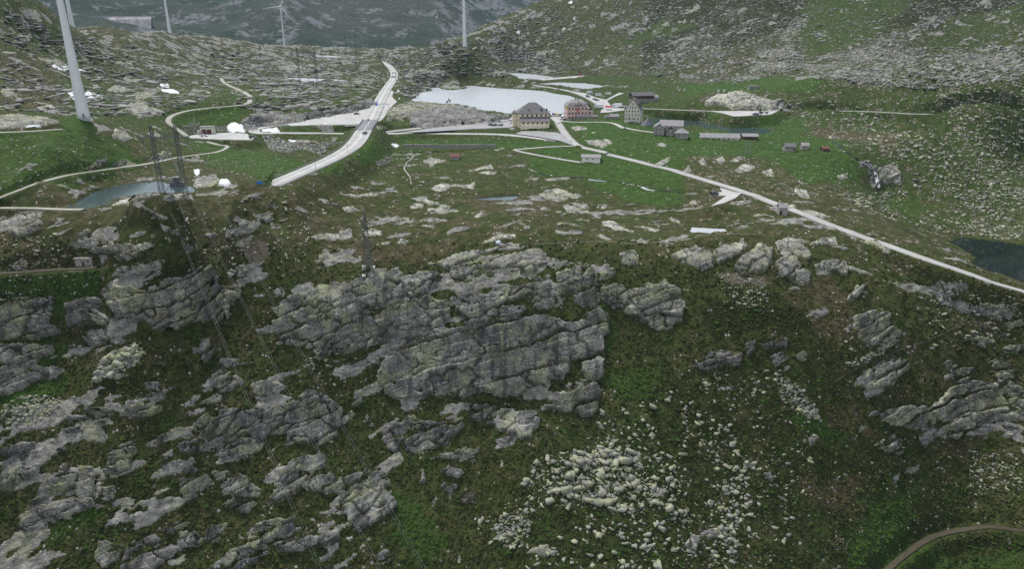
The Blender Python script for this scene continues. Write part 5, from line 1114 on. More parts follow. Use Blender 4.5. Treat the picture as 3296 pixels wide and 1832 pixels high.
scatter(BL, 'E', [(0,950),(400,1100),(300,1400),(0,1432),(-300,1300)], 130, .5, 2.6, 'boulder', 'grey block in the grass left of the largest cliff face', 'blocks left of the cliff', clump=.4, seed=19)
scatter(BL, 'E', [(820,690),(950,620),(1100,580),(1230,590),(1200,640),(1000,720),(900,780)], 600, .25, .8, 'talus', 'grey stone in the scree patch on the cliff ledge', 'ledge scree', seed=20)
scatter(BL, 'G', [(1850,1130),(1900,960),(2100,690),(2200,560),(2180,650),(2000,900),(1920,1100)], 300, .25, .9, 'boulder', 'stone in the orange gravel runnel', 'runnel stones', seed=21)
scatter(BL, 'd', [(330,560),(450,545),(750,650),(1100,680),(1700,650),(1450,720),(1300,860),(950,770),(720,832),(450,775)], 1300, .7, 2.4, 'talus', 'grey block in the stone fill below the lower road', 'stone fill blocks', seed=22)
scatter(BL, 'd', [(2190,980),(2460,880),(2430,1000),(2230,1080)], 260, .5, 1.6, 'talus', 'grey stone in the heap at the foot of the embankment', 'embankment heap', seed=23)
scatter(BL, 'e', [(820,400),(1000,280),(1120,300),(1130,480),(1000,490)], 300, .5, 1.5, 'talus', 'grey stone stacked beside the garage', 'garage stones', seed=24)
scatter(BL, 'e', [(1330,340),(1560,350),(1560,430),(1330,430)], 200, .5, 1.4, 'talus', 'grey stone stacked beside the garage', 'garage stones', seed=25)
scatter(BL, 'C', [(900,600),(1300,560),(2461,520),(2600,1000),(2461,1432),(1500,1432),(1250,1100),(700,800)], 2300, .7, 3.8, 'boulder', 'pale boulder on the green slope beyond the waterfall', 'boulders beyond the waterfall', clump=.8, seed=26, cs=26)
scatter(BL, 'F', [(1100,60),(2461,0),(2461,400),(2000,360),(1800,320),(1300,180)], 800, .7, 3.2, 'boulder', 'rounded pale boulder above the dark lake', 'boulders above the dark lake', clump=.6, seed=27)
scatter(BL, 'C', [(0,1140),(600,1130),(1100,1200),(1400,1432),(0,1432)], 260, .4, 1.8, 'boulder', 'pale stone on the green slope above the old road', 'stones above the old road', clump=.6, seed=28)
TAL = 'grey talus block on the bouldery right hand mountainside'
for k, (f, pts, cnt) in enumerate([('C', [(380,600),(560,330),(760,150),(950,60),(880,230),(900,420),(1300,330),(1900,60),(2020,60),(1600,330),(2461,350),(2600,560),(1700,640),(1000,570),(700,540)], 3800), ('C', [(-300,600),(-100,300),(300,0),(900,0),(600,300),(380,600)], 1700), ('B', [(1100,200),(1500,0),(2461,0),(2461,560),(1900,520),(1500,520),(1100,420)], 2400), ('C', [(900,0),(2461,0),(2461,350),(900,420)], 900)]):
    scatter(BL, f, pts, cnt, 1.0, 5.5, 'talus', TAL, 'talus blocks', clump=.9 if k else .35, seed=30 + k, elong=1.35, cs=34)
scatter(BL, 'b', [(700,740),(1500,730),(1500,830),(700,820)], 200, .5, 1.8, 'boulder', 'pale stone on the bank behind the long pond', 'pond bank stones', clump=.4, seed=36)
scatter(BL, 'b', [(0,1000),(600,1100),(1100,1250),(2557,1300),(2557,1432),(0,1432)], 160, .4, 1.6, 'boulder', 'pale stone in the bright meadow below the stone house', 'meadow stones', clump=.6, seed=37)
scatter(BL, 'A', [(0,960),(1050,1000),(1500,1200),(1100,1300),(0,1350)], 330, .4, 1.7, 'boulder', 'white stone in the green slope at the far left', 'far left stones', clump=.6, seed=38)
scatter(BL, 'A', [(1400,1090),(2100,1080),(2000,1320),(1500,1270)], 600, .3, 1.0, 'boulder', 'white stone strewn over the green slope beside the main road', 'roadside meadow stones', clump=.5, seed=39)
SLB = 'flat grey slab on the rocky left hill'
for k, (f, pts, cnt, lo, hi) in enumerate([('A', [(0,40),(500,250),(700,260),(700,830),(0,790)], 620, 1.8, 9), ('A', [(500,260),(1500,350),(1600,540),(1500,700),(1100,840),(700,830)], 640, 2, 10), ('A', [(1500,350),(2100,400),(2461,420),(2461,780),(1800,800),(1600,600)], 560, 2.4, 12), ('i', [(0,340),(1500,460),(2000,700),(1900,1050),(1500,1300),(0,1250)], 500, 2, 9)]):
    scatter('flat_boulder', f, pts, cnt, lo, hi, 'slab', SLB, 'left hill slabs', clump=.45, seed=50 + k, elong=1.45, cs=40)
for k, (pts, cnt) in enumerate([([(230,400),(900,300),(1300,350),(1700,500),(1400,560),(800,520),(400,480)], 1300), ([(400,500),(800,540),(620,640),(480,720),(400,620)], 350), ([(900,330),(1500,60),(1700,200),(1500,500),(1100,420)], 350), ([(330,760),(830,760),(800,830),(340,860)], 120)]):
    scatter('flat_boulder', 'B', pts, cnt, 1.8, 9, 'slab', 'flat grey slab on the rocky ground between the main road and the lake road', 'slabs beyond the lake', clump=.4, seed=60 + k, elong=1.45, cs=40)
# low heather and grass tussocks on the near slopes, too many to count
q = np.stack([rng.uniform(-60, 3356, 42000), 770 + 1090 * rng.uniform(0, 1, 42000) ** .85], 1)
W = sight(q, Z); ia, ir = gidx(W[:, 0], W[:, 1]); ia = np.round(ia).astype(int); ir = np.round(ir).astype(int)
okt = (np.hypot(W[:, 0], W[:, 1]) < 330) & (CLR[ia, ir] < .5) & (rockm[ia, ir] < .25) & (soilm[ia, ir] < .5)
W = W[okt]; ia = ia[okt]; ir = ir[okt]
ang = np.linspace(0, 2 * math.pi, 6)[:-1]; n_ = len(W); sz = rng.uniform(.22, .62, n_) * rng.choice([1, 1, 1, 1.6], n_); hgt = sz * rng.uniform(.35, .75, n_); r0 = rng.uniform(0, 6.28, n_)
VT = [W + np.stack([0 * sz, 0 * sz, hgt], 1)]
for rr_, hh in ((.62, .72), (1.0, -.15)):
    for a_ in ang: VT.append(W + np.stack([np.cos(a_ + r0) * sz * rr_ * rng.uniform(.75, 1.25, n_), np.sin(a_ + r0) * sz * rr_ * rng.uniform(.75, 1.25, n_), hgt * hh], 1))
VT = np.stack(VT, 1); bi = (np.arange(n_) * 11)[:, None]
tf = [(0, 1 + k_, 1 + (k_ + 1) % 5) for k_ in range(5)]
for k_ in range(5): a_, b_ = 1 + k_, 1 + (k_ + 1) % 5; tf += [(a_, a_ + 5, b_ + 5), (a_, b_ + 5, b_)]
FT = (bi[:, :, None] + np.array(tf)[None]).reshape(-1, 3)
o = mesh_np('tussock_grass', up(VT.reshape(-1, 3)), FT, 'tuft', attrs={'tint': np.repeat(np.clip(.50 + .42 * (heathm[ia, ir] - .38) - .55 * (lushm[ia, ir] - .1) - .12 * (darkm[ia, ir] - .4) + rng.normal(0, .13, n_), 0, 1), 11)}); tag(o, 'tussocks of grass and heather covering the near slopes', kind='stuff')
def Rm(rz, rx, ry):
    return np.array((Matrix.Rotation(rz, 3, 'Z') @ Matrix.Rotation(rx, 3, 'X') @ Matrix.Rotation(ry, 3, 'Y')))
for kind, lst in POOL.items():
    app = np.array([q[1] * q[6] / np.linalg.norm(q[0]) for q in lst]); order = np.argsort(-app)
    protos = {}
    for k in order[:300]:
        (W, s, rz, rx, ry, pi, el, mt, lab, grp, tn) = lst[k]
        if (pi, mt) not in protos:
            V_, F_ = PRO[kind][0][pi]
            o = mesh_np(kind, V_, F_, mt, attrs={'tint': np.full(len(V_), .0)}); protos[(pi, mt)] = o; first = True
        else:
            o = protos[(pi, mt)].copy(); COL.objects.link(o)
        z0 = float(gz(W[0], W[1]))
        o.location = (W[0], W[1], z0 + CAMZ + s * (-.02 if kind == 'boulder' else .05)); o.rotation_euler = (rx, ry, rz); o.scale = (s * el, s, s)
        tag(o, lab, 'boulder' if kind == 'boulder' else 'rock slab', grp, 'thing')
    rest = order[300:]; VV, FF, TT, MI = [], [], [], []; off = 0; mats = ['boulder', 'talus'] if kind == 'boulder' else ['slab']
    P0 = np.array([lst[k][0] for k in rest]); zz = gz(P0[:, 0], P0[:, 1])
    for k, z0 in zip(rest, zz):
        (W, s, rz, rx, ry, pi, el, mt, lab, grp, tn) = lst[k]
        V_, F_ = PRO[kind][1][pi]
        v = (V_ * np.array([s * el, s, s])) @ Rm(rz, rx, ry).T + np.array([W[0], W[1], z0 + CAMZ + s * (-.02 if kind == 'boulder' else .05)])
        VV.append(v); FF.append(F_ + off); off += len(v); TT.append(np.full(len(v), tn)); MI.append(np.full(len(F_), mats.index(mt)))
    if VV:
        o = mesh_np(kind + '_field', np.concatenate(VV), np.concatenate(FF), mats, attrs={'tint': np.concatenate(TT)}, midx=np.concatenate(MI))
        tag(o, 'countless smaller stones strewn over the slopes' if kind == 'boulder' else 'countless smaller slabs strewn over the rocky hills', kind='stuff')
# ---------------------------------------------------------------- builders for made things
def thing(name, label, cat, loc, rz=0.0, group=None):
    o = bpy.data.objects.new(name, None); link(o)
    o.location = (loc[0], loc[1], loc[2] + CAMZ); o.rotation_euler = (0, 0, rz); o.empty_display_size = .5
    return tag(o, label, cat, group)
MESHES = {}
def pym(name, parent, mat, V, F, midx=None):
    me = bpy.data.meshes.new(name); me.from_pydata([tuple(map(float, v)) for v in V], [], F); me.update()
    for q in (mat if isinstance(mat, (list, tuple)) else [mat]): me.materials.append(MAT[q])
    if midx: me.polygons.foreach_set('material_index', midx)
    return link(bpy.data.objects.new(name, me), parent)
BF = [(0, 3, 2, 1), (4, 5, 6, 7), (0, 1, 5, 4), (1, 2, 6, 5), (2, 3, 7, 6), (3, 0, 4, 7)]
def bxv(x0, x1, y0, y1, z0, z1): return [(x0, y0, z0), (x1, y0, z0), (x1, y1, z0), (x0, y1, z0), (x0, y0, z1), (x1, y0, z1), (x1, y1, z1), (x0, y1, z1)]
def box(name, parent, mat, x0, x1, y0, y1, z0, z1): return pym(name, parent, mat, bxv(x0, x1, y0, y1, z0, z1), BF)
def boxes(name, parent, mat, L):
    V, F = [], []
    for b in L:
        k = len(V); V += bxv(*b); F += [tuple(i + k for i in f) for f in BF]
    return pym(name, parent, mat, V, F)
def beams(name, parent, mat, segs, w):
    V, F = [], []
    for s in segs:
        a, b = Vector(s[0]), Vector(s[1]); ww = s[2] if len(s) > 2 else w
        d = (b - a).normalized(); u = d.cross(Vector((0, 0, 1)) if abs(d.z) < .95 else Vector((1, 0, 0))).normalized() * ww / 2; v = d.cross(u).normalized() * ww / 2
        k = len(V)
        for p in (a, b): V += [tuple(p + u + v), tuple(p - u + v), tuple(p - u - v), tuple(p + u - v)]
        F += [(k, k + 1, k + 5, k + 4), (k + 1, k + 2, k + 6, k + 5), (k + 2, k + 3, k + 7, k + 6), (k + 3, k, k + 4, k + 7), (k, k + 3, k + 2, k + 1), (k + 4, k + 5, k + 6, k + 7)]
    return pym(name, parent, mat, V, F)
def lathe(name, parent, mat, prof, n=20, off=(0, 0, 0)):
    V, F = [], []
    for r, z in prof:
        for k in range(n): V.append((off[0] + r * math.cos(2 * math.pi * k / n), off[1] + r * math.sin(2 * math.pi * k / n), off[2] + z))
    for i in range(len(prof) - 1):
        for k in range(n): F.append((i * n + k, i * n + (k + 1) % n, (i + 1) * n + (k + 1) % n, (i + 1) * n + k))
    F.append(tuple(range(n - 1, -1, -1))); F.append(tuple(range((len(prof) - 1) * n, len(prof) * n)))
    o = pym(name, parent, mat, V, F)
    for p in o.data.polygons: p.use_smooth = len(p.vertices) == 4
    return o
def gable(name, parent, mat, x0, x1, y0, y1, z0, z1, axis='x', over=.5, th=.22):
    if axis == 'x': P4 = lambda a, c: (a, c); A0, A1, C0, C1 = x0 - over, x1 + over, y0, y1
    else: P4 = lambda a, c: (c, a); A0, A1, C0, C1 = y0 - over, y1 + over, x0, x1
    cm = (C0 + C1) / 2; sl = (z1 - z0) / (cm - C0); e = over
    pr = [(C0 - e, z0 - sl * e), (cm, z1), (C1 + e, z0 - sl * e), (C1 + e, z0 - sl * e + th), (cm, z1 + th * 1.15), (C0 - e, z0 - sl * e + th)]
    V = [(*P4(a, c), z) for a in (A0, A1) for c, z in pr]
    F = [(0, 1, 7, 6), (1, 2, 8, 7), (2, 3, 9, 8), (3, 4, 10, 9), (4, 5, 11, 10), (5, 0, 6, 11), (0, 5, 4, 1), (1, 4, 3, 2), (6, 7, 10, 11), (7, 8, 9, 10)]
    return pym(name, parent, mat, V, F)
def gable_end(name, parent, mat, x0, x1, y0, y1, z0, z1, axis='x'):
    """the triangular wall under a gable, as a solid prism"""
    if axis == 'y': V = [(x0, y0, z0), (x1, y0, z0), ((x0 + x1) / 2, y0, z1), (x0, y1, z0), (x1, y1, z0), ((x0 + x1) / 2, y1, z1)]
    else: V = [(x0, y0, z0), (x0, y1, z0), (x0, (y0 + y1) / 2, z1), (x1, y0, z0), (x1, y1, z0), (x1, (y0 + y1) / 2, z1)]
    return pym(name, parent, mat, V, [(0, 1, 2), (3, 5, 4), (0, 3, 4, 1), (1, 4, 5, 2), (2, 5, 3, 0)])
def hip(name, parent, mat, x0, x1, y0, y1, z0, z1, inset, over=.6, th=.2):
    x0 -= over; x1 += over; y0 -= over; y1 += over; cy = (y0 + y1) / 2
    V = [(x0, y0, z0), (x1, y0, z0), (x1, y1, z0), (x0, y1, z0), (x0, y0, z0 + th), (x1, y0, z0 + th), (x1, y1, z0 + th), (x0, y1, z0 + th), (x0 + inset, cy, z1), (x1 - inset, cy, z1)]
    return pym(name, parent, mat, V, [(0, 3, 2, 1), (0, 1, 5, 4), (1, 2, 6, 5), (2, 3, 7, 6), (3, 0, 4, 7), (4, 5, 9, 8), (5, 6, 9), (6, 7, 8, 9), (7, 4, 8)])
def window(parent, face, a, z, w, h, at, frame='frame_white', pane='glass', sill=False):
    """a window with its pane on one face of a block: face front/back -> plane y=at, left/right -> plane x=at"""
    key = (face, round(w, 2), round(h, 2), frame, pane)
    if key not in MESHES:
        t = .10
        def put(hw, hh, d0, d1):
            if face in ('front', 'back'):
                s = -1 if face == 'front' else 1; y0, y1 = sorted((s * d0, s * d1)); return bxv(-hw, hw, y0, y1, -hh, hh)
            s = -1 if face == 'left' else 1; q0, q1 = sorted((s * d0, s * d1)); return bxv(q0, q1, -hw, hw, -hh, hh)
        def mk(nm, mt, L):
            V, F = [], []
            for b in L:
                k = len(V); V += b; F += [tuple(i + k for i in f) for f in BF]
            me = bpy.data.meshes.new(nm); me.from_pydata(V, [], F); me.materials.append(MAT[mt]); me.update(); return me
        MESHES[key] = (mk('window', frame, [put(w / 2 + t, h / 2 + t, -.05, .06)]), mk('pane', pane, [put(w / 2, h / 2, .061, .10)]))
    f = bpy.data.objects.new('window', MESHES[key][0]); link(f, parent)
    f.location = (a, at, z) if face in ('front', 'back') else (at, a, z)
    link(bpy.data.objects.new('pane', MESHES[key][1]), f)
    return f
def base2(f, p1, p2, z, yaw=None):
    q = sight_z(fr(f, [p1, p2]), [z, z]); d = q[1] - q[0]
    if yaw is None: yaw = math.atan2(d[1], d[0])
    else: yaw = math.radians(yaw)
    # keep the sighted width across the line of sight
    vd = q[0][:2] / np.linalg.norm(q[0][:2]); px = np.array([vd[1], -vd[0]])
    w = abs(np.dot(d[:2], px)) / max(.2, abs(np.dot(np.array([math.cos(yaw), math.sin(yaw)]), px)))
    return q[0], w, yaw
EYE = lambda f, p: sight(fr(f, [p]))[0]

# ---------------------------------------------------------------- houses of the hamlet
# yellow museum
o0, W, yw = base2('a', (668, 1026), (1188, 1022), -65.4)
b = thing('museum_house', 'long yellow house with big dark hipped roof and front annex beside the car park', 'house', o0, yw)
k = W / 21.0
box('annex_wall', b, 'yellow_render', 0, W, 0, 5.2, -.8, 5.6)
V = [(-.5, -.5, 5.5), (W + .5, -.5, 5.5), (W + .5, 5.2, 8.3), (-.5, 5.2, 8.3), (-.5, -.5, 5.8), (W + .5, -.5, 5.8), (W + .5, 5.2, 8.6), (-.5, 5.2, 8.6)]
pym('annex_roof', b, 'slate_roof', V, BF)
box('wall', b, 'yellow_render', -1.6, W, 5.2, 21, -.8, 10.6)
rf = hip('roof', b, 'slate_roof', -1.6, W, 5.2, 21, 10.6, 17.6, 9.0, .9)
for x in (6.2, 14.6): 
    dm = gable_end('dormer', rf, 'dark_roof', x - 1.0 - (x > 10) * .4, x + 1.0 + (x > 10) * .4, 6.6, 10.4, 11.9, 14.0 + (x > 10) * .4, 'y')
dm = gable_end('dormer', rf, 'dark_roof', 17.6, 19.6, 8.5, 11.5, 12.1, 14.0, 'y')
box('chimney', rf, 'grey_stone', 2.0, 2.8, 12.5, 13.3, 12, 15.2)
box('west_wing', b, 'yellow_render', -5.0, -1.6, 12, 21, -.8, 10.0)
gable('west_wing_roof', b, 'slate_roof', -5.0, -1.6, 12, 21, 10.0, 11.6, 'y', .4)
for i in range(6):
    x = 1.7 + i * (W - 3.4) / 5
    window(b, 'front', x, 4.75, 1.25, 1.0, 0, 'yellow_render', 'shutter_dark'); window(b, 'front', x, 2.2, .32, .9, 0, 'yellow_render', 'shutter_dark'); window(b, 'front', x - .1, 9.45, 1.15, 1.3, 5.2, 'yellow_render', 'shutter_dark')
for y in (8, 11.5, 15, 18): window(b, 'left', y, 9.2, 1.1, 1.3, -1.6 if y < 12 else -5.0, 'yellow_render', 'shutter_dark'); window(b, 'left', y, 5.2, 1.1, 1.3, -1.6 if y < 12 else -5.0, 'yellow_render', 'shutter_dark')
box('downpipe', b, 'grey_stone', W * .497, W * .503, -.12, 0, 0, 5.5)
# pink hotel
o0, W, yw = base2('a', (1520, 835), (1895, 818), -65.0, 8)
b = thing('hotel_house', 'pink hotel with grey mansard roof and stone terrace at the lake', 'house', o0, yw)
D_ = 11.5; He = 10.4
box('wall', b, 'pink_render', 0, W, 0, D_, -1, He)
V = [(-.6, -.6, He), (W + .6, -.6, He), (W + .6, D_ + .6, He), (-.6, D_ + .6, He), (1.4, 1.4, He + 2.4), (W - 1.4, 1.4, He + 2.4), (W - 1.4, D_ - 1.4, He + 2.4), (1.4, D_ - 1.4, He + 2.4), (4.6, D_ / 2, He + 4.6), (W - 4.6, D_ / 2, He + 4.6)]
rf = pym('roof', b, 'stone_roof', V, [(0, 3, 2, 1), (0, 1, 5, 4), (1, 2, 6, 5), (2, 3, 7, 6), (3, 0, 4, 7), (4, 5, 9, 8), (5, 6, 9), (6, 7, 8, 9), (7, 4, 8)])
gable_end('cross_gable', b, 'pink_render', W * .28, W * .74, -.15, 3.0, He - .4, He + 3.3, 'y'); gable('cross_gable_roof', rf, 'stone_roof', W * .28, W * .74, -.2, 5.0, He - .2, He + 3.4, 'y', .5)
for x in (2.3, W - 2.3): gable_end('dormer', rf, 'stone_roof', x - 1.0, x + 1.0, -.1, 2.4, He + .3, He + 1.9, 'y')
boxes('chimney', rf, 'grey_stone', [(W / 2 - 1.2, W / 2 - .5, D_ / 2 - .4, D_ / 2 + .4, He + 4, He + 5.6), (W / 2 + .5, W / 2 + 1.2, D_ / 2 - .4, D_ / 2 + .4, He + 4, He + 5.6)])
for r_, z in enumerate((1.6, 4.9, 8.2)):
    for i in range(6):
        if r_ == 0 and i > 1: continue
        window(b, 'front', 1.6 + i * (W - 3.2) / 5, z, 1.15, 1.5, 0, 'frame_white', 'shutter_dark')
    for i in range(3): window(b, 'left', 2 + i * 3.6, z, 1.1, 1.5, 0, 'frame_white', 'garage_red')
for x in (W * .4, W * .51, W * .62): window(b, 'front', x, He + .8, .9, 1.1, -.16, 'frame_white', 'shutter_dark')
box('balcony', b, 'grey_stone', W * .45, W * .57, -1.1, -.16, He - .5, He - .3)
av = box('glazed_annex', b, 'grey_stone', W * .42, W * 1.42, -5.6, 0, -1, 2.9); box('annex_roof', b, 'stone_roof', W * .40, W * 1.44, -5.9, .1, 2.9, 3.25)
for i in range(5): window(av, 'front', W * .42 + 2.8 + i * 3.0, 1.0, 1.9, 1.4, -5.6, 'sign_grey', 'glass')
box('side_wing', b, 'pink_render', W, W * 1.28, 1.5, 9, -1, 7.2); gable('side_wing_roof', b, 'stone_roof', W, W * 1.28, 1.5, 9, 7.2, 8.6, 'y', .3)
window(b, 'front', W * 1.12, 5.0, 1.5, 1.4, 1.5, 'frame_white', 'shutter_dark')
box('rear_wing', b, 'brown_wood', W * 1.0, W * 1.3, 10, 17, -1, 8.4); gable('rear_wing_roof', b, 'dark_roof', W * 1.0, W * 1.3, 10, 17, 8.4, 11.4, 'y', .6)
box('banner', b, 'flag_yellow', -.35, -.22, -.2, 1.9, 7.6, 10.2); box('banner_bull', b, 'shutter_dark', -.41, -.36, .5, 1.2, 8.3, 9.4)
box('banner', b, 'red_paint', W * .47, W * .53, -.24, -.1, 5.2, 8.2)
# terrace walls
def drystone(name, label, pts, h, th=.7, mat='dry_stone', cat='wall', zoff=-.8):
    w = np.array(pts); seg = []
    o = bpy.data.objects.new(name, None); link(o); tag(o, label, cat)
    for a_, b_ in zip(w[:-1], w[1:]):
        d = (b_ - a_)[:2]; L = np.linalg.norm(d); d /= L; nn = np.array([-d[1], d[0]]) * th / 2
        nseg = max(1, int(L / 5)); 
        for i in range(nseg):
            p = a_ + (b_ - a_) * i / nseg; q = a_ + (b_ - a_) * (i + 1) / nseg
            V = []
            for zz in (zoff, h):
                for r_, s in ((p, -1), (q, -1), (q, 1), (p, 1)): V.append((r_[0] + s * nn[0], r_[1] + s * nn[1], r_[2] + zz + CAMZ + (random.uniform(-.06, .06) if zz > 0 else 0)))
            pym('wall_section', o, mat, V, BF)
    return o
drystone('terrace_wall', 'curved stone terrace wall in front of the pink hotel', sight_z(fr('a', [(1385, 868), (1500, 850), (1550, 868), (1750, 872), (1950, 862)]), [-65.6] * 5), 2.0)
drystone('terrace_wall', 'straight stone garden wall right of the hotel terrace', sight_z(fr('a', [(2050, 860), (2310, 858)]), [-65.0] * 2), 1.7)
o0, W, yw = base2('a', (2305, 875), (2465, 878), -65.2, 2)
b = thing('stone_shed', 'small square stone house at the end of the garden wall', 'house', o0, yw)
box('wall', b, 'grey_stone', 0, W, 0, 5, -1, 4.0); gable('roof', b, 'stone_roof', 0, W, 0, 5, 4.0, 5.6, 'x', .3)
for x in (1.6, 4.6): window(b, 'front', x, 1.2, 1.0, 1.8, 0, 'grey_stone', 'shutter_dark')
box('side_shed', b, 'grey_stone', -3.4, 0, 1, 5, -1, 4.4)
# tall hospice
o0, W, yw = base2('b', (145, 935), (405, 975), -64.0, -19)
b = thing('hospice', 'tall cream stone hospice with steep gable and many small windows', 'house', o0, yw)
Ld = 12.0; He = 10.6; Hr = 18.2
box('wall', b, 'cream_stone', 0, W, 0, Ld, -1.5, He); gable_end('gable_wall', b, 'cream_stone', 0, W, 0, Ld, He, Hr - .1, 'y')
rf = gable('roof', b, 'slate_roof', 0, W, 0, Ld, He, Hr, 'y', .25)
for y in (3.0, 6.0, 9.0): gable_end('dormer', rf, 'slate_roof', W - 3.2, W - .9, y - .6, y + .6, He + 2.2, He + 4.2, 'x')
box('bell_turret', rf, 'cream_stone', W / 2 - .4, W / 2 + .4, 1.5, 2.3, Hr - .3, Hr + 1.0)
for z, xs in ((14.9, (.5,)), (12.5, (.33, .5, .67)), (10.0, (.13, .31, .5, .68, .87)), (7.4, (.1, .3, .5, .7, .9)), (4.8, (.1, .28, .36, .56, .64, .86))):
    for x in xs: window(b, 'front', W * x, z, .7, .95, 0, 'cream_stone', 'shutter_dark')
for x, w_ in ((.38, 2.4), (.62, 2.4), (.84, 1.2)): window(b, 'front', W * x, 2.5, w_, .5, 0, 'cream_stone', 'shutter_dark')
window(b, 'front', W * .12, .9, 1.2, 2.0, 0, 'cream_stone', 'shutter_dark')
for z in (3, 6, 9):
    for y in (3, 6, 9): window(b, 'right', y, z, .7, .9, W, 'cream_stone', 'shutter_dark')
# polygonal chapel
o0, W, yw = base2('b', (415, 1000), (680, 1005), -65.0, 0)
b = thing('chapel', 'low polygonal stone chapel with dark blue pointed roof', 'chapel', o0 + np.array([W / 2, W / 2 * .8, 0]), .3)
R = W / 2; lathe('wall', b, 'grey_stone', [(R * .93, -1.5), (R * .93, 2.2)], 8); rf = lathe('roof', b, 'dark_roof', [(R * 1.04, 2.0), (R * 1.04, 2.25), (.45, 6.6), (.4, 6.9)], 8)
for p in rf.data.polygons: p.use_smooth = False
lathe('cap', rf, 'frame_white', [(.5, 6.9), (.45, 7.3)], 8)
# grey stone house with wings
o0, W, yw = base2('b', (628, 1140), (745, 1160), -66.4, -14)
b = thing('stone_house', 'grey stone house with several gabled wings and a low annex', 'house', o0, math.radians(-14))
w1 = 6.6
box('west_wall', b, 'grey_stone', 0, w1, 0, 13, -1.5, 6.6); gable_end('west_gable', b, 'grey_stone', 0, w1, 0, 13, 6.6, 8.9, 'y'); gable('west_roof', b, 'stone_roof', 0, w1, 0, 13, 6.6, 9.0, 'y', .5)
box('main_wall', b, 'grey_stone', w1, w1 + 11.5, 3.5, 12.5, -1.5, 7.6); gable_end('main_gable', b, 'grey_stone', w1 + 2, w1 + 11.5, 3.5, 12.5, 7.6, 10.4, 'x'); gable('main_roof', b, 'stone_roof', w1 - 3, w1 + 11.5, 3.5, 12.5, 7.6, 10.5, 'x', .5)
box('porch_wall', b, 'grey_stone', w1 + 1.5, w1 + 6.5, 1.2, 3.5, -1.5, 5.6); gable('porch_roof', b, 'stone_roof', w1 + 1.5, w1 + 6.5, 1.2, 5, 5.6, 7.6, 'y', .4)
box('annex_wall', b, 'grey_stone', w1 + 7.0, w1 + 15.2, -2.0, 4.5, -1.5, 3.6); hip('annex_roof', b, 'stone_roof', w1 + 7.0, w1 + 15.2, -2.0, 4.5, 3.6, 6.4, 3.6, .5)
for x in (1.6, 4.6):
    for z in (.8, 3.0, 5.4): window(b, 'front', x, z, .8, 1.2, 0, 'frame_white', 'shutter_dark')
for x in (w1 + 2.6, w1 + 5.2):
    for z in (1.2, 4.0): window(b, 'front', x, z, .8, 1.2, 1.2, 'frame_white', 'shutter_dark')
for x in (w1 + 8.2, w1 + 10, w1 + 13.4): window(b, 'front', x, 2.0, .8, 1.1, -2.0, 'frame_white', 'shutter_dark')
for y in (2, 5): window(b, 'right', y + 3, 4.5, .8, 1.2, w1 + 11.5, 'frame_white', 'shutter_dark')
# barracks
o0, W, yw = base2('b', (1398, 1225), (2050, 1275), -69.2, -8)
b = thing('barrack', 'long low white barrack with grey roof on a stone plinth', 'barrack', o0, yw)
box('plinth', b, 'grey_stone', -.1, W + .1, -.1, 8.1, -1.6, 1.1); box('wall', b, 'white_render', 0, W, 0, 8, 1.1, 3.6); gable_end('gable_wall', b, 'white_render', 0, W, 0, 8, 3.6, 5.6, 'x'); gable('roof', b, 'stone_roof', 0, W, 0, 8, 3.6, 5.7, 'x', .5)
for x in (.055, .10, .155, .205, .32, .35, .47, .60, .73, .86): window(b, 'front', W * x, 2.5, 1.0, 1.3, 0, 'frame_white', 'brown_wood')
for x in (.2, .33, .6, .9): box('vent', b, 'shutter_dark', W * x - .25, W * x + .25, -.16, -.11, .3, .6)
o0, W, yw = base2('b', (2095, 1228), (2335, 1242), -69.0, -6)
b = thing('barrack', 'short brown timber barrack on a stone base right of the long white one', 'barrack', o0, yw)
box('plinth', b, 'grey_stone', 0, W, 0, 7, -1.2, 2.0); box('wall', b, 'brown_wood', -.1, W + .1, -.1, 7.1, 2.0, 4.3); gable_end('gable_wall', b, 'brown_wood', 0, W, 0, 7, 4.3, 5.3, 'x'); gable('roof', b, 'stone_roof', 0, W, 0, 7, 4.3, 5.5, 'x', .5)
window(b, 'front', W * .5, 3.2, 2.2, .9, -.1, 'brown_wood', 'glass'); box('door', b, 'shutter_dark', W * .62, W * .80, -.06, 0, -.6, 1.7)
# timber barn on the far green
o0, W, yw = base2('b', (290, 545), (630, 500), -59.5, 12)
b = thing('barn', 'long dark timber barn with grey roof above the tall hospice', 'barn', o0, math.radians(14))
box('plinth', b, 'dry_stone', 0, W, 0, 8, -2, 2.2); box('wall', b, 'brown_wood', -.1, W + .1, -.1, 8.1, 2.2, 5.0); gable_end('gable_wall', b, 'brown_wood', 0, W, 0, 8, 5.0, 7.4, 'x'); gable('roof', b, 'slate_roof', 0, W, 0, 8, 5.0, 7.5, 'x', .6)
box('lean_to', b, 'grey_stone', W, W + 5, 1, 7, -2, 3.0); gable('lean_to_roof', b, 'stone_roof', W, W + 5, 1, 7, 3.0, 4.8, 'x', .4)
def small_house(name, label, f, p1, p2, z, yaw, dpt, he, hr, wall, roof, cat='hut', doors=(), wins=(), dmat='brown_wood', axis='x', flat=False):
    q = EYE(f, p1); z = q[2] if z is None else z
    o0, W, yw = base2(f, p1, p2, z, yaw)
    b = thing(name, label, cat, o0, yw)
    box('wall', b, wall, 0, W, 0, dpt, -1.2, he)
    if flat: box('roof', b, roof, -.3, W + .3, -.3, dpt + .3, he, he + .35)
    else:
        gable_end('gable_wall', b, wall, 0, W, 0, dpt, he, hr - .05, axis); gable('roof', b, roof, 0, W, 0, dpt, he, hr, axis, .35)
    for x in doors: box('door', b, dmat, W * x - .5, W * x + .5, -.08, -.002, 0, 1.9)
    for x in wins: window(b, 'front', W * x, he - .9, .7, .6, 0, wall, 'shutter_dark')
    return b, W
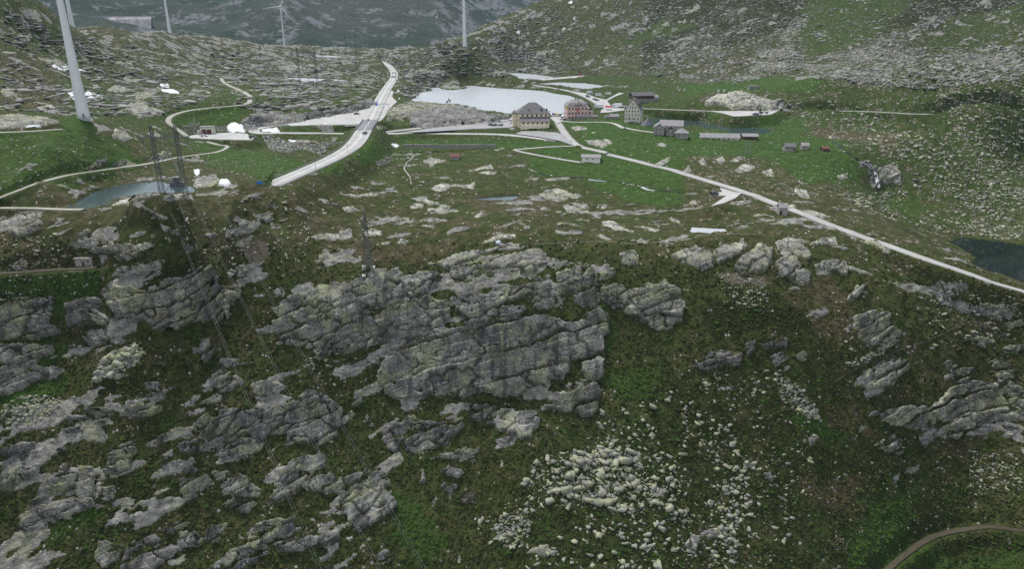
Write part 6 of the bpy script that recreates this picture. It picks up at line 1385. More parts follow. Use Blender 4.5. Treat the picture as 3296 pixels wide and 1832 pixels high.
small_house('hut', 'grey stone hut with brown roof on the green terrace, left of two', 'k', (560, 205), (715, 222), None, -8, 6, 2.6, 4.2, 'grey_stone', 'slate_roof', wins=(.3, .6), doors=(.85,))
small_house('hut', 'small square stone hut on the green terrace, right of two', 'k', (805, 190), (905, 200), None, -6, 5, 2.6, 3.9, 'grey_stone', 'stone_roof', wins=(.5,))
small_house('hut', 'tiny hut with a red roof right of the green terrace', 'k', (1112, 212), (1205, 215), None, 0, 4, 1.6, 2.6, 'brown_wood', 'red_roof')
small_house('stone_hut', 'low stone hut on the bench below the talus', 'g', (60, 452), (215, 440), None, 4, 5, 3.0, 3.8, 'grey_stone', 'dry_stone', flat=True)
small_house('bunker', 'long pale concrete shed with flat sloping roof in the meadow', 'l', (878, 432), (1185, 458), None, -7, 7, 3.2, 4.2, 'white_render', 'stone_roof', cat='shed', wins=(.3, .6))
small_house('stone_shelter', 'small stone shelter beside the old road bend', 'k', (478, 1130), (595, 1142), None, -6, 4, 3.4, 4.8, 'grey_stone', 'stone_roof', doors=(.2,), dmat='shutter_dark')
small_house('hut', 'tiny hut with a dull red roof in the boggy meadow', 'B', (782, 1152), (848, 1155), None, 0, 4, 2.0, 3.4, 'grey_stone', 'red_roof')
small_house('stone_hut', 'pale stone hut with a brown door under the rock hump, larger of two', 'j', (450, 472), (715, 462), None, 3, 4.5, 2.8, 3.2, 'grey_stone', 'dry_stone', doors=(.45,), wins=(.75,), flat=True)
small_house('stone_hut', 'pale stone hut under the rock hump, smaller of two', 'j', (845, 432), (975, 415), None, 4, 3.5, 2.9, 3.2, 'grey_stone', 'dry_stone', doors=(.6,), flat=True)
b, W = small_house('garage', 'grey concrete garage front with two dark red gates', 'e', (1135, 470), (1325, 452), -61.8, 4, 4, 4.4, 5.0, 'cream_stone', 'dry_stone', cat='garage', flat=True)
for x in (.30, .68): box('gate', b, 'garage_red', W * x - 1.35, W * x + 1.35, -.12, -.002, 0, 2.9)
box('apron_wall', b, 'cream_stone', -.7, 0, -3, 0, -1, 2.5)
# gun gallery on the bench
q = EYE('g', (840, 300)); q2 = EYE('g', (1210, 268))
drystone('bunker', 'curved pale concrete bunker front on the green bench', [q, (q * .55 + q2 * .45) + np.array([0, -2, 0]), q2], 3.0, 2.5, 'cream_stone', 'bunker')
# dam
b = thing('dam', 'grey concrete dam wall with dark streaks in the far left valley', 'dam', (0, 0, 0))
pl, pr_ = sight_y(fr('h', [(1080, 290)]), [2480])[0], sight_y(fr('h', [(2470, 268)]), [2420])[0]
nd = 24; V, F = [], []
for i in range(nd + 1):
    t = i / nd; p = pl + (pr_ - pl) * t; bow = math.sin(math.pi * t) * 26; d = np.array([0, -1.0]) * bow
    for yy, zz in ((0, p[2]), (-6, p[2] - 8), (-34, p[2] - 84), (10, p[2] - 84), (6, p[2])): V.append((p[0], p[1] + yy - bow * .3 + 10, zz))
for i in range(nd):
    for j in range(5): F.append((i * 5 + j, i * 5 + (j + 1) % 5, i * 5 + 5 + (j + 1) % 5, i * 5 + 5 + j))
m, nt, bs = new_mat('dam_face'); pos = wpos(nt)
c_ = mix(nt, ramp(nt, noise_node(nt, .06, 4, .6, pos, (1, 1, .08)), [(.42, 0), (.62, 1)]), (.34, .31, .30), (.54, .51, .50)); nt.links.new(c_, bs.inputs['Base Color']); bs.inputs['Roughness'].default_value = .9
o = pym('wall', b, 'dam_face', V, F); o.location.z = 0
box('parapet', b, 'dam_concrete', pl[0], pr_[0], (pl[1] + pr_[1]) / 2 + 3, (pl[1] + pr_[1]) / 2 + 7, min(pl[2], pr_[2]) - 1, max(pl[2], pr_[2]) + 2.4)
# ---------------------------------------------------------------- wind turbines
def turbine(px, Yd, label, ang, yaw=0.0, sc=1.0):
    q = sight_y([px], [Yd])[0]; q[2] = float(gz(q[0], q[1])) - .4
    b = thing('wind_turbine', label, 'wind turbine', q, 0, 'wind turbines on the pass')
    b.rotation_euler.z = -math.atan2(q[0], q[1]) + math.radians(yaw)
    tw = lathe('tower', b, 'turbine_white', [(2.95, 0), (2.75, 3), (2.3, 14), (1.75, 36), (1.35, 58), (1.1, 80), (.98, 97)], 28)
    lathe('foundation', b, 'dam_concrete', [(3.9, -3.0), (3.6, .35)], 28)
    box('door', tw, 'sign_grey', -.45, .45, -2.98, -2.7, 1.2, 3.4); beams('stairs', tw, 'lattice_steel', [((-.9, -4.4, 0), (-.9, -2.9, 1.2)), ((.9, -4.4, 0), (.9, -2.9, 1.2)), ((-.9, -4.4, 1.0), (-.9, -2.9, 2.2)), ((.9, -4.4, 1.0), (.9, -2.9, 2.2))], .09)
    n_ = lathe('nacelle', b, 'turbine_white', [(.5, -3.4), (1.6, -2.9), (2.3, -1.2), (2.4, .6), (1.9, 2.6), (.9, 4.0)], 20); n_.location = (0, .6, 98.4); n_.rotation_euler = (math.radians(90), 0, 0)
    h_ = lathe('hub', b, 'turbine_white', [(1.5, 0), (1.5, .9), (1.1, 2.0), (.3, 2.7)], 18); h_.location = (0, -2.6, 98.4); h_.rotation_euler = (math.radians(90), 0, 0)
    st = [(1.0, .9, .9), (4, 1.7, .8), (9, 2.7, .55), (20, 1.9, .36), (32, 1.2, .22), (39.5, .8, .15), (46, .22, .06)]
    def sect(L):
        V, F = [], []
        for s, c, t in L:
            V += [(-c * .35, 0, s), (0, -t * .5, s), (c * .65, 0, s), (0, t * .5, s)]
        for i in range(len(L) - 1):
            for j in range(4): F.append((i * 4 + j, i * 4 + (j + 1) % 4, i * 4 + 4 + (j + 1) % 4, i * 4 + 4 + j))
        F += [(3, 2, 1, 0), tuple(range(len(L) * 4 - 4, len(L) * 4))]
        return V, F
    for k in range(3):
        bl = pym('blade', b, 'turbine_white', *sect(st[:6])); bl.location = (0, -3.8, 98.4); bl.rotation_euler = (0, math.radians(90 - ang - 120 * k), 0)
        pym('red_tip', bl, 'red_paint', *sect([(39.5, .8, .15), (43, .5, .1), (46, .2, .05)]))
    return b
def tip_angle(px, Yd, tip):
    q = sight_y([px], [Yd])[0]; c = q + np.array([0, 0, 98.4])
    vv = c[1] * CT - c[2] * ST; x = 1648 + FPX * c[0] / vv; y = 916 - FPX * (c[1] * ST + c[2] * CT) / vv
    return math.degrees(math.atan2(y - tip[1], tip[0] - x))
turbine((270, 377), 348, 'nearest wind turbine, thick pale tower at the left', tip_angle((270, 377), 348, (-2, 14)))
turbine((245, 142), 745, 'wind turbine tower just behind the nearest one', 95)
turbine((550, 123), 1125, 'wind turbine tower on the hill crest right of the dam', tip_angle((550, 123), 1125, (474, 8)))
turbine((918, 166), 1690, 'distant wind turbine with its whole rotor in view', 68)
turbine((1496, 150), 965, 'wind turbine tower on the slope above the largest lake', tip_angle((1496, 150), 965, (1562, 8)))

# ---------------------------------------------------------------- pylons and wires
def mast(x, w0, w1, h, n, y=0, t=1.0):
    S = []
    c = lambda z: w0 + (w1 - w0) * z / h
    for i in range(n):
        z0, z1 = h * i / n, h * (i + 1) / n; a, b_ = c(z0) / 2, c(z1) / 2
        P0 = [(x - a, y - a, z0), (x + a, y - a, z0), (x + a, y + a, z0), (x - a, y + a, z0)]; P1 = [(x - b_, y - b_, z1), (x + b_, y - b_, z1), (x + b_, y + b_, z1), (x - b_, y + b_, z1)]
        for j in range(4):
            S.append((P0[j], P1[j], .14 * t)); S.append((P0[j], P1[(j + 1) % 4], .07 * t)); S.append((P0[(j + 1) % 4], P1[j], .07 * t)); S.append((P1[j], P1[(j + 1) % 4], .06 * t))
    return S
def portal(px, label, H, gap, arm, mat='lattice_dark', yaw=0, k=1.0, pos=None):
    q = sight([px])[0] if pos is None else np.array(pos); q[2] = float(gz(q[0], q[1])) - .3
    b = thing('portal_pylon', label, 'pylon', q, math.radians(yaw))
    for s in (-1, 1): beams('mast', b, mat, [(Vector(p), Vector(r_), w) for p, r_, w in mast(s * gap / 2, 1.9, .8, H, 13)], .15)
    zc = H * .84; hw = gap / 2 + arm; S = []
    for z, y in ((zc, -.5), (zc, .5), (zc + 1.3 * k, 0)): S.append(((-hw if z == zc else -gap / 2 - 1, y, z), (hw if z == zc else gap / 2 + 1, y, z), .17 * k))
    nb = 14
    for i in range(nb):
        x0 = -hw + 2 * hw * i / nb; x1 = -hw + 2 * hw * (i + 1) / nb; xm = (x0 + x1) / 2
        t = zc + 1.3 * k * max(0, 1 - max(0, abs(xm) - gap / 2) / arm)
        S += [((x0, -.5, zc), (xm, 0, t), .09 * k), ((xm, 0, t), (x1, .5, zc), .09 * k)]
    beams('crossarm', b, mat, S, .12)
    zl = H * .42; g = gap / 2
    beams('bracing', b, mat, [((-g, 0, zl), (g, 0, zl), .15 * k), ((-g, 0, zl), (g, 0, .5), .13 * k), ((g, 0, zl), (-g, 0, .5), .13 * k), ((-g, 0, zl), (0, 0, H * .62), .12 * k), ((g, 0, zl), (0, 0, H * .62), .12 * k), ((-g, 0, zc), (0, 0, H * .62), .12 * k), ((g, 0, zc), (0, 0, H * .62), .12 * k), ((-g, 0, 2), (g, 0, 2), .12 * k)], .13)
    for s in (-1, 0, 1):
        for dx in (-.25, .25): beams('insulator', b, 'wire', [((s * (gap / 2 + arm * .75) + dx, 0, zc), (s * (gap / 2 + arm * .75) + dx, 0, zc - 2.2 * k), .16)], .16)
    return b, q
def wire(pts, label, group, r=.024):
    P_ = smooth_line(np.array(pts), 6.0, 0) if len(pts) > 2 else np.array(pts)
    a, c = P_[0], P_[-1]
    d = np.gradient(P_, axis=0); d /= np.linalg.norm(d, axis=1)[:, None]
    u = np.cross(d, [0, 0, 1]); u /= np.linalg.norm(u, axis=1)[:, None] + 1e-9; v = np.cross(d, u)
    V = np.stack([P_ + u * r, P_ + v * r, P_ - u * r, P_ - v * r], 1); n_ = len(P_)
    i = np.arange(n_ * 4).reshape(n_, 4)
    f = np.stack([i[:-1], np.roll(i[:-1], -1, 1), np.roll(i[1:], -1, 1), i[1:]], -1).reshape(-1, 4)
    o = mesh_np('power_wire', up(V.reshape(-1, 3)), f, 'wire'); tag(o, label, 'wire', group)
def sag(a, c, s, n=24):
    a, c = np.array(a), np.array(c); t = np.linspace(0, 1, n)[:, None]
    p = a + (c - a) * t; p[:, 2] -= (4 * s * t[:, 0] * (1 - t[:, 0])); return p
LPY, lq = portal((561, 633), 'dark lattice portal pylon on the rocky knoll beside the left pond', 28.5, 9.0, 5.0, yaw=6, k=1.5)
FPY, fq = portal((995, 285), 'distant lattice portal pylon beyond the far pond', 38, 16, 9, 'lattice_dark', 4, 1.3)
F2Y, f2q = portal((1132, 190), 'faint far lattice portal pylon at the top of the main road', 42, 17, 10, 'lattice_dark', 4, 1.3)
def arm_pt(q, yaw, x, z): return np.array([q[0] + math.cos(math.radians(yaw)) * x, q[1] + math.sin(math.radians(yaw)) * x, q[2] + z])
for s, tgt in ((-1, (1049, 1832)), (0, (1250, 1832)), (1, (1402, 1832))):
    e = rays([tgt])[0] * 150
    for dx in (-.28, .28):
        a = arm_pt(lq, 6, s * 8.2 + dx, 28.5 * .84 - 2.3); en = e + np.array([dx * 1.4, 0, 0]); en2 = a + (en - a) * 1.45 + np.array([0, 0, -2])
        wire(sag(a, en2, 5.0, 40), ('left', 'right')[dx > 0] + ' wire of the ' + ('leftmost', 'middle', 'rightmost')[s + 1] + ' pair running down from the portal pylon', 'wires of the left line')
    e0 = arm_pt(fq, 4, s * 14, 38 * .84 - 3)
    for dx in (-.28, .28): wire(sag(arm_pt(lq, 6, s * 8.2 + dx, 28.5 * .84 - 2.3), e0 + np.array([dx, 0, 0]), 16, 40), 'thin wire strung from the portal pylon back towards the far pond', 'wires behind the left pylon', .022)
# classic tower in the middle
q = sight([(1187, 879)])[0]; q[2] = float(gz(q[0], q[1]))
b = thing('lattice_pylon', 'grey lattice pylon with three crossarms and white feet on the cliff rim', 'pylon', q, math.radians(8))
CPH = 24.0
beams('tower', b, 'lattice_steel', mast(0, 3.6, 1.7, 15.5, 9, 0, 1.45) + [(tuple(np.array(p) + [0, 0, 15.5]), tuple(np.array(r_) + [0, 0, 15.5]), w) for p, r_, w in mast(0, 1.7, .35, CPH - 15.5, 6, 0, 1.45)], .12)
for z, hw in ((11.8, 4.6), (17.2, 3.0), (19.8, 2.2)):
    beams('crossarm', b, 'lattice_steel', [((-hw, 0, z), (hw, 0, z), .13), ((-hw, 0, z), (0, -.5, z + 1.2), .1), ((hw, 0, z), (0, -.5, z + 1.2), .1), ((-hw, 0, z), (0, .5, z + 1.2), .1), ((hw, 0, z), (0, .5, z + 1.2), .1), ((-hw * .5, 0, z), (-hw * .5, 0, z + .6), .08), ((hw * .5, 0, z), (hw * .5, 0, z + .6), .08)], .12)
for sx in (-1.8, 1.8):
    for sy in (-1.8, 1.8): 
        zz = float(gz(q[0] + sx, q[1] + sy)) - q[2]
        box('foot', b, 'white_render', sx - .65, sx + .65, sy - .65, sy + .65, zz - 1.2, zz + 1.0)
        beams('stub', b, 'lattice_steel', [((sx, sy, zz), (sx, sy, .4), .2)], .2)
for wi_, (x, z, tgt) in enumerate(((-4.6, 11.8, (2375, 1832)), (-3.0, 17.2, (2490, 1832)), (3.0, 17.2, (2620, 1832)), (4.6, 11.8, (2763, 1832)), (0, 24, (2880, 1832)))):
    a = arm_pt(q, 8, x, z - .8 if z < 24 else z); e = rays([tgt])[0] * 165; en = a + (e - a) * 1.4
    wire(sag(a, en, 5, 40), 'thin wire crossing to the lower right, ' + ORD[wi_] + ' of five', 'wires of the middle line', .017)
for (x, z) in ((4.6, 11.8), (-4.6, 11.8), (3.0, 17.2), (-3.0, 17.2)):
    wire(sag(arm_pt(q, 8, x, z - .8), rays([(640, 560)])[0] * 330 + np.array([x, 0, z - 8]), 7, 30), 'thin wire from the middle pylon back to the upper left', 'back wires of the middle line', .017)
q = EYE('C', (470, 1118)); b = thing('pole_mast', 'small grey double pole mast below the long barrack', 'pole', q, .1)
for x in (-1.8, 1.8): beams('pole', b, 'sign_grey', [((x, 0, -.5), (x * .8, 0, 8.0), .22)], .2)
beams('crossbar', b, 'sign_grey', [((-2.2, 0, 7.2), (2.2, 0, 7.2), .15), ((-1.8, 0, 1), (1.6, 0, 6), .1), ((1.8, 0, 1), (-1.6, 0, 6), .1), ((-1.7, 0, 4), (1.7, 0, 4), .1)], .1)

# ---------------------------------------------------------------- bridge, rails, gantry, poles
b = bpy.data.objects.new('bridge', None); link(b); tag(b, 'short road bridge with dark asphalt deck over the lower road', 'bridge')
ribbon('deck', BR, 5.35, 'asphalt_dark', .10, 1.1, b, cols=4)
dB = np.gradient(BR[:, :2], axis=0); dB /= np.linalg.norm(dB, axis=1)[:, None]; nB = np.stack([dB[:, 1], -dB[:, 0]], 1)
for s in (-1, 1):
    L = BR.copy(); L[:, :2] += nB * s * 5.2; L[:, 2] += .95
    ribbon('parapet', L, .2, 'sign_grey', 0, .9, b, cols=2)
ribbon('line_marking', BR, .13, 'paint_white', .13, .01, b, cols=2)
for i in (4, len(BR) - 5):
    c, t = BR[i], dB[i]; V = []
    for zz in (-8.5, -.95):
        for a_, e_ in ((-5.2, -.6), (5.2, -.6), (5.2, .6), (-5.2, .6)): p = c[:2] + nB[i] * a_ + t * e_; V.append((p[0], p[1], c[2] + zz + CAMZ))
    pym('abutment', b, 'dam_concrete', V, BF)
for s, a_, e_, lab in ((1, 4, i0, 'steel guard rail on the outer edge of the main road embankment'), (-1, 14, i0, 'steel guard rail on the inner edge of the main road embankment'), (1, i1, i1 + 30, 'steel guard rail beyond the bridge toward the lake')):
    L = mr[a_:e_ + 1].copy(); d_ = np.gradient(L[:, :2], axis=0); d_ /= np.linalg.norm(d_, axis=1)[:, None]; L[:, :2] += np.stack([d_[:, 1], -d_[:, 0]], 1) * s * 5.6; L[:, 2] += .75
    g_ = bpy.data.objects.new('guard_rail', None); link(g_); tag(g_, lab, 'guard rail')
    ribbon('rail', L, .06, 'sign_grey', 0, .32, g_, cols=2)
    for p in L[::2]: box('post', g_, 'sign_grey', p[0] - .07, p[0] + .07, p[1] - .07, p[1] + .07, p[2] + CAMZ - 1.6, p[2] + CAMZ - .05)
w = sight_z(fr('d', [(1175, 385), (1500, 378), (1985, 372)]), [-60.6] * 3)
drystone('concrete_wall', 'concrete retaining wall and railing under the plaza edge beside the bridge', w, .6, .3, 'cream_stone', zoff=-.6)
w = sight_z(fr('B', [(440, 1055), (700, 1058), (1110, 1056)]), [-68.6, -68.5, -68.4])
drystone('retaining_wall', 'long grey retaining wall in the green bank below the lower road', w, 1.5, .8, 'dry_stone')
pg = sight_z(fr('c', [(757, 1038)]), [-59.9])[0]; pg2 = sight_z(fr('c', [(385, 1035)]), [-59.9])[0]
b = thing('sign_gantry', 'overhead road sign gantry with a blue panel spanning the main road', 'sign gantry', pg)
wd = pg2 - pg; beams('frame', b, 'sign_grey', [((0, 0, -.5), (0, 0, 6.2), .3), ((0, 0, 6.0), (wd[0], wd[1], 6.0), .3)], .3)
def gpan(nm, t0, t1, z0, z1, mt, par=b):
    x0, x1 = wd[0] * t1, wd[0] * t0; y = wd[1] * (t0 + t1) / 2 - .3; return box(nm, par, mt, min(x0, x1), max(x0, x1), y - .08, y, z0, z1)
p_ = gpan('blue_panel', .47, .57, 4.6, 7.4, 'blue_sign')
box('sign_text', p_, 'paint_white', wd[0] * .55, wd[0] * .49, wd[1] * .52 - .41, wd[1] * .52 - .385, 6.3, 6.6); box('sign_text', p_, 'paint_white', wd[0] * .545, wd[0] * .495, wd[1] * .52 - .41, wd[1] * .52 - .385, 5.5, 5.8)
gpan('white_panel', .18, .30, 5.2, 7.0, 'paint_white'); gpan('panel_back', .67, .80, 5.0, 7.0, 'sign_grey'); gpan('panel_back', .83, .99, 5.0, 7.0, 'sign_grey')
for i, (f, p, h_, lab) in enumerate([('d', (1207, 1108), 7.5, 'thin pole at the lower bend of the main road'), ('d', (1730, 832), 6, 'thin pole on the embankment above the bend'), ('d', (477, 440), 6, 'thin pole beside the hairpin snow patch'), ('d', (1312, 520), 6, 'thin pole on the lower road left of the bridge'), ('d', (590, 512), 5, 'thin pole on the lower road below the hairpin'), ('l', (707, 128), 8, 'thin pole at the fork of the old road'), ('c', (378, 1042), 8, 'thin pole on the concrete junction'), ('a', (448, 850), 5, 'thin pole at the car park corner'), ('c', (857, 1350), 5, 'thin pole at the car park entrance')]):
    q = EYE(f, p); b = thing('pole', lab, 'pole', q)
    lathe('shaft', b, 'sign_grey', [(.10, -.5), (.06, h_)], 8); lathe('cap', b, 'frame_white', [(.12, h_), (.10, h_ + .3)], 8)

# ---------------------------------------------------------------- snow, streams, waterfall
def snow(f, pts, label, H=.7): outcrop(f, pts, H, 'snow', label, None, veg=0, rough=.12, name='snow_patch', cat='snow patch', step=2.2)
snow('A', [(388,465),(450,460),(510,475),(612,512),(580,517),(500,502),(400,492)], 'old snow patch behind the nearest turbine tower, upper')
snow('A', [(493,672),(540,663),(620,670),(640,663),(732,700),(690,713),(600,702),(540,708)], 'old snow patch behind the nearest turbine tower, lower')
snow('A', [(1153,605),(1210,603),(1217,627),(1155,627)], 'small snow patch on the left hill, upper of a pair'); snow('A', [(1163,645),(1240,643),(1287,662),(1230,672)], 'small snow patch on the left hill, lower of a pair')
snow('e', [(1550,352),(1640,318),(1760,358),(1785,432),(1590,444),(1545,410)], 'thick snow mound beside the garage', 1.6); snow('e', [(2050,412),(2280,378),(2305,434),(2180,434)], 'snow patch inside the hairpin bend', 1.2)
snow('d', [(765,618),(970,635),(920,654),(800,644)], 'flat snow patch on the stone fill'); snow('e', [(1036,1010),(1112,998),(1112,1070),(1082,1098),(1046,1050)], 'narrow snow patch on the bank behind the left pylon'); snow('e', [(1395,1235),(1440,1178),(1530,1155),(1575,1200),(1500,1250)], 'snow heap at the foot of the main road', 1.6)
snow('B', [(362,1040),(390,1038),(425,1056),(390,1062)], 'snow sliver below the bridge embankment'); snow('c', [(885,700),(900,680),(915,700),(905,720)], 'snow spot beside the main road, upper'); snow('c', [(898,825),(915,808),(928,822),(912,832)], 'snow spot beside the main road, lower')
for p, lab in (((1272,230), 'first'), ((1450,210), 'second'), ((1600,208), 'third'), ((1648,12), 'topmost'), ((1680,128), 'fourth')): snow('B', [(p[0]-16, p[1]+6), (p[0]-2, p[1]-8), (p[0]+16, p[1]-6), (p[0]+6, p[1]+8)], lab + ' tiny snow spot on the right hand mountainside')
snow('A', [(135,908),(280,900),(292,910),(180,914)], 'snow strip under the nearest turbine')
def stream(f, pts, hw, mt, name, lift=.12):
    w_ = sight(fr(f, pts)); ln = smooth_line(w_, 1.5, 1); ln[:, 2] = gz(ln[:, 0], ln[:, 1])
    for _ in range(3): ln[1:-1, 2] = (ln[:-2, 2] + ln[1:-1, 2] * 2 + ln[2:, 2]) / 4
    o = ribbon(name, ln, hw, mt, lift, .3, wob=.45, cols=3); tag(o, kind='structure'); return o
stream('B', [(520,1120),(470,1170),(450,1215),(490,1270),(500,1325)], .28, 'gravel_pale', 'stream')
stream('l', [(0,530),(200,590),(400,640),(900,685),(1400,740),(1800,800),(2000,880),(2557,915)], .55, 'water_dark', 'stream'); stream('l', [(1000,700),(1120,722),(1300,732)], .9, 'water', 'stream'); stream('l', [(1880,830),(1980,880),(2080,888)], .9, 'water', 'stream')
stream('k', [(1220,60),(1400,180),(1560,280),(1650,340)], .8, 'water_dark', 'stream')
stream('C', [(1285,1172),(1320,1190),(1350,1215),(1385,1245),(1395,1290),(1405,1330),(1415,1362)], 1.0, 'foam', 'waterfall', .9)
stream('C', [(1305,1165),(1340,1188),(1365,1205)], .5, 'foam', 'waterfall', .9)

# ---------------------------------------------------------------- monuments, tent, flags, people
q = EYE('c', (1700, 915)); b = thing('rider_monument', 'dark bronze rider monument on the rock knoll by the lake', 'monument', q)
box('plinth', b, 'grey_stone', -1.6, 1.6, -1, 1, -1, .9)
def skin(name, parent, mat, pts, edges, rad, sub=1):
    me = bpy.data.meshes.new(name); me.from_pydata(pts, edges, []); me.update(); o = bpy.data.objects.new(name, me); link(o, parent)
    sk = o.modifiers.new('skin', 'SKIN'); 
    for v, r_ in zip(me.skin_vertices[0].data, rad): v.radius = (r_, r_)
    me.skin_vertices[0].data[0].use_root = True
    ss = o.modifiers.new('sub', 'SUBSURF'); ss.levels = sub; ss.render_levels = sub
    me.materials.append(MAT[mat]); return o
s = 1.45
skin('horse', b, 'bronze', [tuple(np.array(p) * s + [0, 0, .9]) for p in [(0, 0, 1.5), (.9, 0, 1.6), (1.5, 0, 2.3), (2.0, 0, 2.2), (-.9, 0, 1.5), (.95, .25, .9), (1.1, .25, .05), (.95, -.25, 1.0), (1.5, -.25, .6), (-.95, .25, .8), (-1.1, .25, 0), (-.95, -.25, .8), (-.8, -.25, 0), (-1.5, 0, 1.2)]], [(0, 1), (1, 2), (2, 3), (0, 4), (1, 5), (5, 6), (1, 7), (7, 8), (4, 9), (9, 10), (4, 11), (11, 12), (4, 13)], [.5, .48, .25, .2, .5, .18, .12, .18, .12, .2, .12, .2, .12, .1])
skin('rider', b, 'bronze', [tuple(np.array(p) * s + [0, 0, .9]) for p in [(0, 0, 2.0), (0, 0, 2.7), (0, 0, 3.1), (.1, .5, 1.3), (.1, -.5, 1.3), (.7, .4, 2.9), (-.5, -.4, 2.4)]], [(0, 1), (1, 2), (0, 3), (0, 4), (1, 5), (1, 6)], [.28, .26, .2, .14, .14, .12, .12])
q = EYE('c', (1666, 910)); b = thing('standing_figure', 'dark standing figure beside the rider monument', 'monument', q)
skin('figure', b, 'bronze', [(0, 0, 1.5), (0, 0, 2.3), (0, 0, 2.8), (.25, 0, 0), (-.25, 0, 0), (.5, 0, 1.4), (-.5, 0, 1.4)], [(0, 1), (1, 2), (0, 3), (0, 4), (1, 5), (1, 6)], [.35, .36, .24, .18, .18, .13, .13])
q = EYE('a', (1190, 790)); b = thing('stone_monument', 'dark tapering stone monument right of the yellow house', 'monument', q)
lathe('stele', b, 'dry_stone', [(1.5, -.5), (1.15, 1), (.8, 2.4), (.6, 3.4), (.35, 3.9)], 9); skin('bronze_figure', b, 'bronze', [(0, 0, 4.2), (0, 0, 4.8), (0, 0, 5.2), (.5, 0, 4.8), (-.5, 0, 4.5)], [(0, 1), (1, 2), (1, 3), (1, 4)], [.32, .3, .22, .12, .12])
for i, (px_, mt, m2, lab) in enumerate([((1238, 828), 'flag_blue', 'red_paint', 'blue and red flag beside the yellow house'), ((1292, 826), 'frame_white', 'flag_yellow', 'white and yellow flag beside the yellow house')]):
    q = EYE('a', px_); b = thing('flag', lab, 'flag', q)
    lathe('pole', b, 'sign_grey', [(.06, -.3), (.05, 5.2)], 8)
    V = []; nx = 6
    for i2 in range(nx + 1):
        for z in (5.0, 3.6): V.append((.1 + i2 * .36, math.sin(i2 * 1.1) * .16, z - i2 * .06))
    pym('cloth', b, [mt, m2], V, [(2 * k_, 2 * k_ + 1, 2 * k_ + 3, 2 * k_ + 2) for k_ in range(nx)], [0, 0, 0, 1, 1, 1])
q = EYE('E', (1128, 410)); q[2] = float(gz(q[0], q[1])); b = thing('dome_tent', 'small pale blue dome tent on the cliff rim', 'tent', q)
lathe('canopy', b, 'tent', [(1.15 * math.cos(a_), 1.25 * math.sin(a_)) for a_ in np.linspace(-.1, 1.5, 8)], 14); box('entrance', b, 'sign_grey', -1.28, -.85, -.3, .3, -.1, .8)
beams('tent_pole', b, 'frame_white', [((1.18 * math.cos(a_), 0, 1.28 * math.sin(a_)), (1.18 * math.cos(a_ + .3), 0, 1.28 * math.sin(a_ + .3)), .05) for a_ in np.linspace(0, 2.8, 10)], .05)
for f, p, lab in (('l', (1358, 312), 'walker in dark clothes on the old road above the meadow'), ('a', (2180, 535), 'walker in dark clothes beside the lake road junction'), ('a', (378, 728), 'person in dark clothes standing by the lake shore'), ('E', (1372, 180), 'person in white beside the bog pool')):
    q = EYE(f, p); b = thing('person', lab, 'person', q, random.uniform(0, 6))
    wh = 'white' in lab
    skin('body', b, 'frame_white' if wh else 'person_dark', [(0, 0, .95), (0, 0, 1.38), (0, 0, 1.52), (0, 0, 1.68), (.1, .05, .5), (.11, -.05, .04), (-.1, .0, .5), (-.11, .12, .04), (.22, 0, 1.36), (.27, .06, 1.08), (.24, -.1, .85), (-.22, 0, 1.36), (-.27, -.04, 1.08), (-.24, -.14, .85)], [(0, 1), (1, 2), (2, 3), (0, 4), (4, 5), (0, 6), (6, 7), (1, 8), (8, 9), (9, 10), (1, 11), (11, 12), (12, 13)], [.15, .17, .07, .11, .085, .05, .085, .05, .06, .05, .035, .06, .05, .035])
q = EYE('e', (800, 1250)); b = thing('intake_box', 'dark steel intake housing standing in the left pond', 'housing', np.array([q[0], q[1], -63.3]))
box('housing', b, 'lattice_dark', -2.8, 2.8, -1.4, 1.4, -1.5, 1.6); boxes('cabinet', b, 'lattice_dark', [(-1.4, .8, -1.0, 1.0, 1.6, 3.6)]); box('roof', b, 'sign_grey', -1.6, 1.0, -1.2, 1.2, 3.6, 3.75)
beams('railing', b, 'sign_grey', [((-2.8, -1.4, 2.6), (2.8, -1.4, 2.6), .08), ((-2.8, -1.4, 1.6), (-2.8, -1.4, 2.6), .08), ((2.8, -1.4, 1.6), (2.8, -1.4, 2.6), .08), ((0, -1.4, 1.6), (0, -1.4, 2.6), .08)], .08)
for f, p, lab in (('d', (292, 1362), 'blue road sign seen at the lower end of the main road'),):
    q = EYE(f, p); b = thing('road_sign', lab, 'sign', q); lathe('post', b, 'sign_grey', [(.06, -.5), (.06, 1.6)], 8); box('panel', b, 'blue_sign', -1.2, 1.2, -.08, 0, .6, 1.7)
for i, p in enumerate([(1030, 330), (1058, 368), (1142, 360), (1700, 385), (1795, 385)]):
    q = EYE('b', p); b = thing('vent_block', 'pale concrete vent block on the green above the white cliff', 'vent', q, 0, 'vent blocks on the green'); box('shaft', b, 'white_render', -.6, .6, -.6, .6, -.5, 1.7); box('cap', b, 'dam_concrete', -.75, .75, -.75, .75, 1.7, 1.95)

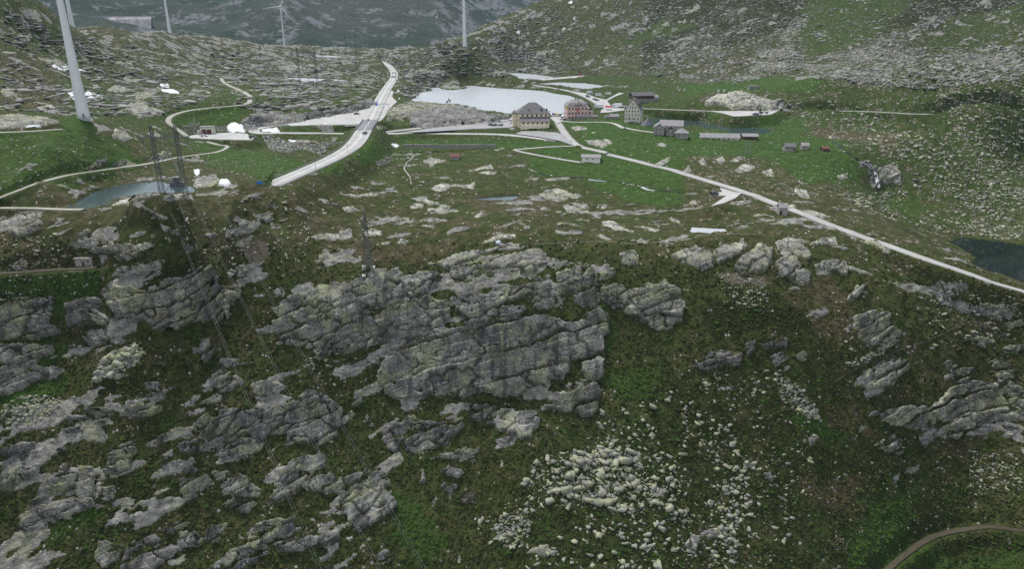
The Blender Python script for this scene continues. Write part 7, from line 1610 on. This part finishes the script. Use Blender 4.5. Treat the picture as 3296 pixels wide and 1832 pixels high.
# ---------------------------------------------------------------- vehicles
VEH = {}
def prism(prof, w, taper=None):
    """side profile in the x-z plane swept across y; taper pulls upper points inward"""
    V = []
    for s in (-1, 1):
        for x, z in prof:
            t = w / 2 * (1 if taper is None or z <= taper[0] else 1 - (z - taper[0]) * taper[1]); V.append((x, s * t, z))
    n_ = len(prof); F = [tuple(range(n_ - 1, -1, -1)), tuple(range(n_, 2 * n_))] + [(i, (i + 1) % n_, n_ + (i + 1) % n_, n_ + i) for i in range(n_)]
    return V, F
def wheels(b, xs, w, r):
    for x in xs:
        for s in (-1, 1):
            o = lathe('wheel', b, 'tyre', [(r * .6, -.12), (r, -.10), (r, .10), (r * .6, .12)], 12); o.rotation_euler = (math.radians(90), 0, 0); o.location = (x, s * (w / 2 - .1), r)
def make_vehicle(kind, col):
    b = bpy.data.objects.new(kind, None); link(b); M = 'car_' + col
    if kind == 'car':
        pym('body', b, M, *prism([(-2.1, .35), (2.1, .35), (2.15, .7), (1.9, .88), (.95, .98), (-1.7, 1.0), (-2.1, .9)], 1.8)); pym('cabin', b, 'glass', *prism([(-1.75, 1.0), (1.05, .97), (.35, 1.42), (-1.2, 1.44)], 1.7, (1.0, .35))); pym('roof', b, M, *prism([(-1.2, 1.44), (.35, 1.42), (.25, 1.50), (-1.1, 1.52)], 1.36))
        wheels(b, (-1.3, 1.35), 1.8, .33)
        for s in (-1, 1): box('headlight', b, 'frame_white', 2.08, 2.17, s * .65 - .18, s * .65 + .18, .62, .78); box('tail_light', b, 'red_paint', -2.16, -2.05, s * .65 - .15, s * .65 + .15, .72, .88)
    elif kind == 'camper_van':
        pym('body', b, M, *prism([(-3.1, .45), (3.0, .45), (3.05, 1.0), (2.5, 1.35), (1.9, 2.0), (2.1, 2.75), (-3.1, 2.75)], 2.2)); pym('windscreen', b, 'glass', *prism([(2.52, 1.34), (2.6, 1.36), (2.02, 2.02), (1.93, 1.99)], 1.9))
        for s in (-1, 1):
            for x in (-2.2, -.6): box('window', b, 'glass', x - .45, x + .45, s * 1.1 - .03, s * 1.1 + .03, 1.7, 2.25)
            box('side_window', b, 'glass', 1.3, 1.85, s * 1.1 - .03, s * 1.1 + .03, 1.35, 1.85); box('headlight', b, 'glass', 3.0, 3.07, s * .8 - .2, s * .8 + .2, .75, .95)
        box('skylight', b, 'sign_grey', -1.4, -.7, -.4, .4, 2.75, 2.85); wheels(b, (-1.8, 2.0), 2.1, .36)
    elif kind == 'truck':
        box('cargo_box', b, M, -4.2, 2.0, -1.25, 1.25, 1.0, 3.7); pym('cab', b, 'car_white' if col != 'blue' else M, *prism([(2.2, .6), (4.1, .6), (4.2, 1.6), (3.9, 2.9), (2.2, 3.0)], 2.4)); box('windscreen', b, 'glass', 4.02, 4.2, -1.05, 1.05, 1.7, 2.6); box('chassis', b, 'tyre', -4.2, 2.2, -.5, .5, .6, 1.0)
        box('side_window', b, 'glass', 2.9, 3.8, -1.23, 1.23, 1.7, 2.5); wheels(b, (-3.2, -2.1, 3.2), 2.4, .48)
    elif kind == 'flatbed_truck':
        box('bed', b, M, -3.6, 3.6, -1.2, 1.2, .9, 1.15); box('crane_post', b, M, -3.3, -2.8, -.9, -.5, 1.15, 3.4); box('crane_post', b, M, -2.4, -1.9, .4, .8, 1.15, 3.4); box('drawbar', b, M, 3.6, 4.6, -.1, .1, .8, 1.0); wheels(b, (-2.2, -1.1, 2.4), 2.3, .45)
    elif kind == 'off_roader':
        pym('body', b, M, *prism([(-2.1, .5), (2.0, .5), (2.05, 1.1), (.9, 1.2), (-2.1, 1.2)], 1.8)); pym('cabin', b, 'glass', *prism([(-2.05, 1.2), (.9, 1.2), (.5, 1.75), (-2.0, 1.75)], 1.72, (1.2, .15))); box('roof', b, M, -2.0, .5, -.82, .82, 1.75, 1.86); wheels(b, (-1.3, 1.3), 1.85, .4); box('spare_wheel', b, 'tyre', -2.32, -2.1, -.35, .35, .8, 1.5)
        for s in (-1, 1): box('headlight', b, 'frame_white', 2.0, 2.08, s * .6 - .15, s * .6 + .15, .85, 1.02)
    return b
def vehicle(kind, col, f, p, yaw, label, z=None, sc=1.0):
    key = (kind, col)
    if key not in VEH: VEH[key] = b = make_vehicle(kind, col)
    else:
        b = VEH[key].copy(); COL.objects.link(b)
        for ch in VEH[key].children:
            c_ = ch.copy(); COL.objects.link(c_); c_.parent = b
    q = EYE(f, p) if z is None else sight_z(fr(f, [p]), [z])[0]
    zz = q[2] + (.25 if z is None else .06)
    b.location = (q[0], q[1], zz + CAMZ); b.rotation_euler = (0, 0, math.radians(yaw)); b.scale = (sc,) * 3
    tag(b, label, {'car': 'car', 'camper_van': 'camper van', 'truck': 'truck', 'flatbed_truck': 'trailer', 'off_roader': 'off-roader'}[kind])
V_ = vehicle
V_('car', 'black', 'c', (813, 416), 95, 'dark car on the main road ahead of the blue truck', -56.3); V_('truck', 'bright_blue', 'c', (850, 440), -82, 'blue box truck coming down the main road', -56.6, .75); V_('car', 'grey', 'c', (800, 484), 85, 'dark car on the main road beside the white truck', -57.2); V_('truck', 'white', 'c', (838, 492), -95, 'white box truck coming down the main road', -57.2, .75)
V_('car', 'white', 'd', (2068, 298), 75, 'white car on the main road just above the bridge', -59.8); V_('car', 'grey', 'd', (2018, 515), 75, 'dark car driving on the bridge', -59.75); V_('car', 'black', 'd', (1882, 196), 5, 'black car parked on the concrete junction', -60.0)
V_('car', 'darkred', 'e', (1725, 30), 8, 'dark red car on the gravel service track'); V_('car', 'white', 'e', (1190, 505), 10, 'white car in front of the garage', -61.8); V_('off_roader', 'grey', 'e', (1912, 535), 15, 'dark trailer like car at the rim of the garage forecourt', -61.8)
for col, p, yw_, lab in (('darkred', (82, 878), 30, 'dark red car in the upper parking row'), ('black', (135, 876), 25, 'black car in the upper parking row next to the red one'), ('silver', (250, 872), 160, 'grey car alone at the end of the upper parking row'), ('blue', (105, 936), 120, 'leftmost car of the lower parking row, blue grey'), ('black', (178, 940), 60, 'black car in the lower parking row'), ('white', (245, 936), 110, 'white car in the lower parking row'), ('grey', (304, 938), 70, 'last car of the lower parking row, dark grey')): V_('car', col, 'a', p, yw_, lab, -64.6)
V_('car', 'white', 'a', (528, 896), 15, 'white car at the corner of the yellow house', -64.6, 1.15); V_('car', 'black', 'a', (508, 884), 15, 'dark car behind the white one at the corner of the yellow house', -64.6)
V_('car', 'white', 'a', (1325, 772), -20, 'white car between the yellow and the pink house', -64.3); V_('car', 'black', 'a', (1382, 762), 20, 'dark car left of the white delivery truck', -64.3); V_('truck', 'white', 'a', (1435, 822), -100, 'white delivery truck parked beside the pink hotel', -64.3, .85); V_('car', 'black', 'a', (1478, 752), 10, 'dark car behind the delivery truck', -64.3)
for kind, col, p, yw_, lab in (('car', 'black', (1225, 212), -12, 'dark car on the lake road ahead of the camper row'), ('car', 'white', (1296, 212), -12, 'white car on the lake road ahead of the camper row'), ('car', 'white', (1440, 238), -12, 'white car directly before the camper vans on the lake road'), ('camper_van', 'white', (1535, 252), 168, 'white camper van by the upper lake, left of two'), ('camper_van', 'white', (1622, 276), 170, 'white camper van by the upper lake, right of two'),
    ('camper_van', 'white', (1925, 348), 172, 'white camper van at the head of the roadside car park'), ('car', 'silver', (1980, 362), -20, 'silver car next to the first camper van in the roadside car park'), ('car', 'black', (2036, 380), 15, 'black car between the campers in the roadside car park'), ('camper_van', 'white', (2105, 398), 10, 'white camper van in the middle of the roadside car park'), ('camper_van', 'white', (2282, 378), 4, 'white camper van standing alone on the grass side of the car park'),
    ('car', 'silver', (1893, 396), -30, 'silver car in the lower roadside row'), ('car', 'blue', (1912, 418), -30, 'blue car in the lower roadside row'), ('car', 'black', (2025, 462), -18, 'black car in the lower roadside row, left of two'), ('car', 'black', (2072, 480), -18, 'black car in the lower roadside row, right of two'), ('truck', 'white', (2100, 628), 175, 'white box truck behind the pink hotel'), ('truck', 'white', (2435, 612), 178, 'long white trailer truck near the market stall'), ('car', 'darkred', (2565, 612), 5, 'dark red car right of the trailer truck')):
    V_(kind, col, 'a', p, yw_, lab, -62.4)
V_('car', 'white', 'b', (155, 640), 0, 'white car on the valley road behind the hospice', -61.7); V_('car', 'white', 'a', (1812, 24), -5, 'white car on the causeway, left of two', -59.4); V_('car', 'white', 'a', (1868, 32), -5, 'white car on the causeway, right of two', -59.4); V_('camper_van', 'red', 'a', (1762, 20), 0, 'red van at the end of the causeway', -59.4)
V_('car', 'blue', 'b', (2308, 768), 5, 'blue car on the gravel lay-by', -58.7); V_('car', 'white', 'b', (2360, 762), 5, 'white car next to the blue one on the gravel lay-by', -58.7); V_('flatbed_truck', 'black', 'b', (2440, 740), 0, 'dark flatbed trailer on the gravel lay-by', -58.7); V_('off_roader', 'white', 'g', (672, 815), 2, 'white off-roader on the valley road right of the lay-by', -58.4)
V_('off_roader', 'grey', 'F', (230, 66), 20, 'grey off-roader parked on the grass beside the old road'); V_('off_roader', 'black', 'c', (930, 300), 5, 'black van in the small lay-by above the lake')
q = sight_z(fr('a', [(2280, 652)]), [-62.4])[0]; b = thing('market_stall', 'red market stall behind the pink hotel', 'stall', q)
box('canopy', b, 'red_paint', -2.6, 2.6, -1.4, 1.4, 2.3, 3.4); box('counter', b, 'frame_white', -2.3, 2.3, -1.1, -.6, 0, 1.0)
for x in (-2.5, 2.5):
    for y in (-1.3, 1.3): beams('post', b, 'frame_white', [((x, y, 0), (x, y, 2.3), .1)], .1)
# ---------------------------------------------------------------- hazy air
m, nt, bs = new_mat('haze')
nt.nodes.remove(bs)
pv = N(nt, 'ShaderNodeVolumePrincipled'); pv.inputs['Density'].default_value = 6e-5; pv.inputs['Color'].default_value = (.26, .40, .56, 1); pv.inputs['Anisotropy'].default_value = .0
nt.links.new(pv.outputs[0], nt.nodes['Material Output'].inputs['Volume'])
hx0, hx1, hy0, hy1, hz0, hz1 = -10500, 9500, -300, 14000, -340, 2900
hv = [(x, y, z) for x in (hx0, hx1) for y in (hy0, hy1) for z in (hz0, hz1)]
hf = [(0, 1, 3, 2), (4, 6, 7, 5), (0, 4, 5, 1), (2, 3, 7, 6), (0, 2, 6, 4), (1, 5, 7, 3)]
hz = mesh_np('haze', hv, hf, 'haze'); tag(hz, 'thin blue haze filling the valley air', kind='stuff')
